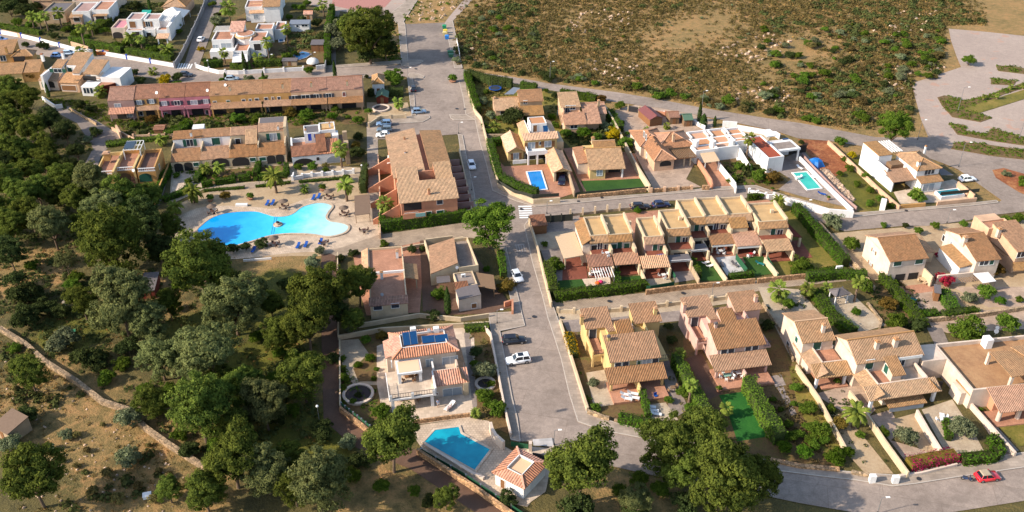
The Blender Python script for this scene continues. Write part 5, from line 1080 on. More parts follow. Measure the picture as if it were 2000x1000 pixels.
# --- duplex houses along the bottom
def duplex(label, wm, ang, Bl, Br, Me, Rt, Pe, wins, roof='tb', shift=0):
 H = House('duplex', label,(Me[0] + 5, Me[1] + 60), ang, 'house')
 m = H.fx(Me[:2], Me[2:],7,5.2); x0, y0, x1 = m[:3]; y0 += .3; x0 += .3; x1 -= .3
 ym = y0 + 5.0; H.walls([x0, y0, x1, ym + 2.2,0,5.2], M[wm]); H.shed([x0, y0, x1, ym,0,5.15],1.9, M[roof], M[wm], 'f',.35)
 cx = x0 + (x1 - x0) * .42; H.shed([cx - 1.4, ym, cx + 1.6, ym + 2.6,0,7.05],.95, M[roof], M[wm], 'f',.02)
 p = H.fx(Pe[:2], Pe[2:],4.4,2.6); H.shed([p[0] + .3, p[1] + .3, p[2] - .3, y0 + .01,0,2.55],1.15, M[roof], None, 'f',.35)
 for k, xx in enumerate((p[0] + .5,(p[0] + p[2]) / 2, p[2] - .8)):
  if k == 1: H.part('party_wall', M[wm]).box(xx, p[1] - 1.2,0, xx + .25, y0,2.3)
  else: MB().box(xx, p[1] + .5,0, xx + .4, p[1] + .9,2.7).obj('pillar', M[wm], H.root)
 MB().box(p[0] + .4, p[1] - 2.6,.05, p[2] - .2, y0,.5).obj('patio', M['terra'], H.root)
 for bb, nm in ((Bl,0),(Br,1)):
  q = H.fx(bb[:2], bb[2:4],4.2,5.6); H.walls([q[0] + .3, q[1] + .3, q[2] - .3, q[1] + 4.8,0,5.5], M[wm]); H.shed([q[0] + .3, q[1] + .3, q[2] - .3, q[1] + 4.8,0,5.5],1.1, M[roof], M[wm], 'f',.35)
  if nm == 0:
   H.chim((bb[0] - 8, bb[1] - 14),6.0,1.3,.6, wm); bx0 = q[0] + .3; H.win([0, q[1] + .3,0,0,2.9,5.4], 'f', wins['door'],1.3,2.2, 'black')
   by = H.L((Bl[0] + 14, Bl[1] + 52),2.9).y; H.part('balcony', M[wm]).box(bx0, by,2.5, x0, q[1] + .3,2.9).box(bx0, by,2.9, bx0 + .25, q[1] + .3,3.7).box(bx0, by,0, bx0 + .35, by + .35,2.5)
   H.rail([(bx0 + .2, by + .1,3),(x0 - .1, by + .1,3)],2.9); MB().box(bx0 + .3, by + .2,2.91, x0, q[1] + .3,2.96).obj('balcony_floor', M['terra'], H.root)
   H.walls([bx0 + .5, by + 1.5, x0 + .5, q[1] + .5,0,2.5], M[wm]); H.walls([x0 + .3, ym + 1.5, cx - 1.4, q[1] + .5,0,4.9], M[wm])
  else:
   H.chim((bb[2] - 14, bb[3] - 13),6.0,1.3,.6, wm); H.part('wall', M[wm]).box(cx + 1.6, ym + .5,0, x1, q[1] + .3,4.6).box(x1 - .25, ym,4.6, x1, q[1] + .3,5.6)
   MB().box(x1, y0 + 1.6,2.5, x1 + 2.4, q[1] + .3,2.9).obj('balcony', M[wm], H.root); H.rail([(x1, y0 + 1.7,3),(x1 + 2.3, y0 + 1.7,3)],2.9)
 qy = H.fx(Bl[:2], Bl[2:4],1,5.6)[1]; H.shed([cx - 2.4, ym + 2.4, cx + 2.6, qy + 2.5,0,4.9],1.0, M[roof], M[wm], 'b',.1)
 for (px, py, w_, k_) in wins['up']: H.win([0, y0,0,0,2.9,5.2], 'f',(px, py), w_,1.1, k_)
 H.win([0, y0,0,0,0,2.6], 'f', wins['low'],5,2.0, 'd', None, fr=False)
 H.chim((Me[0] - 4, Me[1] - 42),6.6,1.0,.5, wm, 'grey'); H.dish(wins['dish'],5.6,.45)
 return H.done()
duplex('pale yellow pair of houses with ribbed brown tile roofs beside the parking street', 'yellow', ang_of((1192,708),(1292,697),5.2),(1144,642,1198,637),(1240,632,1293,626),(1192,708,1292,697), None,(1189,751,1303,738),
  dict(door=(1157,663), up=[(1207,713,1.1, 'black'),(1222,711,1.1, 'black'),(1249,709,.9, 'green'),(1262,706,1.8, 'l'),(1280,704,1.1, 'black')], low=(1262,745), dish=(1232,640)))
duplex('pale pink pair of houses with ribbed tile roofs beside the bright green lawn', 'pinkw', ang_of((1401,683),(1497,671),5.2),(1344,619,1398,613),(1438,610,1489,602),(1401,683,1497,671), None,(1396,725,1507,712),
  dict(door=(1355,641), up=[(1414,687,1.1, 'black'),(1428,685.5,1.1, 'black'),(1461,681.5,1.1, 'black'),(1475,679.5,1.1, 'black')], low=(1440,725), dish=(1421,612)))
# --- big villa pair, lower right
H = House('villa', 'cream house with a small roof deck and tile skirt, left of the largest villa',(1600,750), ang_of((1568,669),(1632,662),5.6))
b = H.fx((1568,669),(1630,662.5),9,5.6); b[0] += .3; b[1] += .3; H.walls(b, M['pale']); x0, y0, x1, y1 = b[:4]; H.gable(b,1.6, M['tr'], M['pale'], oh=.35, off=.45)
s = H.fx((1595,739),(1661,731),2.6,2.8); sx0, sy0 = s[0] + .4, s[1] + .4; sx1 = H.L((1661,731),2.8).x
H.walls([x0 + 1.9, sy0 + 3.0, sx1, y0,0,3.0], M['pale']); H.part('wall', M['pale']).box(x0 + 1.9, sy0 + 2.4,2.9, x0 + 2.15, y0,3.9).box(x0 + 2.15, sy0 + 2.4,2.9, sx1, sy0 + 2.65,3.8)
MB().box(x0 + 2.2, sy0 + 2.7,3.01, sx1, y0,3.06).obj('roof_terrace', M['terra'], H.root)
H.shed([sx0, sy0, sx1, sy0 + 2.4,0,2.7],.9, M['ty'], None, 'f',.4); H.shed([x0 + .1, sy0, x0 + 1.9, y0 + 3,0,2.7],.9, M['tr'], None, 'l',.3); H.walls([x0 + .4, sy0 + 4, x0 + 2, y0,0,2.7], M['pale'])
for p in ((x0 + .3, sy0 + .2,0),(sx1 - .6, sy0 + .2,0)): H.posts([p],2.8, M['white'],.45)
H.win(b, 'f',(1596,674),1.5,2.0, 'green'); H.ac((1621,680),3.1); H.win(b, 'l',(1556,663),1.0,1.2, 'green'); H.win(b, 'l',(1537,682),1.0,1.4, 'black'); H.win([x0 + .4,0,0,0,0,2.7], 'l',(1550,686),1.0,1.2, 'green')
H.chim((1607,646),6.4,1.4,.6, 'pale'); MB().box(sx0 + 1, sy0 - .6,.02, sx1, sy0 + 4,.35).obj('patio', M['terra'], H.root); H.done()
H = House('villa', 'largest cream villa at lower right, long mossy tile roof over two walled roof decks',(1715,810), ang_of((1675,710),(1805,692),5.8))
b = H.fx((1675,710),(1730,702),11,5.8); b[0] += .3; b[1] += .4; x0, y0, x1, y1 = b[:4]; X1 = H.L((1805,692),5.8).x - .3; ybk = H.L((1632,653),5.8).y - .3
H.walls([x0, y0, X1, ybk,0,5.8], M['pale']); H.gable([x0, y0, X1, ybk,0,5.8],1.9, M['tr'], M['pale'], oh=.4, off=.5)
s = H.fx((1701,785),(1839,760),3,2.9); sy0 = s[1] + .4; sx0 = s[0] + .4; sx1 = H.L((1839,760),2.9).x - .4
H.walls([x0 + 1.8, sy0 + 2.6, sx1 - 1, y0,0,3.0], M['pale']); H.part('wall', M['pale']).box(x0 + 1.8, sy0 + 2.2,2.9, x0 + 2.05, y0,4.0).box(x0 + 2.05, sy0 + 2.2,2.9, sx1 - 1, sy0 + 2.45,3.9).box(sx1 - 1.25, sy0 + 2.45,2.9, sx1 - 1, y0,4.0)
mx0, mx1 = H.L((1728,702),5.8).x, H.L((1748,698),5.8).x
H.walls([mx0 + .2, sy0 + 3.4, mx1, y0,2.9,4.8], M['pale']); H.shed([mx0, sy0 + 2.8, mx1 + .2, y0,0,4.7],1.3, M['tr'], None, 'f',.1)
MB().box(x0 + 2.1, sy0 + 2.5,3.01, mx0, y0,3.06).obj('roof_terrace', M['terra'], H.root); MB().box(mx1 + .1, sy0 + 2.5,3.01, sx1 - 1.3, y0,3.06).obj('roof_terrace', M['creamf'], H.root)
H.shed([sx0, sy0, sx1, sy0 + 2.2,0,2.8],.9, M['ty'], None, 'f',.4); H.shed([x0, sy0, x0 + 1.8, y0,0,2.8],.9, M['ty'], None, 'l',.3); H.shed([sx1 - 1, sy0, sx1, y0 - .5,0,2.8],.9, M['ty'], None, 'r',.3)
H.part('wall', M['pale']).box(sx0 + 3.2, sy0 + 1,0, sx1 - 4, sy0 + 3,2.7); H.shed([sx0 + 3.4, sy0 - .9, sx0 + 10.5, sy0 + .9,0,.95],.3, M['ty'], None, 'f',.1)
for xx in (sx0 + .2, sx1 - .7): MB().box(xx, sy0 + .1,0, xx + .5, sy0 + .6,2.9).obj('pillar', M['white'], H.root)
fb = [x0, y0, X1,0,3,5.8]; H.win(fb, 'f',(1698,712),1.5,2.1, 'green'); H.win(fb, 'f',(1760,706),1.4,2.0, 'g'); H.part('awning_edge', M['frame']).box(mx1 + .2, y0 - .5,5.2, X1, y0 - .4,5.8)
H.win([mx0 + .2,0,0,0,3,4.9], 'l',(1731,721),1.2,1.7, 'green'); H.win([0, sy0 + 1,0,0,0,2.7], 'f',(1752,781),1.2,.9, 'l'); H.win([0, sy0 + 1,0,0,0,2.7], 'f',(1780,776),1.2,.9, 'l'); H.win([0, sy0 + 2.6,0,0,0,2.7], 'f',(1815,772),4,2.1, 'd', None, fr=False)
H.chim((1711,680),6.7,1.5,.7, 'pale'); H.chim((1747,675),6.7,1.5,.8, 'pale')
H.part('ramp_garage_door', M['lglass']).box(sx0 + 3.5, sy0 - .95,0, sx0 + 10, sy0 - .9,.95); H.done()
# --- far right house
H = House('villa', 'peach villa with a dry walled roof deck and round pillars cut by the right edge',(1950,830), ang_of((1954,804),(2000,799),2.9))
f = H.L((1954,804),2.9); lf = H.L((1926,761),4.0); bk = H.L((1842,668),4.4); br = H.L((1934,656),4.4)
H.flat([bk.x + 5.2 if 0 else lf.x - 2.5, lf.y, br.x + 10, bk.y,0,4.2], M['pale'], ground('dry_roof', [(.35, P(170,125,90)),(.6, P(205,160,115))],.4),.8,.35)
H.part('wall', M['pale']).box(lf.x - 7,(lf.y + bk.y) / 2 + 2,0, lf.x - 2.6, bk.y,4.2)
H.shed([f.x, f.y, f.x + 14, lf.y,0,2.9],1.4, M['tk'], None, 'f',.3); H.walls([f.x + 1, f.y + 3, f.x + 14, lf.y,0,2.8], M['orange'])
for k in range(4): q = (f.x + .6 + k * 3.6, f.y + .6); MB().tube((q[0], q[1],0),(q[0], q[1],2.9),.38, n=12).obj('pillar', M['pale'], H.root)
H.slabp([(1976,736),(2030,728),(2000,680),(1932,688)],6.2, M['tr'],.2, 'roof'); H.posts([(1978,734),(1934,689)],6.0, M['pale'],.5,3.4)
H.slabp([(1974,677),(2040,668),(2060,705),(2010,700)],6.6, M['tr'],.2, 'roof'); c = H.fx((1930,666),(1942,664),1.6,5.4); H.walls([c[0], c[1], c[2], c[3],3,5.4], M['white'])
H.slabp([(1895,772),(1917,765),(1893,737),(1867,741)],2.9, M['ty'],.2, 'roof'); w = H.bx((1896,768),(1888,742),2.7); H.walls([w[0] - 1.5, w[1] + .3, w[2] + .6, w[3],0,2.6], M['pale']); H.dish((1944,652),6,.6); H.dish((1946,645),6.4,.5)
MB().box(f.x - .5, f.y - .8,.02, f.x + 14, f.y + 3,.3).obj('patio', M['terra'], H.root); H.done()
# --- right middle houses
H = House('house', 'plain cream gabled house with teal shutters, right of the hedge lane',(1710,545), ang_of((1738,511),(1816,503),5.4))
b = H.fx((1739,511),(1815,503),10.5,5.4); b[0] += .3; b[2] -= .3; b[1] += .3; H.walls(b, M['pale']); H.gable(b,2.0, M['tb'], M['pale'], oh=.3, off=.58)
H.win(b, 'f',(1753,515),1.7,1.1, 'green'); H.win(b, 'f',(1795,511),1.7,1.1, 'green')
for p in ((1707,491),(1700,517)): H.win(b, 'l', p,.9,.8, 'l', 'grey' if 0 else 'wood')
for px in (1757,1782): H.win(b, 'f',(px,543),2.2,1.7, 'd', None, fr=False)
H.part('wall', M['cream']).box(b[2], b[1] - 3.2,0, b[2] + .3, b[1] + 6,2.6).box(b[2] + .3, b[1] + 6,0, b[2] + 2, b[1] + 7,3); H.done()
H = House('house', 'peach house with chimney, low tiled annexe and a white shade sail behind the bougainvillea',(1900,545), ang_of((1907,508),(1953,504),5.2))
b = H.fx((1907,509),(1953,504),12,5.2); b[0] += .2; H.walls(b, M['pale']); H.gable([b[0], b[1], b[2], b[1] + 12.5,0,5.2],1.9, M['tb'], M['pale'], oh=.25, off=.58)
H.win(b, 'f',(1922,513),1.9,1.2, 'g', None); H.win(b, 'f',(1937,512),.9,1.2, 'green'); H.win(b, 'l',(1858,475),.7,1, 'l'); H.win(b, 'l',(1843,465),.8,1.4, 'dark')
a = H.bx((1895,516),(1862,480),3.0); H.walls([b[0] - 2.6, b[1] + 1, b[0], b[1] + 9,0,2.9], M['white']); H.shed([b[0] - 2.6, b[1] + 1, b[0], b[1] + 9,0,2.9],.6, M['ty'], None, 'l',.1)
H.part('wall', M['pale']).box(b[0] - 8, b[1] - .4,0, b[0], b[1] - .1,2.4)
H.walls([b[0] - 7.6, b[1] + 8, b[0] - 4.4, b[1] + 15,0,2.5], M['cream']); H.shed([b[0] - 7.6, b[1] + 8, b[0] - 4.4, b[1] + 15,0,2.5],.4, M['ty'], None, 'f',.2)
H.slabp([(1920,553),(1946,549),(1930,531),(1900,534)],2.7, M['canvas'],.05, 'shade_sail'); H.posts([(1921,552),(1945,549)],2.6, M['metal'],.08, part='post')
H.slats(H.bx((1880,552),(1910,540),2.5),2.5,9, M['wood'], 'y',.1); H.chim((1883,474),6.2,1.4,.8, 'pale'); H.done()
H = House('house', 'peach house with a flat and tiled roof cut by the right edge',(1985,520), ang_of((1960,493),(2000,488),5.2))
b = H.fx((1988,491),(2030,486),15,5.4); H.walls(b, M['peach']); H.shed([b[0], b[1], b[2], b[1] + 9,0,5.4],1.7, M['tb'], M['peach']); tl = H.L((1903,434),5.8); H.flat([b[0] - 1, b[1] + 8.5, b[2], tl.y,0,6.0], M['peach'], M['terra'],.4,.3)
H.win(b, 'f',(1994,497),1.8,1.4, 'g'); H.slats([b[0] - 7, b[1] + 2, b[0] - .2, b[1] + 9],3.0,8, M['wood'], 'y',.12)
for yy in (b[1] + 2.1, b[1] + 8.8): MB().box(b[0] - 6.9, yy,0, b[0] - 6.7, yy + .2,3.0).obj('pergola_post', M['wood'], H.root)
H.slabp([(1980,529),(2030,525),(2030,510),(1978,512)],2.9, M['ty'],.15, 'roof'); H.chim((1949,458),6,1.4,.7, 'pale'); H.done()
# ============================================================ vegetation
LF = dict(
 pine=leaf('pine_needles', P(54,68,30), P(104,115,48),.3, P(140,143,66)), pale=leaf('pale_pine_needles', P(72,82,50), P(118,122,74),.3, P(154,150,104)),
 dark=leaf('dark_leaves', P(42,52,28), P(72,82,44),.2, P(100,106,60)), olive=leaf('olive_leaves', P(78,88,62), P(124,130,96),.2, P(158,158,124)),
 bright=leaf('bright_leaves', P(46,74,20), P(84,110,32),.3, P(118,136,50)), mid=leaf('mid_green_leaves', P(52,76,26), P(96,116,40),.25, P(134,140,60)),
 yellow=leaf('yellow_leaves', P(110,104,24), P(176,150,24),.3, P(206,176,40)), mag=leaf('bougainvillea_flowers', P(96,54,40), P(176,20,76),.3, P(206,20,96)), rust=leaf('rusty_leaves', P(76,68,30), P(118,96,44),.25, P(136,96,54)),
 thick=leaf('thicket_leaves', P(60,68,38), P(90,98,56),.25, P(120,122,76)), scrub=leaf('scrub_leaves', P(80,76,42), P(116,104,62),.2, P(142,124,82)), dry=leaf('dry_scrub', P(120,100,56), P(168,134,80),.2, P(190,150,96)), cyp=leaf('cypress_leaves', P(36,56,28), P(70,88,40),.2),
 palm=leaf('palm_fronds', P(74,92,38), P(128,138,60),.25, P(184,176,100)), hedge=leaf('hedge_leaves', P(38,64,18), P(74,102,28),.25, P(102,126,40)))
bark = ground('pine_bark', [(.35, P(90,72,58)),(.6, P(150,126,104))],2,6,.05)
def quads(c, nrm, size, asp=.62):                  # many leaf sized faces, vectorised
 n = len(c); r = rng.normal(size=(n,3)); a = np.cross(nrm, r); a /= np.linalg.norm(a, axis=1, keepdims=True) + 1e-9; b = np.cross(nrm, a)
 s = (size * rng.uniform(.6,1.3, n))[:, None]; a *= s * .5; b *= s * .5 * asp
 return np.stack([c - a - b * .6, c + a - b, c + a * .7 + b, c - a * .8 + b * .8],1).reshape(-1,3)
def qmesh(name, v, mats, ex=None):
 v = np.asarray(v, dtype=np.float32); n = len(v) // 4; me = bpy.data.meshes.new(name)
 me.vertices.add(len(v)); me.vertices.foreach_set('co', v.ravel()); me.loops.add(n * 4); me.loops.foreach_set('vertex_index', np.arange(n * 4, dtype=np.int32))
 me.polygons.add(n); me.polygons.foreach_set('loop_start', np.arange(0, n * 4,4, dtype=np.int32)); me.update(calc_edges=True)
 for m in mats: me.materials.append(m)
 return me
def unit(n):
 d = rng.normal(size=(n,3)); return d / np.linalg.norm(d, axis=1, keepdims=True)
def crown(ncl, per, cr, rx, rz, zc, size, flat=.0, base=-.5, hollow=.55, jit=.5):
 """leaf faces gathered in clumps spread over an uneven crown"""
 d = unit(ncl * 3); d = d[d[:,2] > base][:ncl]
 nl = int(rng.integers(5,8)); az = 6.28 * np.arange(nl) / nl + rng.uniform(-.5,.5, nl); hh = rng.uniform(-.35,.55, nl); rr = rng.uniform(.3,.52, nl); rr[0] = .12; hh[0] = .45
 lc = np.stack([np.cos(az) * rr * rx * 1.05, np.sin(az) * rr * rx * 1.05, hh * rz + zc],1); ls = rng.uniform(.42,.62, nl); ls[0] = .6
 w = rng.integers(0, nl, len(d)); k = rng.uniform(hollow,1.0, len(d)) ** .5
 c = lc[w] + d * k[:, None] * ls[w][:, None] * np.array([rx, rx, rz]); out = []
 rs = cr * rng.uniform(.55,1.25, len(c))
 for ci, ri, di in zip(c, rs, d):
  e = unit(per); e[:,2] = e[:,2] * .8 + .15; p = ci + e * ri * np.array([1,1,.75]) * rng.uniform(.6,1.05,(per,1))
  nn = e * .8 + di * .5 + rng.normal(size=(per,3)) * jit; nn /= np.linalg.norm(nn, axis=1, keepdims=True); out.append(quads(p, nn, size))
 return np.concatenate(out)
def trunk(h, r, limbs=5, spread=.6, top=1.2):
 m = MB(); m.tube((0,0,0),(.03,.02, h), r, r * .75,8); a = Vector((.03,.02, h))
 for k in range(limbs):
  t = 6.28 * k / limbs + .4; b = Vector((math.cos(t) * spread * .5, math.sin(t) * spread * .5, h + (top - h) * .5)); c = Vector((math.cos(t + .2) * spread, math.sin(t + .2) * spread, top))
  m.tube(a, b, r * .55, r * .35,6); m.tube(b, c, r * .35, r * .12,5)
 m.tube(a,(.05,0, top + .2), r * .7, r * .15,6); return m.mesh('trunk')
PR = {}
def proto(kind, variants, fn): PR[kind] = [fn(i) for i in range(variants)]
TR = {k: trunk(*a) for k, a in dict(pine=(.55,.055,6,.6,1.25), bush=(.12,.05,6,.45,.55), thin=(.8,.03,5,.4,1.3), cyp=(.1,.02,1,.02,.4)).items()}
for me in TR.values(): me.materials.append(bark)
proto('pine',6, lambda i: qmesh('crown', crown(230,110,.17,.98,1.0,1.22,.06, base=-.85, hollow=.35, jit=.5), []))
proto('thin',2, lambda i: qmesh('crown', crown(80,50,.14,.9,.7,1.25,.07, base=-.5, hollow=.4), []))
proto('bush',5, lambda i: qmesh('foliage', crown(90,60,.22,.88,.62,.5,.1, base=-.45, hollow=.5, jit=.7), []))
proto('small',4, lambda i: qmesh('foliage', crown(22,26,.34,.7,.5,.42,.22, base=-.3, hollow=.5), []))
def cyp_mesh():
 n = 1600; h = rng.uniform(0,1, n) ** .9; prof = np.interp(h, [0,.08,.3,.6,.85,1], [.6,.95,1,.8,.45,.03]); t = rng.uniform(0,6.28, n)
 r = prof * rng.uniform(.75,1.08, n) * (1 + .12 * np.sin(t * 4 + h * 20)); c = np.stack([np.cos(t) * r, np.sin(t) * r, h * 10],1); nn = np.stack([np.cos(t), np.sin(t),.3 + 0 * t],1) + rng.normal(size=(n,3)) * .4
 return qmesh('foliage', quads(c, nn / np.linalg.norm(nn, axis=1, keepdims=True),.34,.8), [])
PR['cyp'] = [cyp_mesh() for _ in range(3)]
def palm_mesh(nf, droop, seg, lw, fan):
 v = []
 for k in range(nf):
  az = 2.4 * k + rng.uniform(-.2,.2); el = math.radians(rng.uniform(-25,75)) if not fan else math.radians(rng.uniform(-35,80)); L = rng.uniform(.85,1.05)
  d = np.array([math.cos(az), math.sin(az)]); side = np.array([-d[1], d[0],0]); p = np.array([0,0,0.]); e = el
  pts = [p.copy()]
  for s in range(seg): p = p + np.array([d[0] * math.cos(e), d[1] * math.cos(e), math.sin(e)]) * L / seg; pts.append(p.copy()); e -= droop / seg
  for s in range(seg):
   a, b = pts[s], pts[s + 1]; t = (s + .5) / seg
   wd = lw * (math.sin(math.pi * min(1, t * .92 + .08)) ** .6 if not fan else (0.04 if t < .45 else 1.2 * math.sin(math.pi * (t - .4) / .62)))
   tw = np.array([0,0,-.35 * wd]); f = (b - a)
   for sg in (-1,1): v += [a, b, b + side * sg * wd + tw + f * .5, a + side * sg * wd * .9 + tw + f * .2]
 return qmesh('fronds', np.array(v), [])
PR['palm'] = [palm_mesh(44,1.5,9,.15, False) for _ in range(3)]; PR['fan'] = [palm_mesh(46,1.1,7,.2, True) for _ in range(3)]
ptr = [MB().tube((0,0,0),(.04,0,.5),1.15,.95,9).tube((.04,0,.5),(0,0,1),.95,.9,9).mesh('trunk')]; ptr[0].materials.append(bark)
def inst(name, me, parent, mat=None, scale=None, loc=None):
 o = bpy.data.objects.new(name, me); COL.objects.link(o); o.parent = parent
 if mat is not None:
  if not me.materials: me.materials.append(mat)
  o.material_slots[0].link = 'OBJECT'; o.material_slots[0].material = mat
 if scale: o.scale = scale
 if loc: o.location = loc
 return o
GROUPS = {}
def plant(kind, mat, cx, cy, r, label, sz=1.0, name=None, cat=None, group=None, ry=None):
 """kind pine/thin/bush/small; (cx, cy) the middle of the crown as seen, r its half width"""
 k0 = dict(pine=1.22, thin=1.2, bush=.5, small=.42)[kind] * sz; z = 0.0
 for _ in range(4): p = W(cx, cy, z); Rm = r / ppm(p); z = k0 * Rm
 p = W(cx, cy, z); nm = name or dict(pine='pine_tree', thin='pine_tree', bush='shrub', small='shrub')[kind]; s_ = 1.1 if kind == 'pine' else 1.0; Rm *= s_; ct_ = cat or ('tree' if kind in ('pine', 'thin') or Rm > 2.6 else 'shrub')
 if kind == 'bush' and Rm > 2.6 and not name: nm = 'tree'
 t = thing(nm, label, ct_,(p.x, p.y,0), rng.uniform(0,6.28), group); s = Rm * 1.05; t.scale = (s, s * rng.uniform(.92,1.08), s * sz)
 v = PR[kind]; inst('crown' if kind in ('pine', 'thin') else 'foliage', v[int(rng.integers(len(v)))], t, LF[mat])
 inst('trunk', TR['pine' if kind == 'pine' else 'thin' if kind == 'thin' else 'bush'], t)
 return t
def cypress(bx, by, ty, label, wide=.16, mat='cyp'):
 h = height_at(bx, by, ty); p = W(bx, by); t = thing('cypress', label, 'tree',(p.x, p.y,0), rng.uniform(0,6)); w = max(.5, h * wide / 2 * 1.3)
 inst('crown', PR['cyp'][int(rng.integers(3))], t, LF[mat],(w, w, h / 10)); inst('trunk', TR['cyp'], t, None,(h, h, h)); return t
def palm(kind, cx, cy, r, by, label, mat='palm', bxx=None):
 h = height_at(cx, by, cy); p = W(bxx or cx, by); Rm = r / ppm(Vector((p.x, p.y, h))) * 1.15
 t = thing('palm_tree', label, 'palm tree',(p.x, p.y,0), rng.uniform(0,6)); inst('fronds', PR[kind][int(rng.integers(3))], t, LF[mat],(Rm, Rm, Rm),(0,0, h))
 inst('trunk', ptr[0], t, None,(.3 if kind == 'palm' else .24,.3 if kind == 'palm' else .24, h)); return t
def hedge(pts, w, h, label, mat='hedge', size=.28, dens=16, z=0):
 q = [W(x, y, z) for x, y in pts]; c0 = q[0]; t_ = []; core = MB()
 for a, b in zip(q, q[1:]):
  d = (b - a); L = d.length; d = d / L; s = Vector((-d.y, d.x,0)); a0 = a - c0
  w2 = w * .42; core.hull([a0 - s * w2, a0 + d * L - s * w2, a0 + d * L + s * w2, a0 + s * w2], [x + Vector((0,0, h * .9)) for x in (a0 - s * w2, a0 + d * L - s * w2, a0 + d * L + s * w2, a0 + s * w2)])
  n = int(dens * L * (w + 2 * h)); u = rng.uniform(-.02,1.02, n) * L; per = rng.uniform(0, w + 2 * h, n)
  off = np.where(per < h,-w / 2, np.where(per < h + w, per - h - w / 2, w / 2)); zz = np.where(per < h, per, np.where(per < h + w, h,2 * h + w - per))
  wob = 1 + .14 * np.sin(u * 2.1 + off) + .1 * np.sin(u * .7); off = off * wob + rng.normal(0,.06, n); zz = zz * (1 + .07 * np.sin(u * 1.7)) + rng.normal(0,.07, n)
  P3 = np.stack([a0.x + d.x * u + s.x * off, a0.y + d.y * u + s.y * off, zz],1); nn = np.stack([s.x * np.sign(off) * (per < h) + 0 * u, s.y * np.sign(off) + 0 * u,.8 + 0 * u],1) + rng.normal(size=(n,3)) * .5
  t_.append(quads(P3, nn / np.linalg.norm(nn, axis=1, keepdims=True), size))
 t = thing('hedge', label, 'hedge', c0); inst('foliage', qmesh('foliage', np.concatenate(t_), []), t, LF[mat]); core.obj('woody_core', LF['dark'] if mat != 'mag' else LF['rust'], t); return t
LM = [(245,330, 'the ochre stepped block'),(298,555, 'the brown hut'),(480,445, 'the large pool'),(10,815, 'the old stone hut'),(700,772, 'the round bed'),(890,870, 'the teal pool'),(755,530, 'the terracotta roof'),(287,967, 'the white box'),(190,255, 'the lane bend'),(140,592, 'the curved edging'),(405,912, 'the end of the old wall'),
 (830,80, 'the dead end street'),(540,200, 'the long terrace'),(280,60, 'the cubic villa'),(700,8, 'the tennis court'),(585,48, 'the mobile home'),(340,22, 'the white tent'),(360,205, 'the pink houses'),(470,85, 'the white villa group'),(590,110, 'the star pool'),(110,135, 'the rambling white house'),(105,35, 'the shaggy palms'),(449,290, 'the arcades'),(620,270, 'the blue shuttered villa'),
 (1000,200, 'the tan villa'),(1110,215, 'the peach villa'),(1180,310, 'the yellow bungalow'),(1510,290, 'the modern house'),(1594,317, 'the blue tarpaulin'),(1750,330, 'the white villa'),(1100,420, 'the terrace fence'),(1435,810, 'the bright lawn'),(1600,740, 'the cream villa'),(1830,500, 'the gabled house'),(850,740, 'the solar villa'),(250,720, 'the bend of the old wall'),(140,720, 'the old wall'),(600,900, 'the dry meadow'),(520,720, 'the green meadow'),(1250,930, 'the two big pine groups'),(60,300, 'the wood edge'),(1920,200, 'the traffic islands')]
def many(kind, mat, rows, lab, grp=None, **kw):     # several of one look: each its own thing, one shared label and group
 g = grp or lab
 for r in rows:
  l = min(LM, key=lambda q: math.hypot(q[0] - r[0],(q[1] - r[1]) * 1.2)); dx, dy = r[0] - l[0], r[1] - l[1]; n = math.hypot(dx, dy)
  wd = ('right of' if dx > 0 else 'left of') if abs(dx) > abs(dy) * 1.2 else ('below' if dy > 0 else 'above')
  plant(kind, mat, r[0], r[1], r[2], lab + (', just ' if n < 38 else ', ' if n < 90 else ', well ') + wd + ' ' + l[2], kw.get('sz',1), kw.get('name'), kw.get('cat'), g)
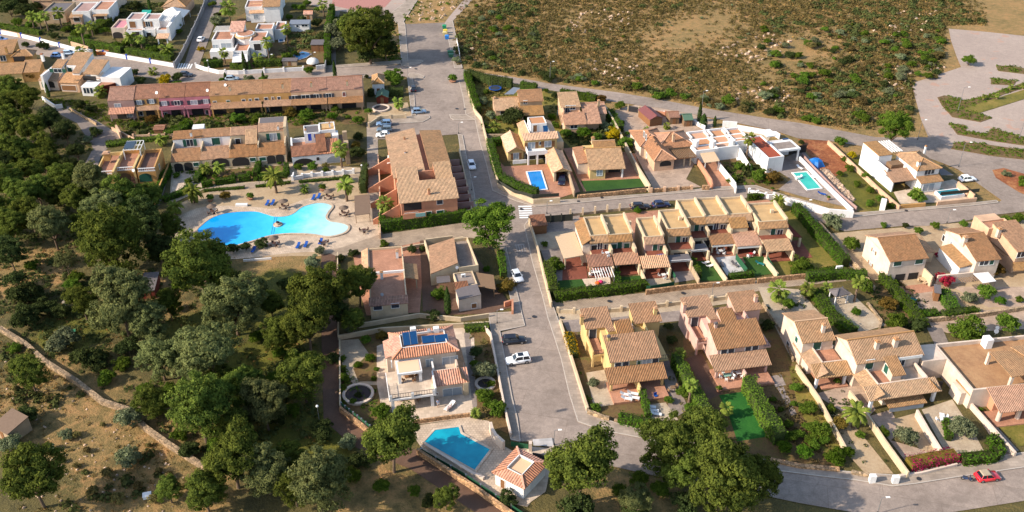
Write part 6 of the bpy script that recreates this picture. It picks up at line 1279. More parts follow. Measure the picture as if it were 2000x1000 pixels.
# --- the pine wood on the left
many('pine', 'pine', [(20,185,28),(52,208,28),(22,245,30),(60,258,26),(30,300,30),(88,288,22),(46,300,22),(12,360,32),(62,340,26),(100,320,22),(85,315,22),(120,350,26),(40,395,32),(75,378,28),(112,378,24),(-10,290,30),(-12,420,30),(20,450,30),(5,215,26)], 'green pine in the dense left wood', 'pines of the dense left wood')
many('pine', 'dark', [(95,240,24),(128,262,20),(20,500,30),(150,300,16),(-5,335,30),(135,330,18)], 'dark pine of the left wood', 'dark trees of the left wood')
for a in [('pine', 'pale',177,367,38, 'broad pale pine just below the ochre stepped block'),('pine', 'pine',238,395,40, 'tall green pine directly below the ochre stepped block'),('pine', 'pale',204,420,36, 'greyish pine between the lane and the large pool'),
 ('pine', 'pale',102,449,38, 'round grey green pine standing alone left of the biggest clump'),('pine', 'pine',215,485,62, 'huge round pine of the clump left of the large pool'),('pine', 'dark',278,440,42, 'dark pine overhanging the left end of the large pool'),('pine', 'pine',290,390,26, 'small green pine beside the lane wall'),
 ('thin', 'pale',129,515,30, 'thin sparse pine with bare pale branches'),('pine', 'pine',391,528,60, 'great round pine in front of the large pool'),('pine', 'dark',310,490,28, 'dark low pine left of the great round one'),('pine', 'pale',238,602,58, 'wide pale pine below the brown hut'),
 ('pine', 'pale',455,602,54, 'wide pale pine in the middle of the left meadow'),('pine', 'pale',296,640,36, 'small pale pine right of the wide one below the hut'),('pine', 'pine',163,598,30, 'low green pine beside the curved path'),('bush', 'dark',51,575,38, 'dark spreading shrub at the left edge above the stone wall'),('bush', 'dark',90,600,26, 'dark shrub next to the curved path'),
 ('bush', 'dark',51,622,36, 'dark shrub right above the start of the stone wall'),('bush', 'olive',125,668,34, 'grey green shrub on the upper side of the stone wall'),('bush', 'dark',180,700,34, 'dark shrub in the shade behind the stone wall'),('pine', 'pine',619,585,56, 'large bright pine left of the flat roofed terracotta house'),('pine', 'pine',600,640,50, 'lower neighbour of the large bright pine by the terracotta house'),
 ('pine', 'pine',700,562,38, 'pine leaning over the flat terracotta roof'),('pine', 'dark',655,600,30, 'dark pine between the two by the terracotta house'),('bush', 'olive',610,515,20, 'grey green tree by the path to the large pool'),('pine', 'pine',61,738,34, 'slender pine growing over the stone wall at left'),('pine', 'pale',313,705,40, 'pale pine left of the twin crowns in the lower wood'),('pine', 'pale',405,712,58, 'broad pale pine with grey twigs in the lower wood'),
 ('pine', 'pine',391,808,62, 'massive dark green pine in the lower wood'),('bush', 'olive',251,820,30, 'olive coloured tree astride the stone wall'),('bush', 'dark',300,800,26, 'dark bush against the stone wall'),('bush', 'dark',51,813,26, 'dark green shrub beside the old stone hut'),('pine', 'pine',68,942,58, 'wide low pine in the bottom left corner'),
 ('bush', 'olive',251,895,30, 'lone grey green bush on the dry slope'),('bush', 'olive',130,850,15, 'small round pale bush on the dry slope'),('bush', 'olive',95,875,14, 'tiny pale bush on the dry slope'),('bush', 'olive',20,870,26, 'greyish bush below the old stone hut'),('pine', 'pine',455,905,56, 'broad pine at the lower end of the stone wall'),('pine', 'pine',400,965,40, 'pine at the bottom edge left of centre'),
 ('pine', 'pine',480,768,40, 'green pine right of the massive dark one'),('pine', 'pine',592,745,44, 'dense round pine left of the villa garden'),('pine', 'pale',517,800,44, 'pale pine left of the dense round one'),('pine', 'pale',520,925,46, 'greyish pine near the bottom edge'),('pine', 'pale',622,950,60, 'large pale pine at the bottom edge, left of the round pine'),('pine', 'pine',765,872,58, 'great round pine beside the teal pool'),
 ('bush', 'dark',632,842,28, 'round dark bush on the dry grass'),('bush', 'olive',680,865,22, 'small grey bush on the dry grass'),('pine', 'pine',870,975,24, 'small green pine below the brick path'),('pine', 'pine',1132,925,72, 'large bright pine right of the pool house'),('bush', 'dark',1130,1000,40, 'dark bush under the large pine at the bottom edge'),('pine', 'pine',1299,880,50, 'left pine of the big group beside the lower street'),
 ('pine', 'pine',1370,872,52, 'upper pine of the big group beside the lower street'),('pine', 'pine',1412,942,72, 'largest pine of the group beside the lower street'),('pine', 'pale',1240,985,30, 'pale pine at the bottom edge between the two big groups'),('pine', 'pine',1478,940,42, 'right pine of the big group beside the lower street'),('pine', 'pine',1330,930,40, 'shaded pine in the middle of the group by the lower street'),
 ('pine', 'pine',720,75,44, 'big round pine beside the dead end street at the top'),('pine', 'pine',692,52,30, 'smaller pine crown merging with the big pine at the top'),('pine', 'dark',752,92,22, 'dark crown between the big top pine and the pavement'),('bush', 'olive',665,62,32, 'grey green tree left of the big pine at the top'),('bush', 'olive',660,90,20, 'lower grey green tree beside the narrow top lane'),('bush', 'dark',720,108,30, 'dark undergrowth below the big pine at the top')]:
 plant(*a)
plant('pine', 'mid',955,448,47, 'big leafy tree spreading over the main street corner',.8, 'street_tree')
many('bush', 'mid', [(150,545,19.200000000000003),(340,600,16.0),(430,500,12.8),(345,560,12.8),(500,660,17.6),(210,740,20.8),(240,710,19.200000000000003),(285,760,19.200000000000003),(545,690,16.0),(560,640,17.6),(480,850,20.8),(330,760,19.200000000000003),(570,800,17.6),(690,930,20.8),(745,950,19.200000000000003),(810,960,14.4),(1250,935,20.8),(1210,960,19.200000000000003),(1290,960,24.0),(420,870,20.8),(570,700,16.0),(30,680,16.0),(140,560,19.200000000000003),(60,520,16.0),(535,740,17.6),(350,850,17.6)], 'small undergrowth bush in the pine wood', 'undergrowth of the pine wood')
many('small', 'scrub', [(100,735,8),(150,850,12),(170,880,10),(210,925,16),(270,950,14),(300,975,16),(230,975,18),(310,920,10),(120,900,10),(180,960,16),(330,930,12),(60,690,14),(20,720,14),(150,910,10),(290,870,8),(200,830,8),(90,780,10),(30,760,12),(360,950,10)], 'small olive tuft on the dry slope', 'tufts on the dry slope')
many('pine', 'pine', [(165,440,26),(335,445,24),(60,425,30),(150,395,28),(360,690,30),(545,660,30),(430,760,34),(330,600,26),(560,905,34),(455,840,36),(300,790,30),(530,600,26),(690,630,24),(575,960,34),(330,960,26)], 'green pine in the closed wood', 'pines filling the closed wood')
many('bush', 'dark', [(330,480,26),(250,545,22),(460,545,22),(560,560,22),(30,550,26),(250,680,26),(150,700,20),(370,880,24),(650,700,18),(560,770,24),(120,610,22),(540,820,22),(700,900,22),(840,980,18),(1340,985,30),(1240,1000,26)], 'dense dark undergrowth between the pines', 'dense undergrowth between pines')
# --- scrub land
def scrub():
 rows = []; k = 0
 while len(rows) < 280 and k < 6000:
  k += 1; x = rng.uniform(890,1880); y = rng.uniform(2,240)
  top_road = np.interp(x, [890,1000,1204,1374,1568,1711,1800], [128,146,176,207,237,260,258])
  if y > top_road - 3 or (x > 1845 and y > 50) or (x > 1785 and y > 150) or (x > 1920): continue
  dens = .25 + .6 * (x > 1480 and 60 < y < 190) + .5 * (x < 1050 and 20 < y < 90) + .7 * (y > top_road - 16) + .45 * (x > 1700 and y > 100)
  if (1040 < x < 1450 and 20 < y < 140): dens *= .45
  if rng.uniform() > dens: continue
  big = (x > 1480 and y > 50) or y > top_road - 18 or x < 1050
  rows.append((x, y, rng.uniform(5,15) * (.55 + y / 330) if big else rng.uniform(3,7) * (.6 + y / 300)))
 for j,(x, y, r) in enumerate(rows):
  mt = ['scrub', 'olive', 'mid', 'dark', 'mid'][j % 5] if r > 5 else ['scrub', 'olive', 'scrub'][j % 3]
  zn = 'along the upper road' if y > np.interp(x, [890,1204,1568,1800], [110,162,224,244]) else 'beside the dead end street' if x < 1050 else 'in the thicket near the car park' if x > 1700 else 'on the slope above the white houses' if x > 1440 else 'on the open middle slope'
  cl = dict(scrub='olive brown', olive='silvery', mid='mid green', dark='dark green')[mt]; plant('bush' if r > 7 else 'small', mt, x, y, r,('large ' if r > 9 else 'rounded ' if r > 5.5 else 'small ') + cl + ' wild bush ' + zn,.8, 'wild_bush', 'bush', 'wild bushes on the scrub slope' if r > 5.5 else 'small wild bushes on the scrub slope')
scrub()
def stuff(name, n, area, mats, lab, smin, smax, per, reject, thr=-.2):
 """uncountable low growth: one mesh of small tufts"""
 out = []; c = 0
 xs = rng.uniform(area[0], area[1], n); ys = rng.uniform(area[2], area[3], n); 
 fld = np.sin(xs * .05 + 1) + np.sin(ys * .07 + xs * .03) + np.sin(xs * .13 - ys * .09) + rng.normal(0,.8, n)
 for x, y, f in zip(xs, ys, fld):
  if f < thr: continue
  px, py = pix(x, y,0)
  if reject(px, py): continue
  s = rng.uniform(smin, smax); e = unit(per); e[:,2] = np.abs(e[:,2]); p = e * np.array([s, s, s * .6]) * rng.uniform(.5,1,(per,1)) + np.array([x, y,.05])
  nn = e + rng.normal(size=(per,3)) * .4; out.append(quads(p, nn / np.linalg.norm(nn, axis=1, keepdims=True), s * .55))
 me = qmesh(name, np.concatenate(out), [LF[mats]]); o = bpy.data.objects.new(name, me); COL.objects.link(o); tag(o, lab, 'vegetation', None, 'stuff')
def rj(px, py):
 if px < 890 or px > 1925: return True
 tr = np.interp(px, [890,1000,1204,1374,1568,1711,1800], [128,147,177,208,238,264,262])
 return py > tr - 2 or (px > 1846 and py > 50) or (px > 1784 and py > 140)
stuff('low_scrub',34000,(-25,200,236,362), 'scrub', 'low olive scrub covering the open slope',.35,1.2,10, rj,-1.1)
stuff('dry_grass_tufts',9000,(-25,185,236,362), 'dry', 'straw coloured tufts between the bushes of the slope',.3,.8,8, rj)
def inside(px, py, pl):
 r = False; j = len(pl) - 1
 for i in range(len(pl)):
  if (pl[i][1] > py) != (pl[j][1] > py) and px < (pl[j][0] - pl[i][0]) * (py - pl[i][1]) / (pl[j][1] - pl[i][1]) + pl[i][0]: r = not r
  j = i
 return r
ISL = [[(1831,190),(1845,186),(1862,190),(1884,196),(1925,187),(2010,158),(2010,168),(1960,184),(1925,200),(1888,212),(1911,222),(1938,230),(1915,238),(1860,228),(1840,206)], [(1880,212),(1925,198),(2010,172),(2010,190),(1911,221)], [(1853,240),(1885,244),(1887,255),(1925,262),(1940,250),(2010,272),(2010,285),(1940,275),(1870,262)], [(1865,278),(1900,278),(2010,294),(2010,312),(1940,304),(1858,290)], [(1945,128),(1975,128),(2010,136),(2010,145),(1950,138)], [(1935,152),(1985,158),(1980,166),(1936,164)]]
for i_, pl in enumerate(ISL): sheet('traffic_island', lawn if i_ in (1,) else soil, pl,.2,.22)
stuff('island_shrubs',14000,(100,180,200,300), 'mid', 'low shrubs on the traffic islands of the car park',.35,.9,14, lambda px, py: px > 2010 or not any(inside(px, py, pl) for pl in ISL[:1] + ISL[2:]))
stuff('scrub_thicket',3000,(-25,200,236,362), 'thick', 'dense thickets of low bushes on the scrub slope',.8,2.1,34, lambda px, py: rj(px, py) or (px + py * 7) % 1 > (.12 + .8 * (px > 1480 and 40 < py < 200) + .8 * (px < 1050 and py < 110) + .5 * (px > 1600) + .75 * (py > np.interp(px, [890,1204,1568,1800], [106,158,220,240]))))
stuff('plot_weeds',2500,(70,105,185,225), 'mid', 'green weeds on the empty building plot',.3,.8,12, lambda px, py: not inside(px, py, [(1620,320),(1640,300),(1750,410),(1690,412),(1650,350)]))
weeds = [(150,560,70),(330,640,60),(250,700,60),(430,660,50),(530,640,60),(520,720,60),(590,850,60),(130,640,50)]
stuff('meadow_grass',7000,(-105,-15,100,185), 'scrub', 'yellow green grass on the floor of the pine wood',.2,.5,8, lambda px, py: not any((px - a) ** 2 + (py - b) ** 2 < c * c for a, b, c in weeds))
stuff('hill_undergrowth',6000,(-70,0,265,350), 'mid', 'undergrowth around the dead end street',.4,1.2,14, lambda px, py: not (inside(px, py, [(782,38),(815,2),(905,2),(872,36),(866,42),(792,46)]) or inside(px, py, [(650,25),(757,35),(780,60),(782,118),(660,126)])))
# --- garden greenery, upper left
G = 'garden shrub'
many('bush', 'mid', [(35,45,12),(60,50,12),(150,68,12),(130,58,10),(205,62,12),(195,45,10),(345,50,9),(350,62,8),(230,90,10),(245,85,9),(300,97,10),(330,95,9),(325,108,10),(290,92,7),(415,10,9),(425,45,9),(560,112,12),(540,122,10),(520,123,9),(575,105,8),(345,165,10),(600,8,10),(590,16,10),(575,14,9),(565,34,8),(620,20,8)], G, 'upper left garden shrubs')
many('bush', 'dark', [(20,20,26),(50,25,22),(85,90,13),(50,88,9),(10,5,20),(40,5,18),(70,14,14),(108,72,9),(265,12,14),(215,30,10),(425,32,10),(590,40,12),(620,46,12),(420,118,8),(408,120,8),(398,118,6),(275,160,13),(250,150,12),(262,142,10),(178,212,12),(155,205,14),(250,15,8)], 'dark garden tree', 'dark garden trees, upper left')
many('bush', 'bright', [(148,68,7),(10,52,8),(170,72,8),(34,140,5),(110,160,6),(433,157,7),(498,126,7),(450,110,5)], 'bright green garden bush', 'bright bushes, upper left')
for a in [('bush', 'yellow',322,155,14, 'large yellow green bush at the road corner above the long terrace'),('bush', 'dark',348,152,12, 'dark tree right of the yellow green road corner bush'),('bush', 'yellow',392,96,8, 'yellow flowering bush beside the parked white car'),('bush', 'rust',62,150,14, 'rusty brown bush beside the left ochre house'),('bush', 'bright',603,140,12, 'light green road side tree above the long terrace'),
 ('bush', 'olive',485,155,12, 'grey leafless looking shrub behind the long terrace'),('bush', 'mid',515,158,13, 'green shrub between cypresses behind the long terrace'),('bush', 'olive',425,42,16, 'grey green tree beside the upper side street'),('bush', 'mid',772,153,24, 'broad green tree behind the dark red garden shed'),('bush', 'dark',716,150,6, 'small dark bush at the end of the long terrace'),('bush', 'dark',630,70,12, 'dark hedge tree beside the narrow lane'),
 ('bush', 'mid',264,246,12, 'rounded bush below the grey pink terraced house'),('bush', 'rust',296,236,15, 'olive yellow tree in front of the ochre terraced house'),('bush', 'bright',360,245,12, 'bright bush in front of the pink terraced house'),('bush', 'mid',464,232,17, 'dense green tree in front of the wide orange terraced house'),('bush', 'mid',502,232,15, 'second dense tree in front of the wide orange terraced house'),('bush', 'rust',567,220,13, 'round olive tree by the long tiled porch'),
 ('bush', 'mid',597,224,15, 'wide green bush under the long tiled porch'),('bush', 'mid',655,214,9, 'narrow shrub at the porch of the peach terraced house'),('bush', 'bright',648,229,12, 'bright spreading bush in front of the peach terraced house'),('bush', 'mid',720,219,10, 'ball shaped bush at the garden corner by the path'),('bush', 'mid',699,238,15, 'round topped tree beside the parked blue cars'),('bush', 'dark',700,268,13, 'dark bush on the path edge'),('bush', 'dark',698,300,18, 'tall dark bush below the other on the path edge'),('bush', 'rust',695,285,12, 'brownish bush between two dark ones on the path edge'),
 ('bush', 'mid',582,327,11, 'clipped ball of a shrub, left of two in front of the white villa'),('bush', 'mid',610,326,13, 'larger clipped ball shrub in front of the white villa'),('bush', 'scrub',636,325,9, 'loose shrub right of the clipped balls'),('bush', 'mid',636,333,9, 'low shrub on the white garden wall'),('bush', 'mid',344,343,9, 'ball shrub beside the lane hedge'),('bush', 'mid',368,355,10, 'low bush in the tiled front yard'),('bush', 'rust',440,383,13, 'reddish green bush on the sandy pool garden'),('bush', 'mid',676,350,12, 'green tree rising behind the pool garden palm'),
 ('bush', 'mid',488,340,8, 'shrub in the arcaded terrace garden'),('bush', 'rust',443,350,9, 'yellowish shrub in the arcaded terrace garden'),('bush', 'bright',546,320,6, 'light shrub beside the right pair of arches'),('bush', 'olive',172,275,13, 'silvery tree beside the left lane'),('bush', 'dark',186,258,13, 'dark tree at the bend of the left lane'),('bush', 'mid',300,180 + 5,6, 'small bush left of the terrace')]:
 plant(*a)
many('bush', 'mid', [(400,352,6),(420,345,7),(455,345,7),(500,350,6),(515,345,8),(535,345,7),(560,298 + 40,6),(470,268 - 32,8),(520,240,7),(590,240,8),(385,252,9),(340,250,8),(680,230,6),(425,262 - 20,6)], 'low garden shrub', 'shrubs between the long terraces')
# hedges, upper and middle left
hedge([(300,402),(322,352),(338,328)],1.5,1.8, 'dark clipped hedge beside the lane below the ochre block'); hedge([(320,394),(356,380),(372,368)],1.6,1.3, 'low clipped hedge on the left of the sandy pool garden')
hedge([(384,358),(398,334)],1.3,1.6, 'hedge between the first and second arcaded gardens'); hedge([(395,366),(416,362)],1.3,1.6, 'square clipped hedge block, left of three'); hedge([(421,361),(460,356)],1.3,1.6, 'square clipped hedge block, middle of three'); hedge([(467,354),(490,352)],1.3,1.6, 'square clipped hedge block, right of three')
hedge([(500,348),(508,322)],1.3,1.8, 'pale green hedge between the third and fourth arcaded gardens'); hedge([(507,352),(560,345),(560,326)],1.2,1.4, 'hedge round the fourth arcaded garden')
hedge([(400,374),(478,368)],.9,.6, 'thin low hedge strip, left part along the pool garden'); hedge([(500,366),(568,358)],.9,.6, 'thin low hedge strip behind the pool palm'); hedge([(585,357),(665,350)],.9,.6, 'thin low hedge strip on the right of the pool garden')
hedge([(710,378),(714,338)],1.6,3.0, 'tall dark hedge at the right end of the pool garden', 'dark'); hedge([(746,450),(830,441),(912,429)],1.8,2.8, 'long dark hedge in front of the orange apartment building'); hedge([(747,450),(748,432)],1.2,2.6, 'short end of hedge at the left of the orange building')
hedge([(322,268),(350,262),(372,246)],2.5,1.8, 'bright sloping hedge below the pink terraced houses', 'bright'); hedge([(720,186),(730,187)],2,2, 'dark hedge left of the green roofed shed', 'dark'); hedge([(760,187),(788,186)],2,2.4, 'dark hedge right of the green roofed shed', 'dark')
hedge([(641,128),(641,70),(650,22)],1.8,3, 'high ivy hedge beside the narrow top lane'); hedge([(500,130),(550,128)],2,2.2, 'bright mixed hedge behind the white road wall', 'mid'); hedge([(208,285),(262,277),(330,268)],3,.9, 'wild low hedge on the bank above the ochre block', 'mid'); hedge([(400,133),(436,130)],1.6,2.4, 'hedge on the curved white wall'); hedge([(452,132),(482,134)],2,1.6, 'hedge patch below the white villa group', 'mid')
hedge([(140,82),(200,95),(240,103)],2.2,2.0, 'mixed hedge behind the upper white wall, left part', 'mid'); hedge([(250,103),(336,118)],2.2,1.6, 'mixed hedge behind the upper white wall, right part', 'mid'); hedge([(0,54),(80,68)],2,1.5, 'hedge behind the upper wall at the left edge', 'mid'); hedge([(180,68),(215,44)],2.6,2, 'sloping hedge left of the cubic white villa', 'mid')
# palms
for a in [('palm',540,345,24,377, 'tall feathery palm behind the large pool'),('palm',678,362,20,393, 'feathery palm beside the thatched pergola'),('palm',381,374,22,396, 'broad palm left of the sandy pool garden'),('palm',345,404,17,420, 'low palm at the left end of the pool garden'),('palm',596,368,11,376, 'small palm on the sand right of the tall one'),('fan',668,290,17,327, 'fan palm in front of the white villa with blue shutters'),
 ('palm',405,328,14,343, 'palm in front of the wide arch, left one'),('palm',431,326,14,347, 'palm in front of the wide arch, right one'),('fan',755,398,17,428, 'fan palm at the corner of the orange building'),('palm',317,272,14,284, 'low palm behind the ochre block'),('fan',779,200,12,216, 'fan palm at the street corner garden'),('fan',198,178,13,190, 'fan palm right of the round red terrace'),
 ('fan',160,99,11,108, 'short palm beside the parked pale car'),('fan',68,30,11,58, 'leftmost tall shaggy palm at top left'),('fan',82,34,10,60, 'second tall shaggy palm at top left'),('fan',95,30,11,62, 'third tall shaggy palm at top left'),('fan',122,24,12,58, 'tall leaning shaggy palm right of the group of three'),('fan',167,55,10,95, 'shaggy palm on the road wall'),('fan',182,49,10,70, 'shaggy palm just right of the road wall one'),
 ('palm',258,72,14,92, 'feather palm left in front of the cubic villa'),('fan',278,76,10,95, 'fan palm in front of the cubic villa'),('palm',328,98,18,108, 'low broad palm right in front of the cubic villa'),('fan',350,36,8,48, 'small palm right of the cubic villa'),('fan',450,15,17,42, 'tall shaggy palm beside the upper side street'),('fan',440,102,10,124, 'palm in front of the white villa group, left'),('fan',505,112,11,124, 'low palm in front of the white villa group'),
 ('fan',526,82,12,116, 'tall fan palm in the white villa garden'),('fan',563,56,11,92, 'tallest fan palm beside the small mobile home'),('fan',633,8,11,32, 'palm at the top near the tennis court'),('fan',300,140,10,146, 'small palm above the long terrace'),('fan',1262,178 + 74,6,256, 'small palm behind the bungalow') ,
 ('fan',967,248,13,258, 'yellowish fan palm in the tan villa garden'),('fan',1457,270,13,313, 'tall leaning palm beside the modern white house'),('fan',1302,246,8,252, 'small palm between the sheds and the bungalow'),('palm',1518,393,16,412, 'leafy palm at the end of the stepped terrace'),('fan',1786,377,12,392, 'leafy yucca palm beside the white villa'), 
 ('fan',1517,567,21,590, 'bushy fan palm by the cobbled path, left of three'),('fan',1574,564,15,582, 'fan palm by the cobbled path, middle of three'),('fan',1612,562,12,576, 'smaller fan palm beside the grey pavilion'),('fan',1668,550,14,590, 'palm with a white trunk near the gabled house'),('palm',1665,806,27,835, 'big blue green fan palm in front of the largest villa'),('fan',1416,797,14,815, 'yellow green palm beside the bright lawn'),
 ('fan',1345,752,13,790, 'palm between the two duplex houses, lower'),('fan',1326,690,12,710, 'palm between the two duplex houses, upper'),('palm',930,806,12,816, 'palm at the edge of the villa terrace'),('fan',1920,188,5,196, 'little palm on the traffic island, first'),('fan',1946,186,5,195, 'little palm on the traffic island, second'),('fan',1972,168,5,176, 'little palm on the traffic island, third'),('fan',1997,166,6,174, 'little palm on the traffic island, fourth')]:
 palm(*a)
# cypresses
for a in [(655,152,117, 'lone slim cypress above the right end of the long terrace'),(480,143,100, 'tall dark cypress beside the white road wall'),(490,143,118, 'shorter cypress next to the tall one'),(516,162,138, 'cypress behind the long terrace roof'),(441,156,141, 'thin small cypress by the parked grey car'),(187,110,88, 'slim cypress beside the orange skip'),(295,26,-8, 'tall cypress behind the cubic villa'),(96,190,160, 'small cypress in front of the rambling white house'),
 (515,222,198, 'slim cypress in front of the orange terraced house'),(1365,238,200, 'tall dark cypress beside the upper road'),(1395,247,226, 'small cypress right of the tall one'),(875,612,560, 'slim cypress beside the skewed roof house'),(1460,333,318, 'first of three thin garden cypresses'),(1466,333,320, 'second of three thin garden cypresses'),(1453,335,324, 'third of three thin garden cypresses')]:
 cypress(a[0], a[1], a[2], a[3])
cypress(1373,248,222, 'stubby cypress below the tall dark one',.4)
# right hand gardens
hedge([(912,152),(925,200),(935,224)],1.8,2.6, 'tall clipped hedge along the main street'); hedge([(915,153),(960,166),(1000,172)],1.8,3.0, 'dark clipped hedge at the top of the corner garden', 'dark'); hedge([(1018,172),(1048,178)],1.8,2.2, 'short hedge behind the tan villa'); hedge([(1095,188),(1150,196),(1165,200)],2,2.2, 'bright hedge along the upper road', 'bright')
hedge([(957,285),(966,320),(975,352),(1010,372),(1050,383)],1.8,2.2, 'L shaped clipped hedge round the yellow villa'); hedge([(1190,225),(1210,258)],2.4,2.0, 'bright garden hedge beside the long wall', 'bright'); hedge([(962,283),(984,280)],2,2, 'hedge corner above the yellow villa')
for a in [('bush', 'dark',1003,232,25, 'big dark tree below the tan villa'),('bush', 'olive',945,198,11, 'silvery tree in the corner garden'),('bush', 'olive',959,226,14, 'silvery bush left of the big dark tree'),('bush', 'mid',1030,235,10, 'bush right of the big dark tree'),('bush', 'dark',1085,186,9, 'dark purple bush between two villas'),('bush', 'rust',1174,194,12, 'brownish red tree behind the peach villa'),('bush', 'bright',1078,228,9, 'bright bush between the tan and peach villas'),
 ('bush', 'mid',1084,245,10, 'green bush left of the peach villa front'),('bush', 'mid',1066,178,7, 'small bush at the back of the tan villa'),('bush', 'bright',1140,262,17, 'bright bush in front of the peach villa'),('bush', 'mid',1105,262,13, 'darker bush in front of the peach villa'),('bush', 'olive',1182,247,13, 'grey green tree beside the peach villa'),('bush', 'yellow',1200,262,18, 'large yellow blossoming bush'),('bush', 'mid',1165,270,14, 'green bush left of the yellow blossom'),('bush', 'mid',1222,280,17, 'green tree below the yellow blossom'),
 ('bush', 'mid',1212,208,12, 'round tree at the corner of the long wall'),('bush', 'bright',1425,295,12, 'bright vine bush on the white terraces'),('bush', 'mid',1482,345,19, 'round green tree before the modern white house'),('bush', 'rust',1510,347,19, 'round brownish tree before the modern white house'),('bush', 'mid',1445,325,12, 'bush left of the three thin cypresses'),('bush', 'mid',1430,352,11, 'square bush at the street wall'),('bush', 'dark',1565,279,7, 'dark bush at the upper road verge'),
 ('bush', 'mid',1640,277,14, 'dark green tree left of the white villa'),('bush', 'yellow',1664,304,10, 'yellow green bush against the white villa'),('pine', 'mid',1745,258,30, 'big round tree at the road junction'),('bush', 'mid',1790,385,18, 'leafy tree in the corner of the white villa yard'),('bush', 'mid',1892,121,16, 'round bush alone at the car park edge'),('bush', 'olive',1965,340,10, 'agave like grey plant on the verge'),('bush', 'mid',2000,355,14, 'bush at the right edge of the verge'),
 ('bush', 'mid',1487,383,8, 'small round topiary behind the stepped terrace'),('bush', 'olive',1626,432,22, 'grey green tree beside the hedge lane'),('bush', 'mid',1663,478,20, 'dense ivy green tree against the gabled house'),('bush', 'mid',1727,440,8, 'bush above the gabled house, left'),('bush', 'dark',1768,442,9, 'clipped bush above the gabled house, middle'),('bush', 'mid',1793,453,12, 'bush above the gabled house, right'),('bush', 'mid',1826,443,12, 'round bush between the gabled house and the road'),
 ('bush', 'mid',1882,438,10, 'pale verge bush above the peach house'),('bush', 'mid',1565,518,22, 'large olive bush on the last lawn'),('bush', 'mid',1085,517,18, 'round tree in the first terrace garden'),('bush', 'mid',1064,478,8, 'little bush on the pale yard'),('bush', 'bright',1245,412,9, 'bright vine behind the stepped terrace')]:
 plant(*a)
many('bush', 'mid', [(955,258,9),(945,245,8),(975,232,9),(950,180,8),(930,190,7),(1215,240,7),(1225,262,7),(1500,355,8),(1395,262,8),(1690,345,10),(1660,330,10),(1650,310,8),(1640,340,8),(1700,372,10),(1720,390,10),(1700,398,10),(1740,402,8),(1675,360,9)], 'low green shrub', 'low shrubs, middle gardens')
hedge([(1552,412),(1590,458),(1650,522)],2.0,2.4, 'long straight clipped hedge beside the lane'); hedge([(1083,586),(1140,578),(1200,572),(1262,562)],2.2,1.9, 'long leafy green hedge in front of the first terrace gardens', 'bright'); hedge([(1070,525),(1082,580)],2.0,2.2, 'leafy hedge beside the lower main street', 'mid')
hedge([(1208,562),(1202,528)],1,1.6, 'thin climbing hedge between the first two terrace gardens', 'bright'); hedge([(1364,544),(1350,515)],1.2,1.8, 'bright hedge beside the grey patio', 'bright'); hedge([(1424,545),(1470,540)],1.2,1.4, 'square hedge at the front of the white patio'); hedge([(1460,390),(1480,388)],1.2,1.5, 'low hedge behind the stepped terrace'); hedge([(1545,540),(1632,532)],1.4,1.3, 'hedge along the front of the last lawn', 'bright')
hedge([(1574,548),(1640,542),(1690,545)],1.8,2.0, 'hedge below the cobbled path', 'bright'); hedge([(1592,576),(1620,620),(1665,655)],2.6,1.6, 'broad bright hedge beside the grey pavilion', 'bright'); hedge([(1722,545),(1770,600),(1800,640)],2.0,1.8, 'hedge along the patio of the gabled house', 'bright'); hedge([(1790,622),(1828,616)],1.8,1.4, 'low hedge below the stone yard'); hedge([(1838,575),(1862,612)],2.4,1.6, 'thick hedge beside the brown cabinet', 'bright'); hedge([(1840,622),(1905,612)],1.8,1.5, 'hedge on the stone wall, centre right')
hedge([(1318,712),(1350,770),(1392,850)],1.8,2.8, 'dark conifer hedge between the duplex houses', 'mid'); hedge([(1458,758),(1490,820),(1520,868)],2.2,3.0, 'tall conifer hedge on the right of the bright lawn', 'mid'); hedge([(1208,822),(1250,832),(1320,846)],2.0,1.6, 'bright hedge along the lower pavement', 'bright'); hedge([(1252,770),(1266,818)],1.0,1.5, 'thin hedge between the two duplex patios', 'bright')
hedge([(1875,905),(1940,898),(1948,878),(1930,862)],2.0,1.7, 'bright curved hedge at the lower right street corner', 'bright'); hedge([(1845,826),(1852,862)],1.0,1.2, 'small curved clipped hedge in the pale yard'); hedge([(1772,915),(1820,905),(1864,898)],2.4,1.8, 'crimson bougainvillea hedge on the lower right wall', 'mag',.25)
hedge([(1110,658),(1122,700)],1.8,1.3, 'short yellow flowering hedge at the yellow duplex', 'yellow'); hedge([(908,646),(955,642)],1.8,1.2, 'hedge behind the pool villa', 'mid'); hedge([(978,500),(984,545)],1.4,1.8, 'bright hedge beside the street behind the big tree', 'bright')
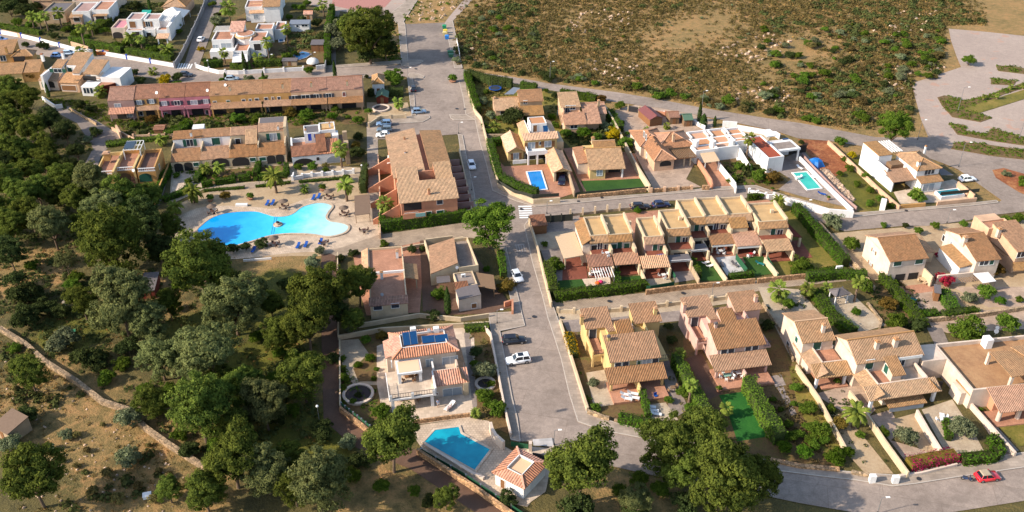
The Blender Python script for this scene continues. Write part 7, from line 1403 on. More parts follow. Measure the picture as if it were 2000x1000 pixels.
for a in [('bush', 'olive',1160,750,14, 'silvery bush in the gravel yard'),('bush', 'mid',1164,795,12, 'bush at the corner of the gravel yard'),('bush', 'mid',1305,783,11, 'bush right of the blue chair patio'),('bush', 'mid',1335,770,18, 'bushy tree under the lower palm'),('bush', 'mid',1352,800,18, 'round bush below the lower palm'),('bush', 'dark',1305,640,12, 'dark cypress like shrub right of the yellow duplex'),('bush', 'dark',1312,665,13, 'dark shrub in the gap between the duplexes'),
 ('bush', 'dark',1500,635,16, 'dark tree right of the pink duplex'),('bush', 'dark',1350,505 + 130,8, 'dark shrub left of the pink duplex'),('bush', 'mid',1555,760,14, 'bush on the garden wall of the lawn strip'),('bush', 'bright',1530,875,18, 'bright bush at the end of the conifer hedge'),('bush', 'bright',1570,885,20, 'bright bush beside the lower street, left of the rockery'),('bush', 'mid',1600,840,24, 'yellow green bush mass in the long garden'),('bush', 'mid',1580,800,18, 'upper yellow green bush in the long garden'),
 ('bush', 'bright',1632,892,22, 'bright leafy bush at the lower garden corner'),('bush', 'bright',1655,885,16, 'second bright leafy bush at the lower garden corner'),('bush', 'rust',1640,830,18, 'reddish brown shrub below the big palm'),('bush', 'mid',1622,800,12, 'dark green shrub left of the big palm'),('bush', 'mid',1680,850,12, 'shrub right of the reddish one'),('bush', 'mid',1725,845,14, 'green shrub beside the silvery tree'),('bush', 'olive',1768,856,28, 'silvery olive tree in the brown yard'),
 ('bush', 'olive',1878,838,28, 'round olive tree in the pale yard'),('bush', 'mid',1845,708,22, 'round green tree left of the far right villa'),('bush', 'mid',1890,645,36, 'wide olive green tree above the far right villa'),('bush', 'mid',1965,635,28, 'round tree above the far right villa, near the edge'),('bush', 'dark',1792,636,18, 'blue green shrub between two gardens'),('bush', 'rust',1735,595,20, 'orange brown bush beside the patio of the gabled house'),('bush', 'mid',1750,628,24, 'large green bush behind the largest villa'),
 ('bush', 'mid',1690,560,18, 'bush beside the palm with the white trunk'),('bush', 'bright',1672,610,12, 'light green shrub in the rock garden'),('bush', 'mid',1540,595,16, 'green shrub on the path below the fan palms'),('bush', 'mag',1842,548,20, 'purple bougainvillea beside the cabinet'),('bush', 'mag',1832,500,9, 'small pink bougainvillea on the terrace'),('bush', 'rust',1945,530,20, 'brownish red climbing shrub on the peach house'),('bush', 'olive',1893,582,17, 'grey round bush in the right gardens'),('bush', 'mid',1925,575,24, 'big green bush in the right gardens'),
 ('bush', 'bright',1953,590,14, 'light green bush right of the big one'),('bush', 'mid',1990,585,10, 'bush at the right edge'),('bush', 'mid',1945,855 - 10,8, 'low shrub beside the far right lawn'),('bush', 'mid',1965,425 + 6,14, 'hedge tree at the right edge above the peach roof'),('bush', 'mid',1990,428,14, 'hedge tree cut by the right edge'),
 ('bush', 'olive',945,728,24, 'grey leaved tree beside the parking bay wall'),('bush', 'mid',945,775,20, 'green tree below the grey leaved one'),('bush', 'mid',972,800,20, 'dark green tree at the terrace corner'),('bush', 'dark',930,690,16, 'dark shrub along the villa side path'),('bush', 'mid',700,707 + 6,9, 'lime green bush in the round garden, left'),('bush', 'bright',723,700,12, 'lime green bush in the round garden, right'),('bush', 'bright',698,715,9, 'lower lime green bush in the round garden'),('bush', 'mid',672,740,12, 'bush along the garden wall'),
 ('bush', 'rust',745,655,13, 'reddish flowering bush behind the villa'),('bush', 'mid',715,665,13, 'bush at the back of the round garden'),('bush', 'mid',745,805,22, 'green bush between the round bed and the great pine'),('bush', 'dark',700,772,8, 'dark plant in the round white ringed bed'),('bush', 'dark',990,975,22, 'dark bush below the pool house'),('bush', 'olive',685,665 - 20,10, 'thin pale sapling behind the villa garden'),('bush', 'mid',857,575,18, 'loose pale green tree in front of the skewed roof house'),('bush', 'dark',848,615,15, 'square dark bush by the wall of the skewed roof house'),
 ('bush', 'rust',990,558,20, 'olive brown tree beside the silver car'),('bush', 'dark',805,488,12, 'dark shrub right of the flat terracotta roof'),('bush', 'dark',825,486,9, 'second dark shrub right of the flat terracotta roof'),('bush', 'dark',690,495,12, 'dark shrub left of the flat terracotta roof'),('bush', 'dark',665,505,11, 'dark shrub at the corner of the path'),('bush', 'mid',750,476,10, 'low shrub behind the flat terracotta roof'),('bush', 'bright',950,525,8, 'yellow green shrub in the small street garden'),
 ('bush', 'dark',455,487,14, 'dark shrub at the lower edge of the large pool, left'),('bush', 'dark',480,484,13, 'dark shrub at the lower edge of the large pool, middle'),('bush', 'dark',510,475,14, 'dark shrub at the lower edge of the large pool, right'),('bush', 'olive',625,490,12, 'shrub between the blue loungers and the path')]:
 plant(*a)
many('bush', 'mid', [(1510,780,8),(1540,830,12),(1560,850,12),(1525,800,8),(1590,870,14),(1610,860,12),(1550,790,9),(1575,745 + 90,12),(1580,600 + 260,12),(1545,855,14)], 'wild shrub in the long shady garden strip', 'shrubs of the long garden strip')
many('bush', 'mid', [(670,700,8),(668,720,9),(670,760,9),(730,740,7),(735,722,7),(690,785,9),(925,712,10),(960,750,10),(950,790,9),(1960,868,7),(1925,820,6),(1915,800,6)], 'low ornamental shrub in the lower gardens', 'ornamental shrubs, lower gardens')

GR = [[(200,240),(330,228),(716,214),(716,240),(478,250),(340,262),(260,266)], [(490,18),(640,70),(632,125),(500,128),(560,90),(520,50)], [(0,18),(320,6),(345,40),(300,110),(120,76),(0,50)], [(340,330),(560,322),(562,348),(395,362)], [(912,156),(1000,166),(1030,250),(955,260),(925,205)], [(1060,190),(1180,200),(1240,300),(1133,300),(1080,250)],
  [(1400,320),(1420,262),(1505,330),(1500,365),(1445,360)], [(1510,720),(1560,715),(1650,890),(1590,905),(1500,800)], [(1690,545),(1760,550),(1850,620),(1720,640)], [(664,700),(700,745),(738,760),(790,828),(760,845),(664,790)], [(912,655),(950,645),(990,812),(940,822)], [(1640,760),(1690,800),(1740,920),(1680,920),(1600,800)], [(1105,655),(1130,720),(1160,805),(1150,800)], [(1330,640),(1345,700),(1400,850),(1330,800),(1300,700)], [(1480,560),(1590,570),(1600,600),(1500,610)], [(200,200),(60,190),(200,240),(240,240)]]
def gbox(pl): q = [W(*p) for p in pl]; return (min(p.x for p in q), max(p.x for p in q), min(p.y for p in q), max(p.y for p in q))
for k, pl in enumerate(GR):
 a = gbox(pl); n = int((a[1] - a[0]) * (a[3] - a[2]) * 1.3)
 stuff('garden_undergrowth', n, a, ['mid', 'scrub', 'dark'][k % 3], 'low mixed garden planting and ground cover',.3,.85,14, lambda px, py: not inside(px, py, pl))

sl = lambda px, py: not (py > 640 + px * .68 + 16 and px < 430)
stuff('slope_grass',5000,(-110,-40,100,165), 'dry', 'dry straw tufts on the slope below the old stone wall',.15,.45,10, sl)
stuff('slope_herbs',4200,(-110,-40,100,165), 'scrub', 'low olive herbs on the slope below the old stone wall',.2,.6,12, sl)

LANE = [(90,214),(135,204),(192,234),(264,270),(215,287),(202,302),(184,347),(150,402),(118,402),(160,328),(182,288),(165,264)]
wd = lambda px, py: px > 655 or (px > 622 and 490 < py < 830) or inside(px, py, LANE) or (px > 400 and py < 500) or py < 200 or (px < 430 and py > 640 + px * .68 - 14) or not (py > 480 or px < 150 + (py - 200) * .5)
stuff('wood_undergrowth',5200,(-125,-28,100,262), 'thick', 'low green undergrowth covering the floor of the pine wood',.35,1.2,20, wd)
stuff('wood_grass',4000,(-125,-28,100,262), 'dry', 'dry grass between the pines of the left wood',.2,.5,8, wd)
for pl in GR[:3] + GR[5:7]:
 a = gbox(pl); stuff('garden_thicket', int((a[1] - a[0]) * (a[3] - a[2]) * .12), a, 'thick', 'dense evergreen planting filling the gardens',.9,1.9,46, lambda px, py: not inside(px, py, pl))
stuff('slope_thicket',1300,(-110,-40,100,165), 'thick', 'scattered dark shrubs on the slope below the old wall',.6,1.4,30, lambda px, py: sl(px, py) or math.sin(px * .05) + math.sin(py * .04 + 1) < -.2)
# ============================================================ walls and fences
stw = stone('dry_stone', P(206,176,140),1.5); stp = stone('orange_stone', P(216,170,126),1.8); gmesh = plain('green_mesh_screen', P(30,96,62),.9); dkm = plain('dark_mesh_screen', P(64,66,56),.9)
def wall(pts, h, label, mat='cream', th=.3, z=0, at=None, name='garden_wall', posts=0, cap=None, ptop=.35, cat='wall'):
 """pts are read at height `at` (0 foot, h top)"""
 at = h if at is None else at; q = [W(x, y, at) for x, y in pts]; o = q[0]; mt = M[mat] if isinstance(mat, str) else mat
 m = MB(); L = [Vector((p.x - o.x, p.y - o.y,0)) for p in q]; nr = []
 for i in range(len(L)):
  a = (L[i] - L[i - 1]).normalized() if i else None; b = (L[i + 1] - L[i]).normalized() if i < len(L) - 1 else None
  d = (a + b).normalized() if a and b else (a or b); nn = Vector((-d.y, d.x,0)); k = 1.0
  if a and b: k = 1 / max(.45, nn.dot(Vector((-a.y, a.x,0))))
  nr.append(nn * th / 2 * k)
 for i in range(len(L) - 1):
  a0, a1, b1, b0 = L[i] - nr[i], L[i + 1] - nr[i + 1], L[i + 1] + nr[i + 1], L[i] + nr[i]
  m.hull([a0, a1, b1, b0], [v + Vector((0,0, h)) for v in (a0, a1, b1, b0)])
 t = m.obj(name, mt); t.location = (o.x, o.y, z); tag(t, label, cat)
 tot = sum((b - a).length for a, b in zip(L, L[1:]))
 if posts:
  for k in range(posts):
   s = tot * k / (posts - 1); i = 0
   while i < len(L) - 2 and s > (L[i + 1] - L[i]).length: s -= (L[i + 1] - L[i]).length; i += 1
   p = L[i].lerp(L[i + 1], s / max((L[i + 1] - L[i]).length,.01)); pm = M[cap] if cap else mt; w = th / 2 + .1
   MB().box(p.x - w, p.y - w,0, p.x + w, p.y + w, h + ptop).obj('wall_post', pm, t)
 return t
def fence(pts, h, label, mat, at=None, posts=8, z=0): return wall(pts, h, label, mat,.05, z, at, 'fence', posts, 'metal',.05, 'fence')
wall([(0,59),(40,66),(90,78),(140,91),(200,100),(270,112),(340,124)],1.4, 'long white and peach garden wall along the upper left road', 'white', posts=9, cap='blue')
wall([(0,57),(22,62),(40,66)],1.45, 'peach end of the long upper left garden wall', 'peach',.34); wall([(138,81),(155,86),(172,91)],1.45, 'peach stretch in the middle of the long upper left garden wall', 'peach',.34)
wall([(340,122),(352,104),(368,72),(385,36),(404,-10)],2.0, 'tall grey wall along the left of the upper side street', stucco('grey_wall', P(160,158,160)), posts=10)
wall([(382,125),(400,131),(426,137),(465,138),(500,136),(592,131)],1.3, 'curved white wall below the white villa group', 'white', posts=7); wall([(617,128),(634,126)],1.5, 'short piece of white wall beside the white shade dome', 'white')
wall([(634,131),(638,100),(645,75)],2, 'blue grey wall at the start of the narrow top lane', stucco('grey_wall', P(160,158,160)))
wall([(892,74),(898,104)],1.6, 'small white hoarding beside the dead end street', 'white',.1)
wall([(82,188),(107,205),(121,203)],1.2, 'white wall in front of the rambling white house', 'white'); wall([(136,210),(188,240)],.8, 'rubble retaining wall along the left lane', stw); wall([(218,248),(262,270)],1.0, 'rendered wall above the left lane', 'peach'); wall([(226,244),(234,258)],2.2, 'stepped gate wall at the left lane', 'peach',.5)
wall([(300,388),(330,318)],2.0, 'ochre wall along the lane beside the ochre block', 'ochre'); wall([(260,264),(400,258),(478,252)],1.3, 'peach wall between the two long terraces', 'peach',.25, posts=8)
wall([(571,345),(590,342),(591,340),(690,332)],1.0, 'low scalloped white wall in front of the villa with blue shutters', 'white',.35, posts=7); wall([(571,346),(573,336)],1.0, 'short white return wall by the clipped balls', 'white')
wall([(720,241),(742,226),(792,224)],1.2, 'low wall round the street corner garden', 'cream',.25, posts=4); wall([(738,300),(741,350),(742,455)],1.6, 'peach wall along the footpath left of the orange building', 'peach')
wall([(907,262),(920,320),(930,400),(924,418)][:0] or [(897,290),(910,350),(922,412)],1.0, 'white topped wall on the street side of the orange building', 'cream')
wall([(911,151),(916,178),(928,214),(940,228),(952,275),(966,328),(974,358),(1000,372),(1042,389),(1094,386)],1.5, 'long cream wall along the main street and round the yellow villa', 'cream',.3); wall([(970,350),(1004,370),(1040,380),(1092,377)],.9, 'dark green screen on the wall of the yellow villa', dkm,.06,1.4,2.3)
wall([(952,262),(1020,262)],1.0, 'wall above the dark driveway', 'beige'); wall([(1088,272),(1100,300),(1122,372)],1.9, 'tall wall between the yellow villa and the bungalow', 'beige')
wall([(1128,381),(1200,374),(1262,367)],1.1, 'orange stone wall in front of the bright green lawn', stp,.4); wall([(1144,374),(1268,364)],.5, 'dark screen fence on the lawn side of the stone wall', dkm,.06,.9,1.4)
wall([(1182,206),(1200,236),(1242,318),(1270,362)],2.0, 'long diagonal cream wall between the two bungalows', 'cream',.4)
wall([(1272,369),(1351,364)],1.0, 'orange stone wall of the stone paved yard', stp,.4, posts=4, cap='peach'); wall([(1372,362),(1386,362)],1.4, 'stone gate pier left of the white gate', stp,.5)
wall([(1362,308),(1390,350),(1392,360)],1.6, 'orange wall beside the canopy terrace', 'orange'); wall([(1405,318),(1436,356),(1438,366)],1.8, 'white wall right of the canopy terrace', 'white')
for q in ((1227,206),(1248,209),(1266,212),(1282,214)): pass
wall([(1227,207),(1248,210)],1.7, 'dark sheet gate at the upper road', 'dmetal',.1, name='gate', posts=2, cap='cream', cat='gate'); wall([(1249,211),(1300,219)],1.3, 'orange wall beside the dark upper gate', 'orange', posts=3)
wall([(1296,217),(1340,226),(1378,246)],1.2, 'white wall behind the two small wooden sheds', 'white'); wall([(1412,236),(1440,238)],1.9, 'white gate frame of the white terraces', 'white'); wall([(1440,244),(1516,257),(1524,262)],1.5, 'white wall along the upper road', 'white')
wall([(1464,370),(1502,380),(1512,379)],1.2, 'white wall with a gate before the round trees', 'white', posts=4)
wall([(1512,379),(1560,392),(1620,408),(1668,412)],1.9, 'long bright white wall of the triangular pool yard', 'white',.35); wall([(1562,305),(1600,344),(1641,384),(1666,408)],1.2, 'white inner wall running down to the tip of the pool yard', 'white',.35)
wall([(1567,299),(1590,325),(1641,377),(1674,404)],1.25, 'pinkish outer face wall beside the stone rubble', 'lilac',.2, at=1.25); wall([(1618,274),(1655,308),(1716,366),(1758,402)],1.2, 'diagonal peach wall left of the white villa', 'peach',.35)
wall([(1760,400),(1808,396)],1.2, 'ochre wall under the leafy tree', 'ochre',.3); wall([(1831,394),(1908,386)],1.2, 'peach wall below the raised pool', 'peach',.3); wall([(1834,388),(1910,381)],.9, 'dark screen above the peach pool wall', dkm,.05,1.2,.3); wall([(1872,354),(1904,380)],1.8, 'peach and grey wall beside the white car', 'peach',.3)
wall([(1724,402),(1722,412)],2.0, 'small white electricity cabinet wall at the empty plot', 'white',1.2, at=0, name='cabinet', cat='cabinet')
wall([(1033,424),(1090,420),(1118,418)],1.8, 'dark fence at the top of the first terrace garden', dkm,.06, posts=5); wall([(1033,424),(1050,480),(1062,530),(1077,590)],1.6, 'cream street wall of the first terrace garden', 'cream',.3)
wall([(1114,418),(1150,414),(1182,410),(1234,405)],.6, 'low wall with stone gate posts behind the stepped terrace', 'beige',.2, posts=6, cap='cream', ptop=1.3)
wall([(1262,566),(1340,556),(1475,544)],1.2, 'orange stone retaining wall above the cobbled path', stp,.4); wall([(1480,544),(1560,536),(1640,529)],1.2, 'right part of the orange stone retaining wall', stp,.4)
wall([(1262,566),(1270,566),(1316,558),(1319,545),(1308,529)],1.0, 'bright green mesh round the pale patio', gmesh,.05,.6,.6)
for (a, b, lab, mt) in (((1250,520),(1262,548), 'wall', 'cream'),((1388,498),(1420,544), 'x', 'cream'),((1438,495),(1460,524), 'g', gmesh),((1494,502),(1520,534), 'h', 'cream'),((1500,500),(1520,536), 'k', gmesh),((1350,515),(1366,545), 'b', 'beige')):
 wall([a, b],1.5, {'wall': 'cream divider wall between the green and pale patios', 'x': 'tall cream divider wall left of the white patio', 'g': 'green mesh divider right of the white patio', 'h': 'cream divider wall before the last lawn', 'k': 'green mesh beside the cream divider of the last lawn', 'b': 'beige divider left of the loungers lawn'}[lab], mt,.25 if isinstance(mt, str) else .06)
wall([(1634,520),(1646,519)],2.2, 'small white gateway at the end of the last lawn', 'white',.4); wall([(1600,432),(1640,478),(1690,536),(1708,560)],1.1, 'stone wall along the hedge lane', stw,.5)
wall([(1090,604),(1156,606),(1250,598),(1330,588),(1420,578)],.9, 'white wall with small posts along the cobbled path', 'cream',.3, posts=12, ptop=.5)
wall([(1094,624),(1105,660),(1130,740),(1148,796)],1.0, 'cream wall between the lower main street and the yellow duplex', 'cream',.4); wall([(1148,800),(1180,812),(1190,814)],1.0, 'stone wall at the lower street corner', stw,.4); wall([(1200,818),(1268,832)],.8, 'low stone wall under the bright hedge', stw,.4)
wall([(1556,712),(1600,775),(1640,850),(1652,872)],1.4, 'long peach wall beside the dry garden strip', 'cream',.3); wall([(1660,762),(1690,800),(1730,860),(1775,922)],1.5, 'wall between the two lower right driveways', 'cream',.3); wall([(1792,800),(1815,840),(1850,895)],1.6, 'peach wall right of the brown yard', 'pale',.35)
wall([(1700,928),(1712,928)],1.6, 'left white gate pier on the lower street', 'white',.7); wall([(1745,930),(1757,930)],1.6, 'right white gate pier on the lower street', 'white',.7); wall([(1758,928),(1800,922),(1870,905)],.8, 'low pale wall below the bougainvillea', 'pale',.3)
wall([(1870,742),(1900,790),(1970,868),(1984,884)],1.1, 'pale wall along the lane of the far right villa', 'pale',.4); wall([(1664,920),(1700,926)],.7, 'low rubble edging at the lower street', stw,.6); wall([(1500,895),(1560,908),(1640,915)],.6, 'rough rockery edge along the lower street', stp,.8)
wall([(1690,600),(1720,640)][:0] or [(1695,590),(1722,625),(1718,640)],.5, 'curved stone edge of the rock garden', stw,.4); wall([(1800,622),(1830,620),(1910,612),(1990,600),(2010,596)],1.0, 'crooked stone wall across the right gardens', stw,.5)
wall([(1490,590),(1530,650),(1550,700)],.8, 'stone edge right of the pink duplex driveway', stw,.3); wall([(1456,764),(1502,852)],.4, 'thin kerb on the right of the bright lawn', 'peach',.2)
wall([(663,660),(664,792)],1.0, 'thin white wall on the left of the round garden', 'cream',.25); wall([(664,794),(720,838),(740,850)],1.2, 'pale stone wall below the round garden', stp,.4); fence([(666,786),(722,830)],1.0, 'green screen on the wall below the round garden', gmesh,1.6, z=.6)
wall([(815,876),(860,905),(930,950),(1012,1008)],1.2, 'pale stone wall along the brick path below the pool', stp,.45); fence([(822,876),(900,920),(960,960),(1030,1006)],1.0, 'green screen fence along the pool terrace', gmesh,1.0)
wall([(958,824),(961,836),(968,848),(984,862)],1.9, 'curved cream wall beside the pool terrace', 'pale',.5); wall([(806,829),(862,821),(918,814)],.9, 'stone retaining edge of the villa terrace', stp,.3, at=0); wall([(947,636),(958,650),(985,790),(998,846)],1.1, 'cream wall between the villa and the parking bay', 'pale',.3)
wall([(830,866),(925,924),(934,926),(945,932)],.6, 'pale raised rim wall along the teal pool', 'pale',.5); wall([(998,862),(1032,868)],1.1, 'green screen beside the sliding gate', gmesh,.06)
wall([(1040,884),(1078,890)],1.5, 'dark brown sliding gate of the villa', 'dmetal',.1, name='gate', cat='gate'); wall([(1033,864),(1039,864)],1.9, 'left cream pier of the sliding gate', 'pale',.7); wall([(1079,873),(1086,873)],1.9, 'right cream pier of the sliding gate', 'pale',.7)
wall([(660,655),(745,640),(955,628)],1.1, 'wall behind the solar panelled villa', 'cream',.3); wall([(700,632),(818,612),(900,620),(955,612)],1.0, 'wall in front of the flat roofed terracotta house', 'cream',.3); wall([(659,492),(660,655)],1.2, 'thin wall on the right of the brick path', 'cream',.2)
wall([(985,590),(1001,585),(1001,606)],1.2, 'orange gate piers at the small courtyard', 'orange',.4); wall([(745,492),(800,480),(905,462)],.9, 'low wall along the cobbled path', 'cream',.25)
wall([(0,641),(50,672),(88,706),(150,745),(200,784),(250,800),(285,836),(330,868),(405,916)],1.0, 'old dry stone wall crossing the pine wood', stone('mossy_stone', P(176,150,120),1.5),.75, at=.6)
wall([(475,507),(530,503)],.5, 'short white rail edge below the large pool', 'white',.2); wall([(128,604),(124,592),(133,580),(152,574)],.3, 'small curved pale stone edging in the wood', 'pale',.5, at=0)
for (cx, cy, rr, lab) in ((700,772,2.3, 'white ring wall round the dark circular flower bed'),(948,752,1.4, 'white ring wall under the grey leaved tree'),(744,213,2.0, 'low round stone flower bed in the street corner garden')):
 p = W(cx, cy); m = MB(); n = 28
 for k in range(n):
  a, b = 6.2832 * k / n,6.2832 * (k + 1) / n; c = [(math.cos(a), math.sin(a)),(math.cos(b), math.sin(b))]
  m.hull([(c[0][0] * rr, c[0][1] * rr,0),(c[0][0] * (rr + .5), c[0][1] * (rr + .5),0),(c[1][0] * (rr + .5), c[1][1] * (rr + .5),0),(c[1][0] * rr, c[1][1] * rr,0)], [(x, y,.5) for x, y in ((c[0][0] * rr, c[0][1] * rr),(c[0][0] * (rr + .5), c[0][1] * (rr + .5)),(c[1][0] * (rr + .5), c[1][1] * (rr + .5)),(c[1][0] * rr, c[1][1] * rr))])
 t = m.obj('ring_wall', M['pale']); t.location = p; tag(t, lab, 'wall'); MB().tube((0,0,0),(0,0,.3), rr - .02, n=24).obj('bed_soil', plain('dark_mulch',(.04,.03,.03,1),1), t)

# ============================================================ vehicles
RUB = plain('tyre_rubber',(.02,.02,.02,1),.9); RIM = plain('wheel_rim',(.35,.35,.36,1),.4,.7); HL = plain('headlight',(.4,.4,.4,1),.2); TLm = plain('tail_light',(.35,.01,.01,1),.3); CG = plain('car_glass',(.012,.016,.022,1),.06,0,.7)
def car(px, py, head, colr, label, L=4.3, Wd=1.78, Hh=1.48, suv=False, roof=None, at=.5, name='parked_car', group=None, cat='car'):
 p = W(px, py, at); z0 = .11 if True else 0; t = thing(name, label, cat,(p.x, p.y, z0), R(head), group)
 pm = paint('car_paint_%d_%d_%d' % tuple(int(c * 999) for c in colr[:3]), colr); h = Hh; b0 = .28 if not suv else .36; bl = h * .58
 x = L / 2
 prof = [(-x, b0 + .1),(-x + .06, bl * .82),(-x + .2, bl),(-x * .2, bl + .03),(x * .38, bl),(x * .82, bl * .9),(x - .06, bl * .72),(x, b0 + .12),(x - .15, b0 - .05),(-x + .15, b0 - .05)]
 m = MB(); ws = [(-Wd / 2 + .05,-.02),(-Wd / 2,0),(Wd / 2,0),(Wd / 2 - .05,-.02)]
 n = len(prof); base = len(m.v)
 for yy, k in ((-Wd / 2,.965),(-Wd / 2 + .16,1),(Wd / 2 - .16,1),(Wd / 2,.965)):
  for (a, c) in prof: m.v.append((a * k, yy, c - (.09 if abs(yy) > Wd / 2 - .01 and c > bl * .7 else 0)))
 for r in range(3):
  for k in range(n): j = (k + 1) % n; m.f.append((base + r * n + k, base + r * n + j, base + (r + 1) * n + j, base + (r + 1) * n + k)); m.uv.append(None)
 m.f.append(tuple(base + k for k in range(n))[::-1]); m.f.append(tuple(base + 3 * n + k for k in range(n))); m.uv += [None, None]
 m.obj('body', pm, t, True)
 c0, c1 = (-x * .92 if suv else -x * .78), x * .42; w2 = Wd / 2 - .09; g = MB()
 g.hull([(c0,-w2, bl - .03),(c1,-w2, bl - .03),(c1, w2, bl - .03),(c0, w2, bl - .03)], [(c0 + .3,-w2 + .2, h - .05),(c1 - .75,-w2 + .2, h - .05),(c1 - .75, w2 - .2, h - .05),(c0 + .3, w2 - .2, h - .05)]); g.obj('windows', CG, t)
 rm = pm if roof in (None, CG) else roof
 if roof is CG: MB().box(c0 + 1.2,-w2 + .3, h, c1 - .9, w2 - .3, h + .03).obj('sunroof', CG, t)
 MB().hull([(c0 + .2,-w2 + .14, h - .09),(c1 - .62,-w2 + .14, h - .09),(c1 - .62, w2 - .14, h - .09),(c0 + .2, w2 - .14, h - .09)], [(c0 + .36,-w2 + .22, h + .01),(c1 - .84,-w2 + .22, h + .01),(c1 - .84, w2 - .22, h + .01),(c0 + .36, w2 - .22, h + .01)]).obj('roof_panel', rm, t)
 pl = MB()
 for s in (-1,1):
  for (xa, xb) in ((c0 + .02, c0 + .3),(c1 - .02, c1 - .75)): pl.bar((xa, s * w2 * 1.0, bl),(xb, s * (w2 - .2), h - .05),.07,.07)
  pl.bar(((c0 + c1) / 2 - .2, s * (w2 + .005), bl),((c0 + c1) / 2 - .25, s * (w2 - .19), h - .05),.08,.05)
 pl.obj('window_pillars', pm, t)
 for sx in (-.62,.62):
  for s in (-1,1):
   y = s * (Wd / 2 - .1); rr = .33 if not suv else .38; o = MB().tube((sx * x, y - .11, rr),(sx * x, y + .11, rr), rr, n=14).obj('wheel', RUB, t); MB().tube((sx * x, y + s * .1, rr),(sx * x, y + s * .125, rr), rr * .6, n=10).obj('rim', RIM, o)
 for s in (-1,1):
  MB().box(x - .2, s * (Wd / 2 - .38), bl * .62, x - .02, s * (Wd / 2 - .12), bl * .74).obj('headlight', HL, t); MB().box(-x - .005, s * (Wd / 2 - .38), bl * .7,-x + .1, s * (Wd / 2 - .12), bl * .9).obj('tail_light', TLm, t); MB().box(c1 - .35, s * (Wd / 2), bl - .02, c1 - .15, s * (Wd / 2 + .16), bl + .14).obj('wing_mirror', pm, t)
 return t
WH, SI, BK, NV, BG, RD = (.8,.8,.8,1),(.36,.38,.4,1),(.012,.013,.02,1),(.012,.02,.06,1),(.16,.22,.3,1),(.5,.012,.02,1)
car(921,323,-80, WH, 'white hatchback driving down the shaded main street'); car(818,218,8, BG, 'blue grey hatchback parked on the wide street near the corner garden'); car(750,242,184,(.12,.2,.32,1), 'light blue car, topmost of three parked side by side', suv=True, Hh=1.6)
car(751,253.5,182,(.1,.14,.18,1), 'dark grey blue car in the middle of three parked side by side', suv=True, Hh=1.6); car(748,264,182, WH, 'small white car, lowest of three parked side by side', L=3.8); car(807.5,173,95, BK, 'black car seen from behind at the dead end street corner')
car(393,77,85, WH, 'white car parked on the upper side street', L=3.8); car(136,104,5,(.4,.5,.6,1), 'pale blue car parked on the left road beside a short palm', suv=True); car(113,109,5,(.14,.26,.5,1), 'blue car half hidden behind the rambling white house'); car(363,146,-8,(.03,.035,.05,1), 'dark car by the kerb above the long terrace')
car(453,154,5,(.3,.36,.4,1), 'grey car partly hidden by a thin cypress'); car(2,78,0,(.1,.22,.5,1), 'blue car at the left edge of the picture'); car(1250,401,6, BK, 'black car behind the stepped terrace, left of two', L=4.7, at=.9); car(1291,397,8, NV, 'navy car behind the stepped terrace, right of two', at=.9)
car(1098,353,-98,(.01,.012,.03,1), 'dark car under the carport of the yellow villa'); car(1010,540,-72,(.5,.52,.55,1), 'silver car parked on the shaded side of the lower main street'); car(1004,665,6, BK, 'black estate car in the parking bay beside the villa wall', suv=True, L=4.6, Hh=1.62); car(1012,704,192, WH, 'white off roader with a dark glass roof in the parking bay', suv=True, L=4.7, Hh=1.75, roof=CG)
car(1889,350,10, WH, 'white car beside the roundabout road on the right'); car(1928,931,8, RD, 'red convertible with a beige soft top at the lower right', L=3.9, roof=plain('beige_soft_top', P(200,180,150),.9))
t = thing('motorbike', 'dark blue motor scooter parked in front of the red convertible', 'motorbike', W(1888,938,.1), R(-18))
m = MB()
for xx in (-.65,.65): o = MB().tube((xx,-.06,.3),(xx,.06,.3),.3, n=14).obj('wheel', RUB, t); MB().tube((xx,-.07,.3),(xx,.07,.3),.15, n=10).obj('rim', RIM, o)
MB().hull([(-.7,-.16,.45),(.1,-.16,.32),(.1,.16,.32),(-.7,.16,.45)], [(-.75,-.12,.72),(.05,-.14,.62),(.05,.14,.62),(-.75,.12,.72)]).obj('body', paint('scooter_paint',(.02,.04,.1,1)), t); MB().hull([(-.7,-.12,.72),(0,-.14,.66),(0,.14,.66),(-.7,.12,.72)], [(-.66,-.1,.86),(-.05,-.12,.8),(-.05,.12,.8),(-.66,.1,.86)]).obj('seat', M['black'], t)
MB().hull([(.35,-.2,.35),(.55,-.2,.35),(.55,.2,.35),(.35,.2,.35)], [(.3,-.16,1.0),(.42,-.16,1.0),(.42,.16,1.0),(.3,.16,1.0)]).bar((.55,0,.3),(.3,0,1.1),.07,.07).obj('front_shield', paint('scooter_paint',(.02,.04,.1,1)), t); MB().bar((.3,-.34,1.08),(.3,.34,1.08),.05,.05).obj('handlebar', M['dmetal'], t)
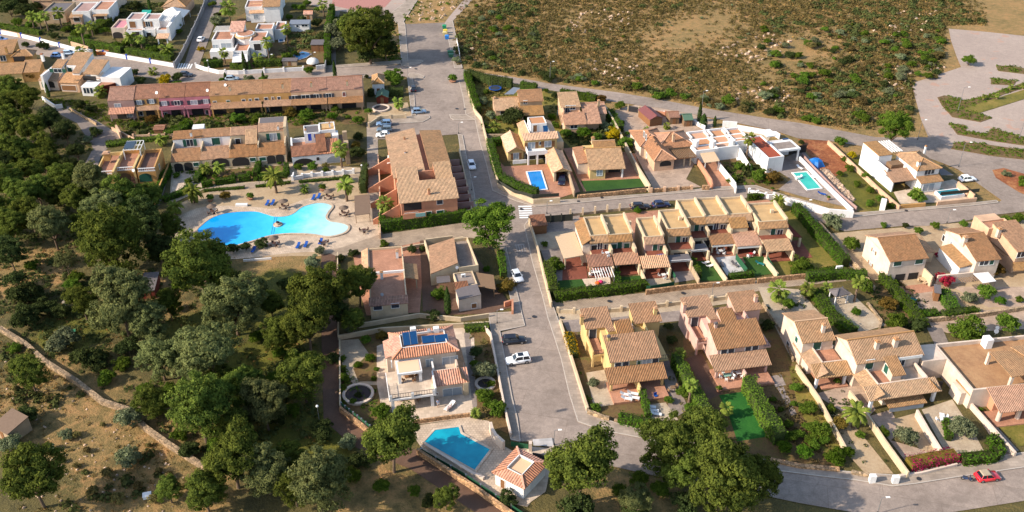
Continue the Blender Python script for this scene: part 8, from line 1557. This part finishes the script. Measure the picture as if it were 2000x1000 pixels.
# ============================================================ bins, skips, poles
def bin_(px, py, c, label, w=1.4, d=1.1, h=1.5, nm='recycling_container', lid=None, cat='container'):
 p = W(px, py,.7); t = thing(nm, label, cat,(p.x, p.y,.1),.05); mt = plain('plastic_%d' % int(c[0] * 1e4 + c[1] * 1e3 + c[2] * 100), c,.5)
 MB().hull([(-w / 2 * .85,-d / 2 * .85,.1),(w / 2 * .85,-d / 2 * .85,.1),(w / 2 * .85, d / 2 * .85,.1),(-w / 2 * .85, d / 2 * .85,.1)], [(-w / 2,-d / 2, h * .8),(w / 2,-d / 2, h * .8),(w / 2, d / 2, h * .8),(-w / 2, d / 2, h * .8)]).obj('body', mt, t)
 MB().hull([(-w / 2 - .03,-d / 2 - .03, h * .8),(w / 2 + .03,-d / 2 - .03, h * .8),(w / 2 + .03, d / 2 + .03, h * .8),(-w / 2 - .03, d / 2 + .03, h * .8)], [(-w / 2 * .7,-d / 2 * .5, h),(w / 2 * .7,-d / 2 * .5, h),(w / 2 * .7, d / 2 * .5, h),(-w / 2 * .7, d / 2 * .5, h)]).obj('lid', lid or mt, t)
 for sx in (-1,1): MB().tube((sx * w * .35,-.06,.1),(sx * w * .35,.06,.1),.1, n=8).obj('castor', RUB, t)
bin_(868,53,(.01,.22,.1,1), 'green recycling container, furthest of the row in the dead end street'); bin_(870,62,(.6,.42,.03,1), 'yellow recycling container next to the green one'); bin_(869,66,(.55,.45,.2,1), 'pale yellow container in the middle of the bin row'); bin_(873,73,(.02,.17,.5,1), 'blue paper container at the near end of the bin row')
bin_(880,103,(.03,.12,.06,1), 'dark green rubbish container on the kerb of the dead end street',2,1.3,1.4, 'rubbish_container'); bin_(881,108,(.04,.13,.07,1), 'second dark green rubbish container close to the bush',1.6,1.2,1.3, 'rubbish_container')
p = W(199,104,.5); t = thing('rubbish_skip', 'orange skip filled with rubble beside the left road', 'skip',(p.x, p.y,.1),-.15)
MB().hull([(-1.6,-.8,.1),(1.6,-.8,.1),(1.6,.8,.1),(-1.6,.8,.1)], [(-2.2,-1,1.2),(2.2,-1,1.2),(2.2,1,1.2),(-2.2,1,1.2)]).obj('body', plain('orange_skip_paint', P(220,120,50),.6), t); MB().ball((0,0,1.15),1.8,.8,.35,10,5, True).obj('rubble', gravel, t)
def lamp(bx, by, ty, label, globe=False, arm=0):
 h = max(3.2, height_at(bx, by, ty)); p = W(bx, by); t = thing('street_lamp', label, 'street lamp',(p.x, p.y,.1)); MB().tube((0,0,0),(0,0,.5),.14,.1,8).obj('base', M['dmetal'], t); MB().tube((0,0,.4),(0,0, h),.07,.045,8).obj('pole', M['metal'], t)
 if globe: MB().ball((0,0, h + .2),.24,.24,.24).obj('lamp_globe', M['frame'], t)
 else:
  MB().bar((0,0, h),(arm or .7,.1, h + .2),.05,.05).obj('arm', M['metal'], t); MB().hull([((arm or .7) - .1,-.1, h + .14),((arm or .7) + .55,-.1, h + .2),((arm or .7) + .55,.24, h + .2),((arm or .7) - .1,.24, h + .14)], [((arm or .7),0, h + .28),((arm or .7) + .45,0, h + .3),((arm or .7) + .45,.14, h + .3),((arm or .7),.14, h + .28)]).obj('lamp_head', M['frame'], t)
for a in [(797,153,139, 'street lamp at the corner of the dead end street'),(1074,162,122, 'street lamp at the scrub side of the upper road, left'),(1371,208,179, 'street lamp behind the tall dark cypress'),(1792,273,236, 'street lamp under the big tree at the car park'),(1872,327,280, 'tall street lamp standing alone on the roundabout road'),(1870,219,172, 'street lamp on the traffic island'),
 (1990,272,235, 'street lamp at the right edge by the traffic islands'),(1849,437,412, 'slim street lamp on the road above the peach house'),(1571,416,396, 'slim dark lamp at the hedge lane'),(896,262,243, 'street lamp at the bulging pavement of the main street'),(921,373,348, 'white topped lamp on the pavement beside the orange building'),(971,633,607, 'lamp at the end of the lower parking bay'),(1068,418,407, 'dark lamp beside the zebra crossing'),
 (1390,580,557, 'thin dark lamp on the cobbled path'),(1082,870,848, 'lamp beside the white driveway'),(1713,1004,974, 'lamp on the lower street at the bottom edge'),(612,128,104, 'lamp beside the white shade dome'),(626,838,796, 'white globe lamp on the brick path'),(409,139,122, 'lamp on the curved white wall'),(528,60 + 70,108, 'lamp in the white villa garden')]:
 lamp(*a, globe=a[3].startswith(('white globe', 'lamp on the curved')), arm=1.2 if 'alone' in a[3] or 'island' in a[3] else 0)
lamp(709,352,325, 'globe lamp at the end of the white scalloped wall', True)
# ============================================================ pool side furniture
BLU = plain('blue_lounger_fabric', P(0,96,200,.8),.7); STR = plain('straw', P(132,112,96),.95); WPL = plain('white_plastic',(.68,.67,.65,1),.5); TEAL = plain('teal_cloth', P(20,130,130),.8)
def lounger(px, py, rz, label, fab=BLU, fr=None, group=None, z=.06, s=1.0, flat=False):
 p = W(px, py, z + .3); t = thing('sun_lounger', label, 'sun lounger',(p.x, p.y, z), R(rz), group); t.scale = (s,) * 3; fr = fr or WPL
 MB().box(-.32,-1.0,.28,.32,.35,.36).obj('seat', fab, t); e = .1 if flat else .62
 MB().hull([(-.32,.33,.28),(.32,.33,.28),(.32,1.0, e),(-.32,1.0, e)], [(-.32,.33,.36),(.32,.33,.36),(.32,1.0, e + .08),(-.32,1.0, e + .08)]).obj('backrest', fab, t)
 for x in (-.28,.28):
  for y in (-.85,.3): MB().box(x - .03, y - .03,0, x + .03, y + .03,.28).obj('leg', fr, t)
 return t
for a in [(522,397, 'blue lounger, left of the pair above the large pool'),(532.5,396, 'blue lounger, right of the pair above the large pool'),(612,386, 'blue lounger, left of the pair at the top right of the large pool'),(622.5,383.5, 'blue lounger, right of the pair at the top right of the large pool'),(582,480, 'blue lounger, left of the pair below the large pool'),(597,478, 'blue lounger, right of the pair below the large pool'),(495,488, 'blue lounger half hidden by the dark shrubs below the pool'),(626,472, 'blue folded lounger beside the table at the pool corner')]:
 lounger(a[0], a[1],-8, a[2], group='blue pool loungers')
def chair(p, rz, label, mat, group, z):
 t = thing('patio_chair', label, 'chair',(p[0], p[1], z), rz, group); MB().box(-.24,-.24,.4,.24,.24,.46).obj('seat', mat, t); MB().box(-.24,.2,.46,.24,.26,.92).obj('backrest', mat, t)
 for x in (-.2,.2):
  for y in (-.2,.2): MB().box(x - .025, y - .025,0, x + .025, y + .025,.4).obj('leg', mat, t)
def dining(px, py, label, mat, clabel, n=4, z=.06, tw=.8, td=.8, rot=.2, group=None, rnd=False, cloth=None):
 p = W(px, py, z + .6); t = thing('patio_table', label, 'table',(p.x, p.y, z), rot, group)
 (MB().tube((0,0,.7),(0,0,.75), tw * .7, n=14) if rnd else MB().box(-tw / 2,-td / 2,.7, tw / 2, td / 2,.75)).obj('tabletop', cloth or mat, t)
 for x in (-.8,.8):
  for y in (-.8,.8): MB().box(x * tw * .42 - .03, y * td * .42 - .03,0, x * tw * .42 + .03, y * td * .42 + .03,.7).obj('leg', mat, t)
 for k in range(n):
  a = 2 * math.pi * k / n + rot + .5; rx = tw / 2 + .5; ry = td / 2 + .5
  chair((p.x + math.cos(a) * rx, p.y + math.sin(a) * ry), a - math.pi / 2, clabel, mat, clabel, z)
BRW = plain('dark_brown_chair', P(96,64,54),.8)
for (px, py, w) in ((413,402, 'left end of the large pool'),(553,392, 'middle of the upper pool edge'),(641,373, 'top of the pool by the potted plant'),(671,405, 'right side of the pool'),(534,464, 'lower pool edge')):
 p = W(px, py,2.1); t = thing('straw_parasol', 'grey straw parasol at the ' + w, 'parasol',(p.x, p.y,.06)); MB().tube((0,0,0),(0,0,2.2),.05, n=8).obj('pole', M['wood'], t)
 m = MB(); n = 14; m.hull([(1.15 * math.cos(6.2832 * k / n),1.15 * math.sin(6.2832 * k / n),1.95) for k in range(n)], [(.12 * math.cos(6.2832 * k / n),.12 * math.sin(6.2832 * k / n),2.5) for k in range(n)]); m.obj('canopy', STR, t)
 MB().tube((0,0,.65),(0,0,.7),.45, n=12).obj('table_shelf', BRW, t)
 for k in range(4): a = k * 1.571 + .6; chair((p.x + .95 * math.cos(a), p.y + .95 * math.sin(a)), a - 1.571, 'brown chair under the straw parasol at the ' + w, BRW, 'brown chairs, ' + w,.06)
dining(711,449, 'brown table standing in the sun right of the pool shallow end', BRW, 'brown chair round the table right of the shallow end',3); dining(633,473, 'brown table at the start of the brick path', BRW, 'brown chair at the table beside the brick path',3)
H = House('thatched_pergola', 'long grey thatched shade roof on thin posts at the right of the pool garden',(693,436), ang_of((693,420),(723,417),2.5), 'pergola'); H.slabp([(693,420),(723,417),(722,379),(692,382)],2.5, M['thatch'],.12, 'thatch_roof')
for pp in ((694.5,418.5),(721.5,416),(721,381),(694,384)): H.posts([pp],2.4, M['brown'],.12, part='post')
H = House('garden_pavilion', 'small pavilion with a grey pyramid roof on white posts in the lower gardens',(1633,585), ang_of((1632,580),(1659,574),2.5), 'pavilion'); b = H.bx((1633,580),(1646,562),2.4); b[2] = H.L((1659,574),2.4).x; H.hip([b[0], b[1], b[2], b[3],0,2.4],.9, M['grey'],.1)
for xx in (b[0] + .1, b[2] - .3):
 for yy in (b[1] + .1, b[3] - .3): MB().box(xx, yy,0, xx + .2, yy + .2,2.5).obj('post', M['white'], H.root)
def pot(px, py, label, r=.5, z=.05):
 p = W(px, py, z + .3); t = thing('potted_plant', label, 'potted plant',(p.x, p.y, z)); MB().tube((0,0,0),(0,0,.5), r * .6, r,12).obj('pot', M['terra'], t); inst('foliage', PR['small'][0], t, LF['mid'],(r * 1.5,) * 3,(0,0,.45))
for a in ((489,387, 'bowl planter on the sand above the pool',.8),(411,390, 'bowl planter near the left palm',.8),(630,370, 'wide bowl planter by the upper right parasol',.8),(1508,371, 'flower pot on the white yard wall',.4),(1517,380 + 6, 'orange pot with a plant on the yard terrace',.4),(1618,388, 'pot in the tip of the pool yard',.4),(1404,762, 'pot at the edge of the bright lawn',.5),(1634,749, 'yellow flower pot on the cream house patio',.6),(884,158, 'round bush in a stone ring on the junction',1.2)): pot(a[0], a[1], a[2], a[3],.1)
bx_ = W(472,400,.3); MB_ = MB().box(-1.4,-.4,0,1.4,.4,.5).obj('stone_bench', M['white']); MB_.location = (bx_.x, bx_.y,.05); tag(MB_, 'white block bench on the sand above the pool', 'bench')
# white patio furniture
dining(1296,545 - 8, 'white dining table on the pale patio', WPL, 'white chair on the pale patio',3); dining(1236,668 + 60, 'table under the canopy of the yellow duplex', M['brown'], 'chair under the canopy of the yellow duplex',2,.5) if 0 else None
dining(1420,733, 'green topped table on the pink duplex patio', WPL, 'white chair round the green topped table',5,.55,1.3,.9, cloth=plain('pale_green_top', P(160,205,185),.6)); dining(1442,728, 'white round table on the pink duplex patio', WPL, 'white chair at the white round table on the pink duplex patio',4,.55,.9,.9)
dining(1164,531, 'long white table under the slatted pergola', WPL, 'white chair at the long white table',4,.2,2.2,.9); dining(1408,490, 'outdoor table in front of the white patio', WPL, 'pale chair in front of the white patio',4); dining(1186,494, 'round white table on the first roof terrace', WPL, 'white chair on the first roof terrace',3,3.05,.8,.8)
dining(1805,546, 'round table on the patio of the gabled house', M['ccanvas'], 'wicker chair round the patio table of the gabled house',5,.06,1.1,1.1, rnd=True); dining(1467,496, 'red topped table beside the green mesh', WPL, 'white chair beside the red topped table',2, cloth=plain('red_cloth', P(200,40,50),.8)); dining(1314,757, 'wooden picnic table right of the yellow duplex', M['wood'], 'wooden bench seat at the picnic table',2)
dining(1560,346, 'white cloth table beside the turquoise pool', WPL, 'white seat beside the turquoise pool',2); dining(800,773, 'long yellow clothed table under the villa terrace', M['wood'], 'brown chair at the long villa table',4,.1,4.2,1.1, cloth=plain('yellow_tablecloth', P(230,170,90),.8)); dining(800,736, 'dark sofa table on the upper villa terrace', M['brown'], 'dark brown armchair on the upper villa terrace',4,3.16,1.6,.8)
dining(1840,815, 'white rectangular table in the pale yard', WPL, 'white chair in the pale yard',2,.06,.8,2.0, rot=-.3)
for a in ((1233,770,20),(1229,774,20)): pass
for k,(x, y) in enumerate(((1222,770),(1236,768),(1224,778),(1238,776))): lounger(x, y,75, 'white slatted lounger in the block on the yellow duplex patio', WPL, group='white loungers on the yellow duplex patio', z=.5)
for k,(x, y, l) in enumerate(((1270,794, 'top'),(1275,801, 'middle'),(1281,808, 'bottom'))): lounger(x, y,80, l + ' white lounger of three on the gravel patio', WPL, z=.06)
lounger(1378,513,120, 'white lounger on the dark lawn, upper one', WPL); lounger(1387,519,120, 'white lounger on the dark lawn, lower one', WPL); lounger(1290,498,-70, 'blue lounger on the third roof terrace', BLU, z=3.05, flat=True); lounger(1435,516,30, 'dark mat lounger on the white patio', M['grey'], M['grey']); lounger(1410,515,0, 'second dark mat on the white patio', M['grey'], M['grey'], flat=True)
lounger(1562,327,30, 'white lounger outside the modern house', WPL); lounger(1605,378,60, 'blue cushioned lounger beside the white inner wall', BLU); lounger(1592,346,60, 'pale lounger on the modern house deck', WPL); lounger(1758,566,40, 'turquoise lounger on the gabled house patio', TEAL); lounger(1780,583,50, 'turquoise lounger near the bicycle corner', TEAL); lounger(1484,514,60, 'teal reclining seat on the dark turf', TEAL); lounger(1835,370,80, 'turquoise seat beside the raised pool', TEAL)
t = thing('patio_chair', 'blue folding chair on the yellow duplex patio', 'chair', W(1281,772,.7),.4); MB().box(-.3,-.25,-.1,.3,.25,-.04).obj('seat', BLU, t); MB().box(-.3,.2,-.04,.3,.26,.5).obj('backrest', BLU, t)
for x in (-.25,.25):
 for y in (-.2,.2): MB().box(x - .03, y - .03,-.2, x + .03, y + .03,-.1).obj('leg', M['black'], t)
for (x, y, c, l) in ((1167,553,(.7,.12,.01,1), 'orange bean bag on the white terrace garden'),(1173,551,(.6,.02,.14,1), 'pink bean bag next to the orange one')):
 p = W(x, y,.3); m = MB().ball((0,0,.3),.55,.5,.35,12,8); o = m.obj('bean_bag', plain('bag_%s' % l[:4], c,.9), smooth=True); o.location = (p.x, p.y,.08); tag(o, l, 'bean bag')
# blue tarpaulin heap, trampoline, shade dome, parasols, gate slabs
p = W(1594,317,.8); m = MB(); n = 12
rr = [1 + .18 * math.sin(3 * k) for k in range(n)]
m.hull([(2.1 * rr[k] * math.cos(6.2832 * k / n),1.9 * rr[k] * math.sin(6.2832 * k / n),0) for k in range(n)], [(1.5 * rr[(k + 2) % n] * math.cos(6.2832 * k / n),1.3 * rr[k] * math.sin(6.2832 * k / n),1.4 + .15 * math.sin(5 * k)) for k in range(n)]); m.hull([(1.5 * rr[(k + 2) % n] * math.cos(6.2832 * k / n),1.3 * rr[k] * math.sin(6.2832 * k / n),1.4 + .15 * math.sin(5 * k)) for k in range(n)], [(.7 * math.cos(6.2832 * k / n),.5 * math.sin(6.2832 * k / n),1.85) for k in range(n)])
o = m.obj('covered_heap', plain('bright_blue_tarpaulin', P(20,130,226,.9),.5)); o.location = (p.x, p.y,0); tag(o, 'heap covered by a bright blue tarpaulin on the red earth', 'tarpaulin')
p = W(967,172,.8); t = thing('trampoline', 'round trampoline with a blue rim and net in the corner garden', 'trampoline',(p.x, p.y,0)); MB().tube((0,0,.8),(0,0,.86),1.9, n=20).obj('rim_pad', BLU, t); MB().tube((0,0,.87),(0,0,.89),1.5, n=20).obj('jumping_mat', M['black'], t)
for k in range(6): a = k * 1.047; MB().tube((1.9 * math.cos(a),1.9 * math.sin(a),0),(1.9 * math.cos(a),1.9 * math.sin(a),2.6),.05, n=6).obj('net_pole', M['dmetal'], t)
p = W(611,121,1.2); t = thing('shade_dome', 'white domed shade tent beside the road wall', 'tent',(p.x, p.y,0)); MB().ball((0,0,1.0),2.0,1.7,1.6,14,6, True).obj('fabric', M['canvas'], t, True)
for k in range(4): a = k * 1.571 + .785; MB().tube((1.8 * math.cos(a),1.5 * math.sin(a),0),(1.8 * math.cos(a),1.5 * math.sin(a),1.1),.05, n=6).obj('leg', M['metal'], t)
p = W(339,24,3); t = thing('marquee_tent', 'large white marquee tent with a pointed roof at the top left', 'tent',(p.x, p.y,0)); MB().hull([(-4.5,-4,2.4),(4.5,-4,2.4),(4.5,4,2.4),(-4.5,4,2.4)], [(-.3,-.3,4.8),(.3,-.3,4.8),(.3,.3,4.8),(-.3,.3,4.8)]).obj('roof', M['canvas'], t)
for x in (-4.3,4.3):
 for y in (-3.8,3.8): MB().box(x - .08, y - .08,0, x + .08, y + .08,2.4).obj('leg', M['frame'], t)
p = W(286,27,2.4); t = thing('awning', 'turquoise fabric awning behind the cubic villa', 'awning',(p.x, p.y,0)); MB().hull([(-1.6,-1.5,2.3),(1.6,-1.5,2.3),(1.4,1.6,3.2),(-1.8,1.6,3.2)], [(-1.6,-1.5,2.36),(1.6,-1.5,2.36),(1.4,1.6,3.26),(-1.8,1.6,3.26)]).obj('fabric', plain('turquoise_fabric', P(40,190,170,.8),.8), t); MB().tube((0,1.5,0),(0,1.5,3.1),.06).obj('post', M['metal'], t)
p = W(287,967,.4); t = thing('white_chest', 'small white lidded box lying on the dry slope near the bottom left', 'box',(p.x, p.y,0),.3); MB().box(-.6,-.5,0,.6,.5,.5).obj('body', WPL, t); MB().box(-.65,-.55,.5,.65,.55,.58).obj('lid', WPL, t)
p = W(141,650,.3); t = thing('garden_cart', 'small green garden cart in the wood', 'cart',(p.x, p.y,0),.4); MB().hull([(-.5,-.3,.3),(.5,-.3,.3),(.5,.3,.3),(-.5,.3,.3)], [(-.7,-.45,.75),(.7,-.45,.75),(.7,.45,.75),(-.7,.45,.75)]).obj('tray', plain('cart_green',(.02,.13,.06,1),.5), t)
for s in (-.35,.35): MB().tube((.2, s - .05,.2),(.2, s + .05,.2),.2, n=10).obj('wheel', RUB, t)
# stones: pale rubble heaps at the dead end and on the scrub, each stone too small to count
def stones(name, lab, area, n, smin, smax, test):
 out = MB(); k = 0
 for _ in range(n * 4):
  x, y = rng.uniform(area[0], area[2]), rng.uniform(area[1], area[3])
  if not test(x, y): continue
  p = W(x, y); s = rng.uniform(smin, smax); a = rng.uniform(0,6,3); q = [(s * math.cos(a[0] + j * 1.26) * rng.uniform(.7,1.1), s * .8 * math.sin(a[0] + j * 1.26) * rng.uniform(.7,1.1)) for j in range(5)]
  out.hull([(p.x + u, p.y + v,0) for u, v in q], [(p.x + u * .6, p.y + v * .6, s * rng.uniform(.4,.8)) for u, v in q]); k += 1
  if k >= n: break
 tag(out.obj(name, stone('pale_rock', P(228,196,168),1)), lab, 'stones', None, 'stuff')
stones('rubble', 'pale broken stones at the end of the dead end street',(782,2,905,42),130,.2,.6, lambda x, y: inside(x, y, [(785,41),(800,22),(815,4),(900,4),(868,41)]) and (math.sin(x * .3) + math.sin(y * .5 + x * .1)) > .3)
stones('loose_rocks', 'pale rocks scattered over the scrub slope',(900,20,1850,200),420,.25,.9, lambda x, y: not rj(x, y) and math.sin(x * .021 + 2) + math.sin(y * .06 + x * .01) > 1.0)
stones('rockery_stones', 'pink stones between the triangular yard and the empty plot',(1600,325,1680,398),160,.2,.6, lambda x, y: inside(x, y, [(1600,330),(1614,330),(1672,390),(1660,398)]))
stones('slope_stones', 'small grey stones on the dry slope below the old wall',(0,700,420,1000),160,.12,.35, lambda x, y: y > 660 + x * .62 + 30)
# ============================================================ people
SK = plain('skin', P(214,160,130),.6); 
def person(loc, rz, label, shirt, legs, pose='stand'):
 t = thing('person', label, 'person', loc, rz)
 if pose == 'stand':
  J = dict(pel=(0,0,.95), wai=(0,0,1.1), che=(0,0,1.32), nek=(0,0,1.48), hd0=(0,-.01,1.57), hd1=(0,-.01,1.7), hlL=(.1,0,.9), knL=(.12,-.03,.5), anL=(.12,.02,.09), toL=(.13,-.15,.04), hlR=(-.1,0,.9), knR=(-.13,-.05,.5), anR=(-.14,.0,.09), toR=(-.15,-.17,.04),
     shL=(.19,0,1.42), elL=(.27,.03,1.15), wrL=(.24,-.12,.96), shR=(-.19,0,1.42), elR=(-.27,.02,1.15), wrR=(-.25,-.14,.97))
 else:
  J = dict(pel=(0,0,.5), wai=(0,.16,.53), che=(0,.36,.62), nek=(0,.52,.72), hd0=(0,.6,.78), hd1=(0,.72,.85), hlL=(.1,-.05,.5), knL=(.12,-.46,.66), anL=(.12,-.85,.46), toL=(.13,-.95,.56), hlR=(-.1,-.05,.5), knR=(-.12,-.5,.5), anR=(-.12,-.9,.45), toR=(-.13,-1.0,.55),
     shL=(.19,.44,.66), elL=(.3,.2,.58), wrL=(.24,-.02,.6), shR=(-.19,.44,.66), elR=(-.32,.22,.56), wrR=(-.26,0,.6))
 E = [('pel', 'wai'),('wai', 'che'),('che', 'nek'),('nek', 'hd0'),('hd0', 'hd1'),('pel', 'hlL'),('hlL', 'knL'),('knL', 'anL'),('anL', 'toL'),('pel', 'hlR'),('hlR', 'knR'),('knR', 'anR'),('anR', 'toR'),('che', 'shL'),('shL', 'elL'),('elL', 'wrL'),('che', 'shR'),('shR', 'elR'),('elR', 'wrR')]
 Rd = dict(pel=.14, wai=.12, che=.15, nek=.055, hd0=.085, hd1=.09, hlL=.085, knL=.058, anL=.04, toL=.035, hlR=.085, knR=.058, anR=.04, toR=.035, shL=.06, elL=.042, wrL=.028, shR=.06, elR=.042, wrR=.028)
 for sd in 'LR':
  w = Vector(J['wr' + sd]); e = Vector(J['el' + sd]); d = (w - e).normalized(); s = Vector((1 if sd == 'L' else -1,0,0)); pm = w + d * .06; J['pm' + sd] = tuple(pm); Rd['pm' + sd] = .03; E.append(('wr' + sd, 'pm' + sd))
  for k in range(4):
   o = s * (-.03 + .02 * k); a = pm + d * .035 + o; b = a + d * (.04 - .004 * abs(k - 1)) + Vector((0,0,-.012)); J['f%d%s' % (k, sd)] = tuple(a); J['g%d%s' % (k, sd)] = tuple(b); Rd['f%d%s' % (k, sd)] = .009; Rd['g%d%s' % (k, sd)] = .008; E += [('pm' + sd, 'f%d%s' % (k, sd)),('f%d%s' % (k, sd), 'g%d%s' % (k, sd))]
  a = w + d * .03 - s * .045; b = a + d * .035 - s * .01; J['t0' + sd] = tuple(a); J['t1' + sd] = tuple(b); Rd['t0' + sd] = .011; Rd['t1' + sd] = .009; E += [('wr' + sd, 't0' + sd),('t0' + sd, 't1' + sd)]
 ks = list(J); me = bpy.data.meshes.new('body'); me.from_pydata([J[k] for k in ks], [(ks.index(a), ks.index(b)) for a, b in E], []); o = bpy.data.objects.new('body', me); COL.objects.link(o); o.parent = t; me.materials.append(SK)
 md = o.modifiers.new('skin', 'SKIN'); md.use_smooth_shade = True
 for i, k in enumerate(ks): sv = me.skin_vertices[0].data[i]; sv.radius = (Rd[k], Rd[k]); sv.use_root = (k == 'pel')
 o.modifiers.new('sub', 'SUBSURF').render_levels = 2
 def shell(keys, name, mat, grow):
  es = [(a, b) for a, b in E if a in keys and b in keys]; m2 = bpy.data.meshes.new(name); kk = [k for k in keys]; m2.from_pydata([J[k] for k in kk], [(kk.index(a), kk.index(b)) for a, b in es], []); q = bpy.data.objects.new(name, m2); COL.objects.link(q); q.parent = t; m2.materials.append(mat)
  sk = q.modifiers.new('skin', 'SKIN'); sk.use_smooth_shade = True
  for i, k in enumerate(kk): sv = m2.skin_vertices[0].data[i]; sv.radius = (Rd[k] + grow,) * 2; sv.use_root = i == 0
  q.modifiers.new('sub', 'SUBSURF').render_levels = 2
 shell(['wai', 'che', 'shL', 'elL', 'shR', 'elR', 'pel'], 'shirt', shirt,.025); shell(['pel', 'hlL', 'knL', 'hlR', 'knR'], 'trousers', legs,.022)
 hd = Vector(J['hd1']); nk = Vector(J['hd0']); u = (hd - nk).normalized(); MB().ball(tuple(hd + u * .02 + Vector((0,.02,.01))),.1,.1,.09,12,8).obj('hair', plain('dark_hair',(.03,.02,.015,1),.8), t, True)
 f = Vector((0,-.085,0)) if pose == 'stand' else Vector((0,-.03,.085)); c = (hd + nk) / 2 + f
 MB().ball(tuple(c),.014,.022,.022,6,4).obj('nose', SK, t, True)
 for s in (-1,1): MB().ball(tuple(c + Vector((s * .035,.01,.02))),.012,.01,.01,6,4).obj('eye', plain('eye',(.02,.02,.02,1),.3), t, True); MB().ball(tuple((hd + nk) / 2 + Vector((s * .09,0,0))),.012,.025,.035,6,4).obj('ear', SK, t, True)
 MB().box(c.x - .025, c.y - .004, c.z - .045, c.x + .025, c.y + .012, c.z - .035).obj('mouth', plain('lips', P(170,90,80),.6), t)
 return t
p = W(856,795,.08); person((p.x, p.y,.1), R(15), 'person in a pale blue shirt and white shorts standing on the villa terrace', plain('pale_blue_shirt', P(170,190,225),.9), plain('white_shorts', P(225,215,210),.9))
lounger(878,794,-35, 'white cushioned sun lounger on the villa ground terrace', M['canvas'], M['metal'], z=.1, s=1.25)
p = W(877,796,.6); person((p.x, p.y,.02), R(-35), 'person reclining on the white lounger in light clothes', plain('light_top', P(230,205,200),.9), plain('light_trousers', P(220,190,185),.9), 'lie')
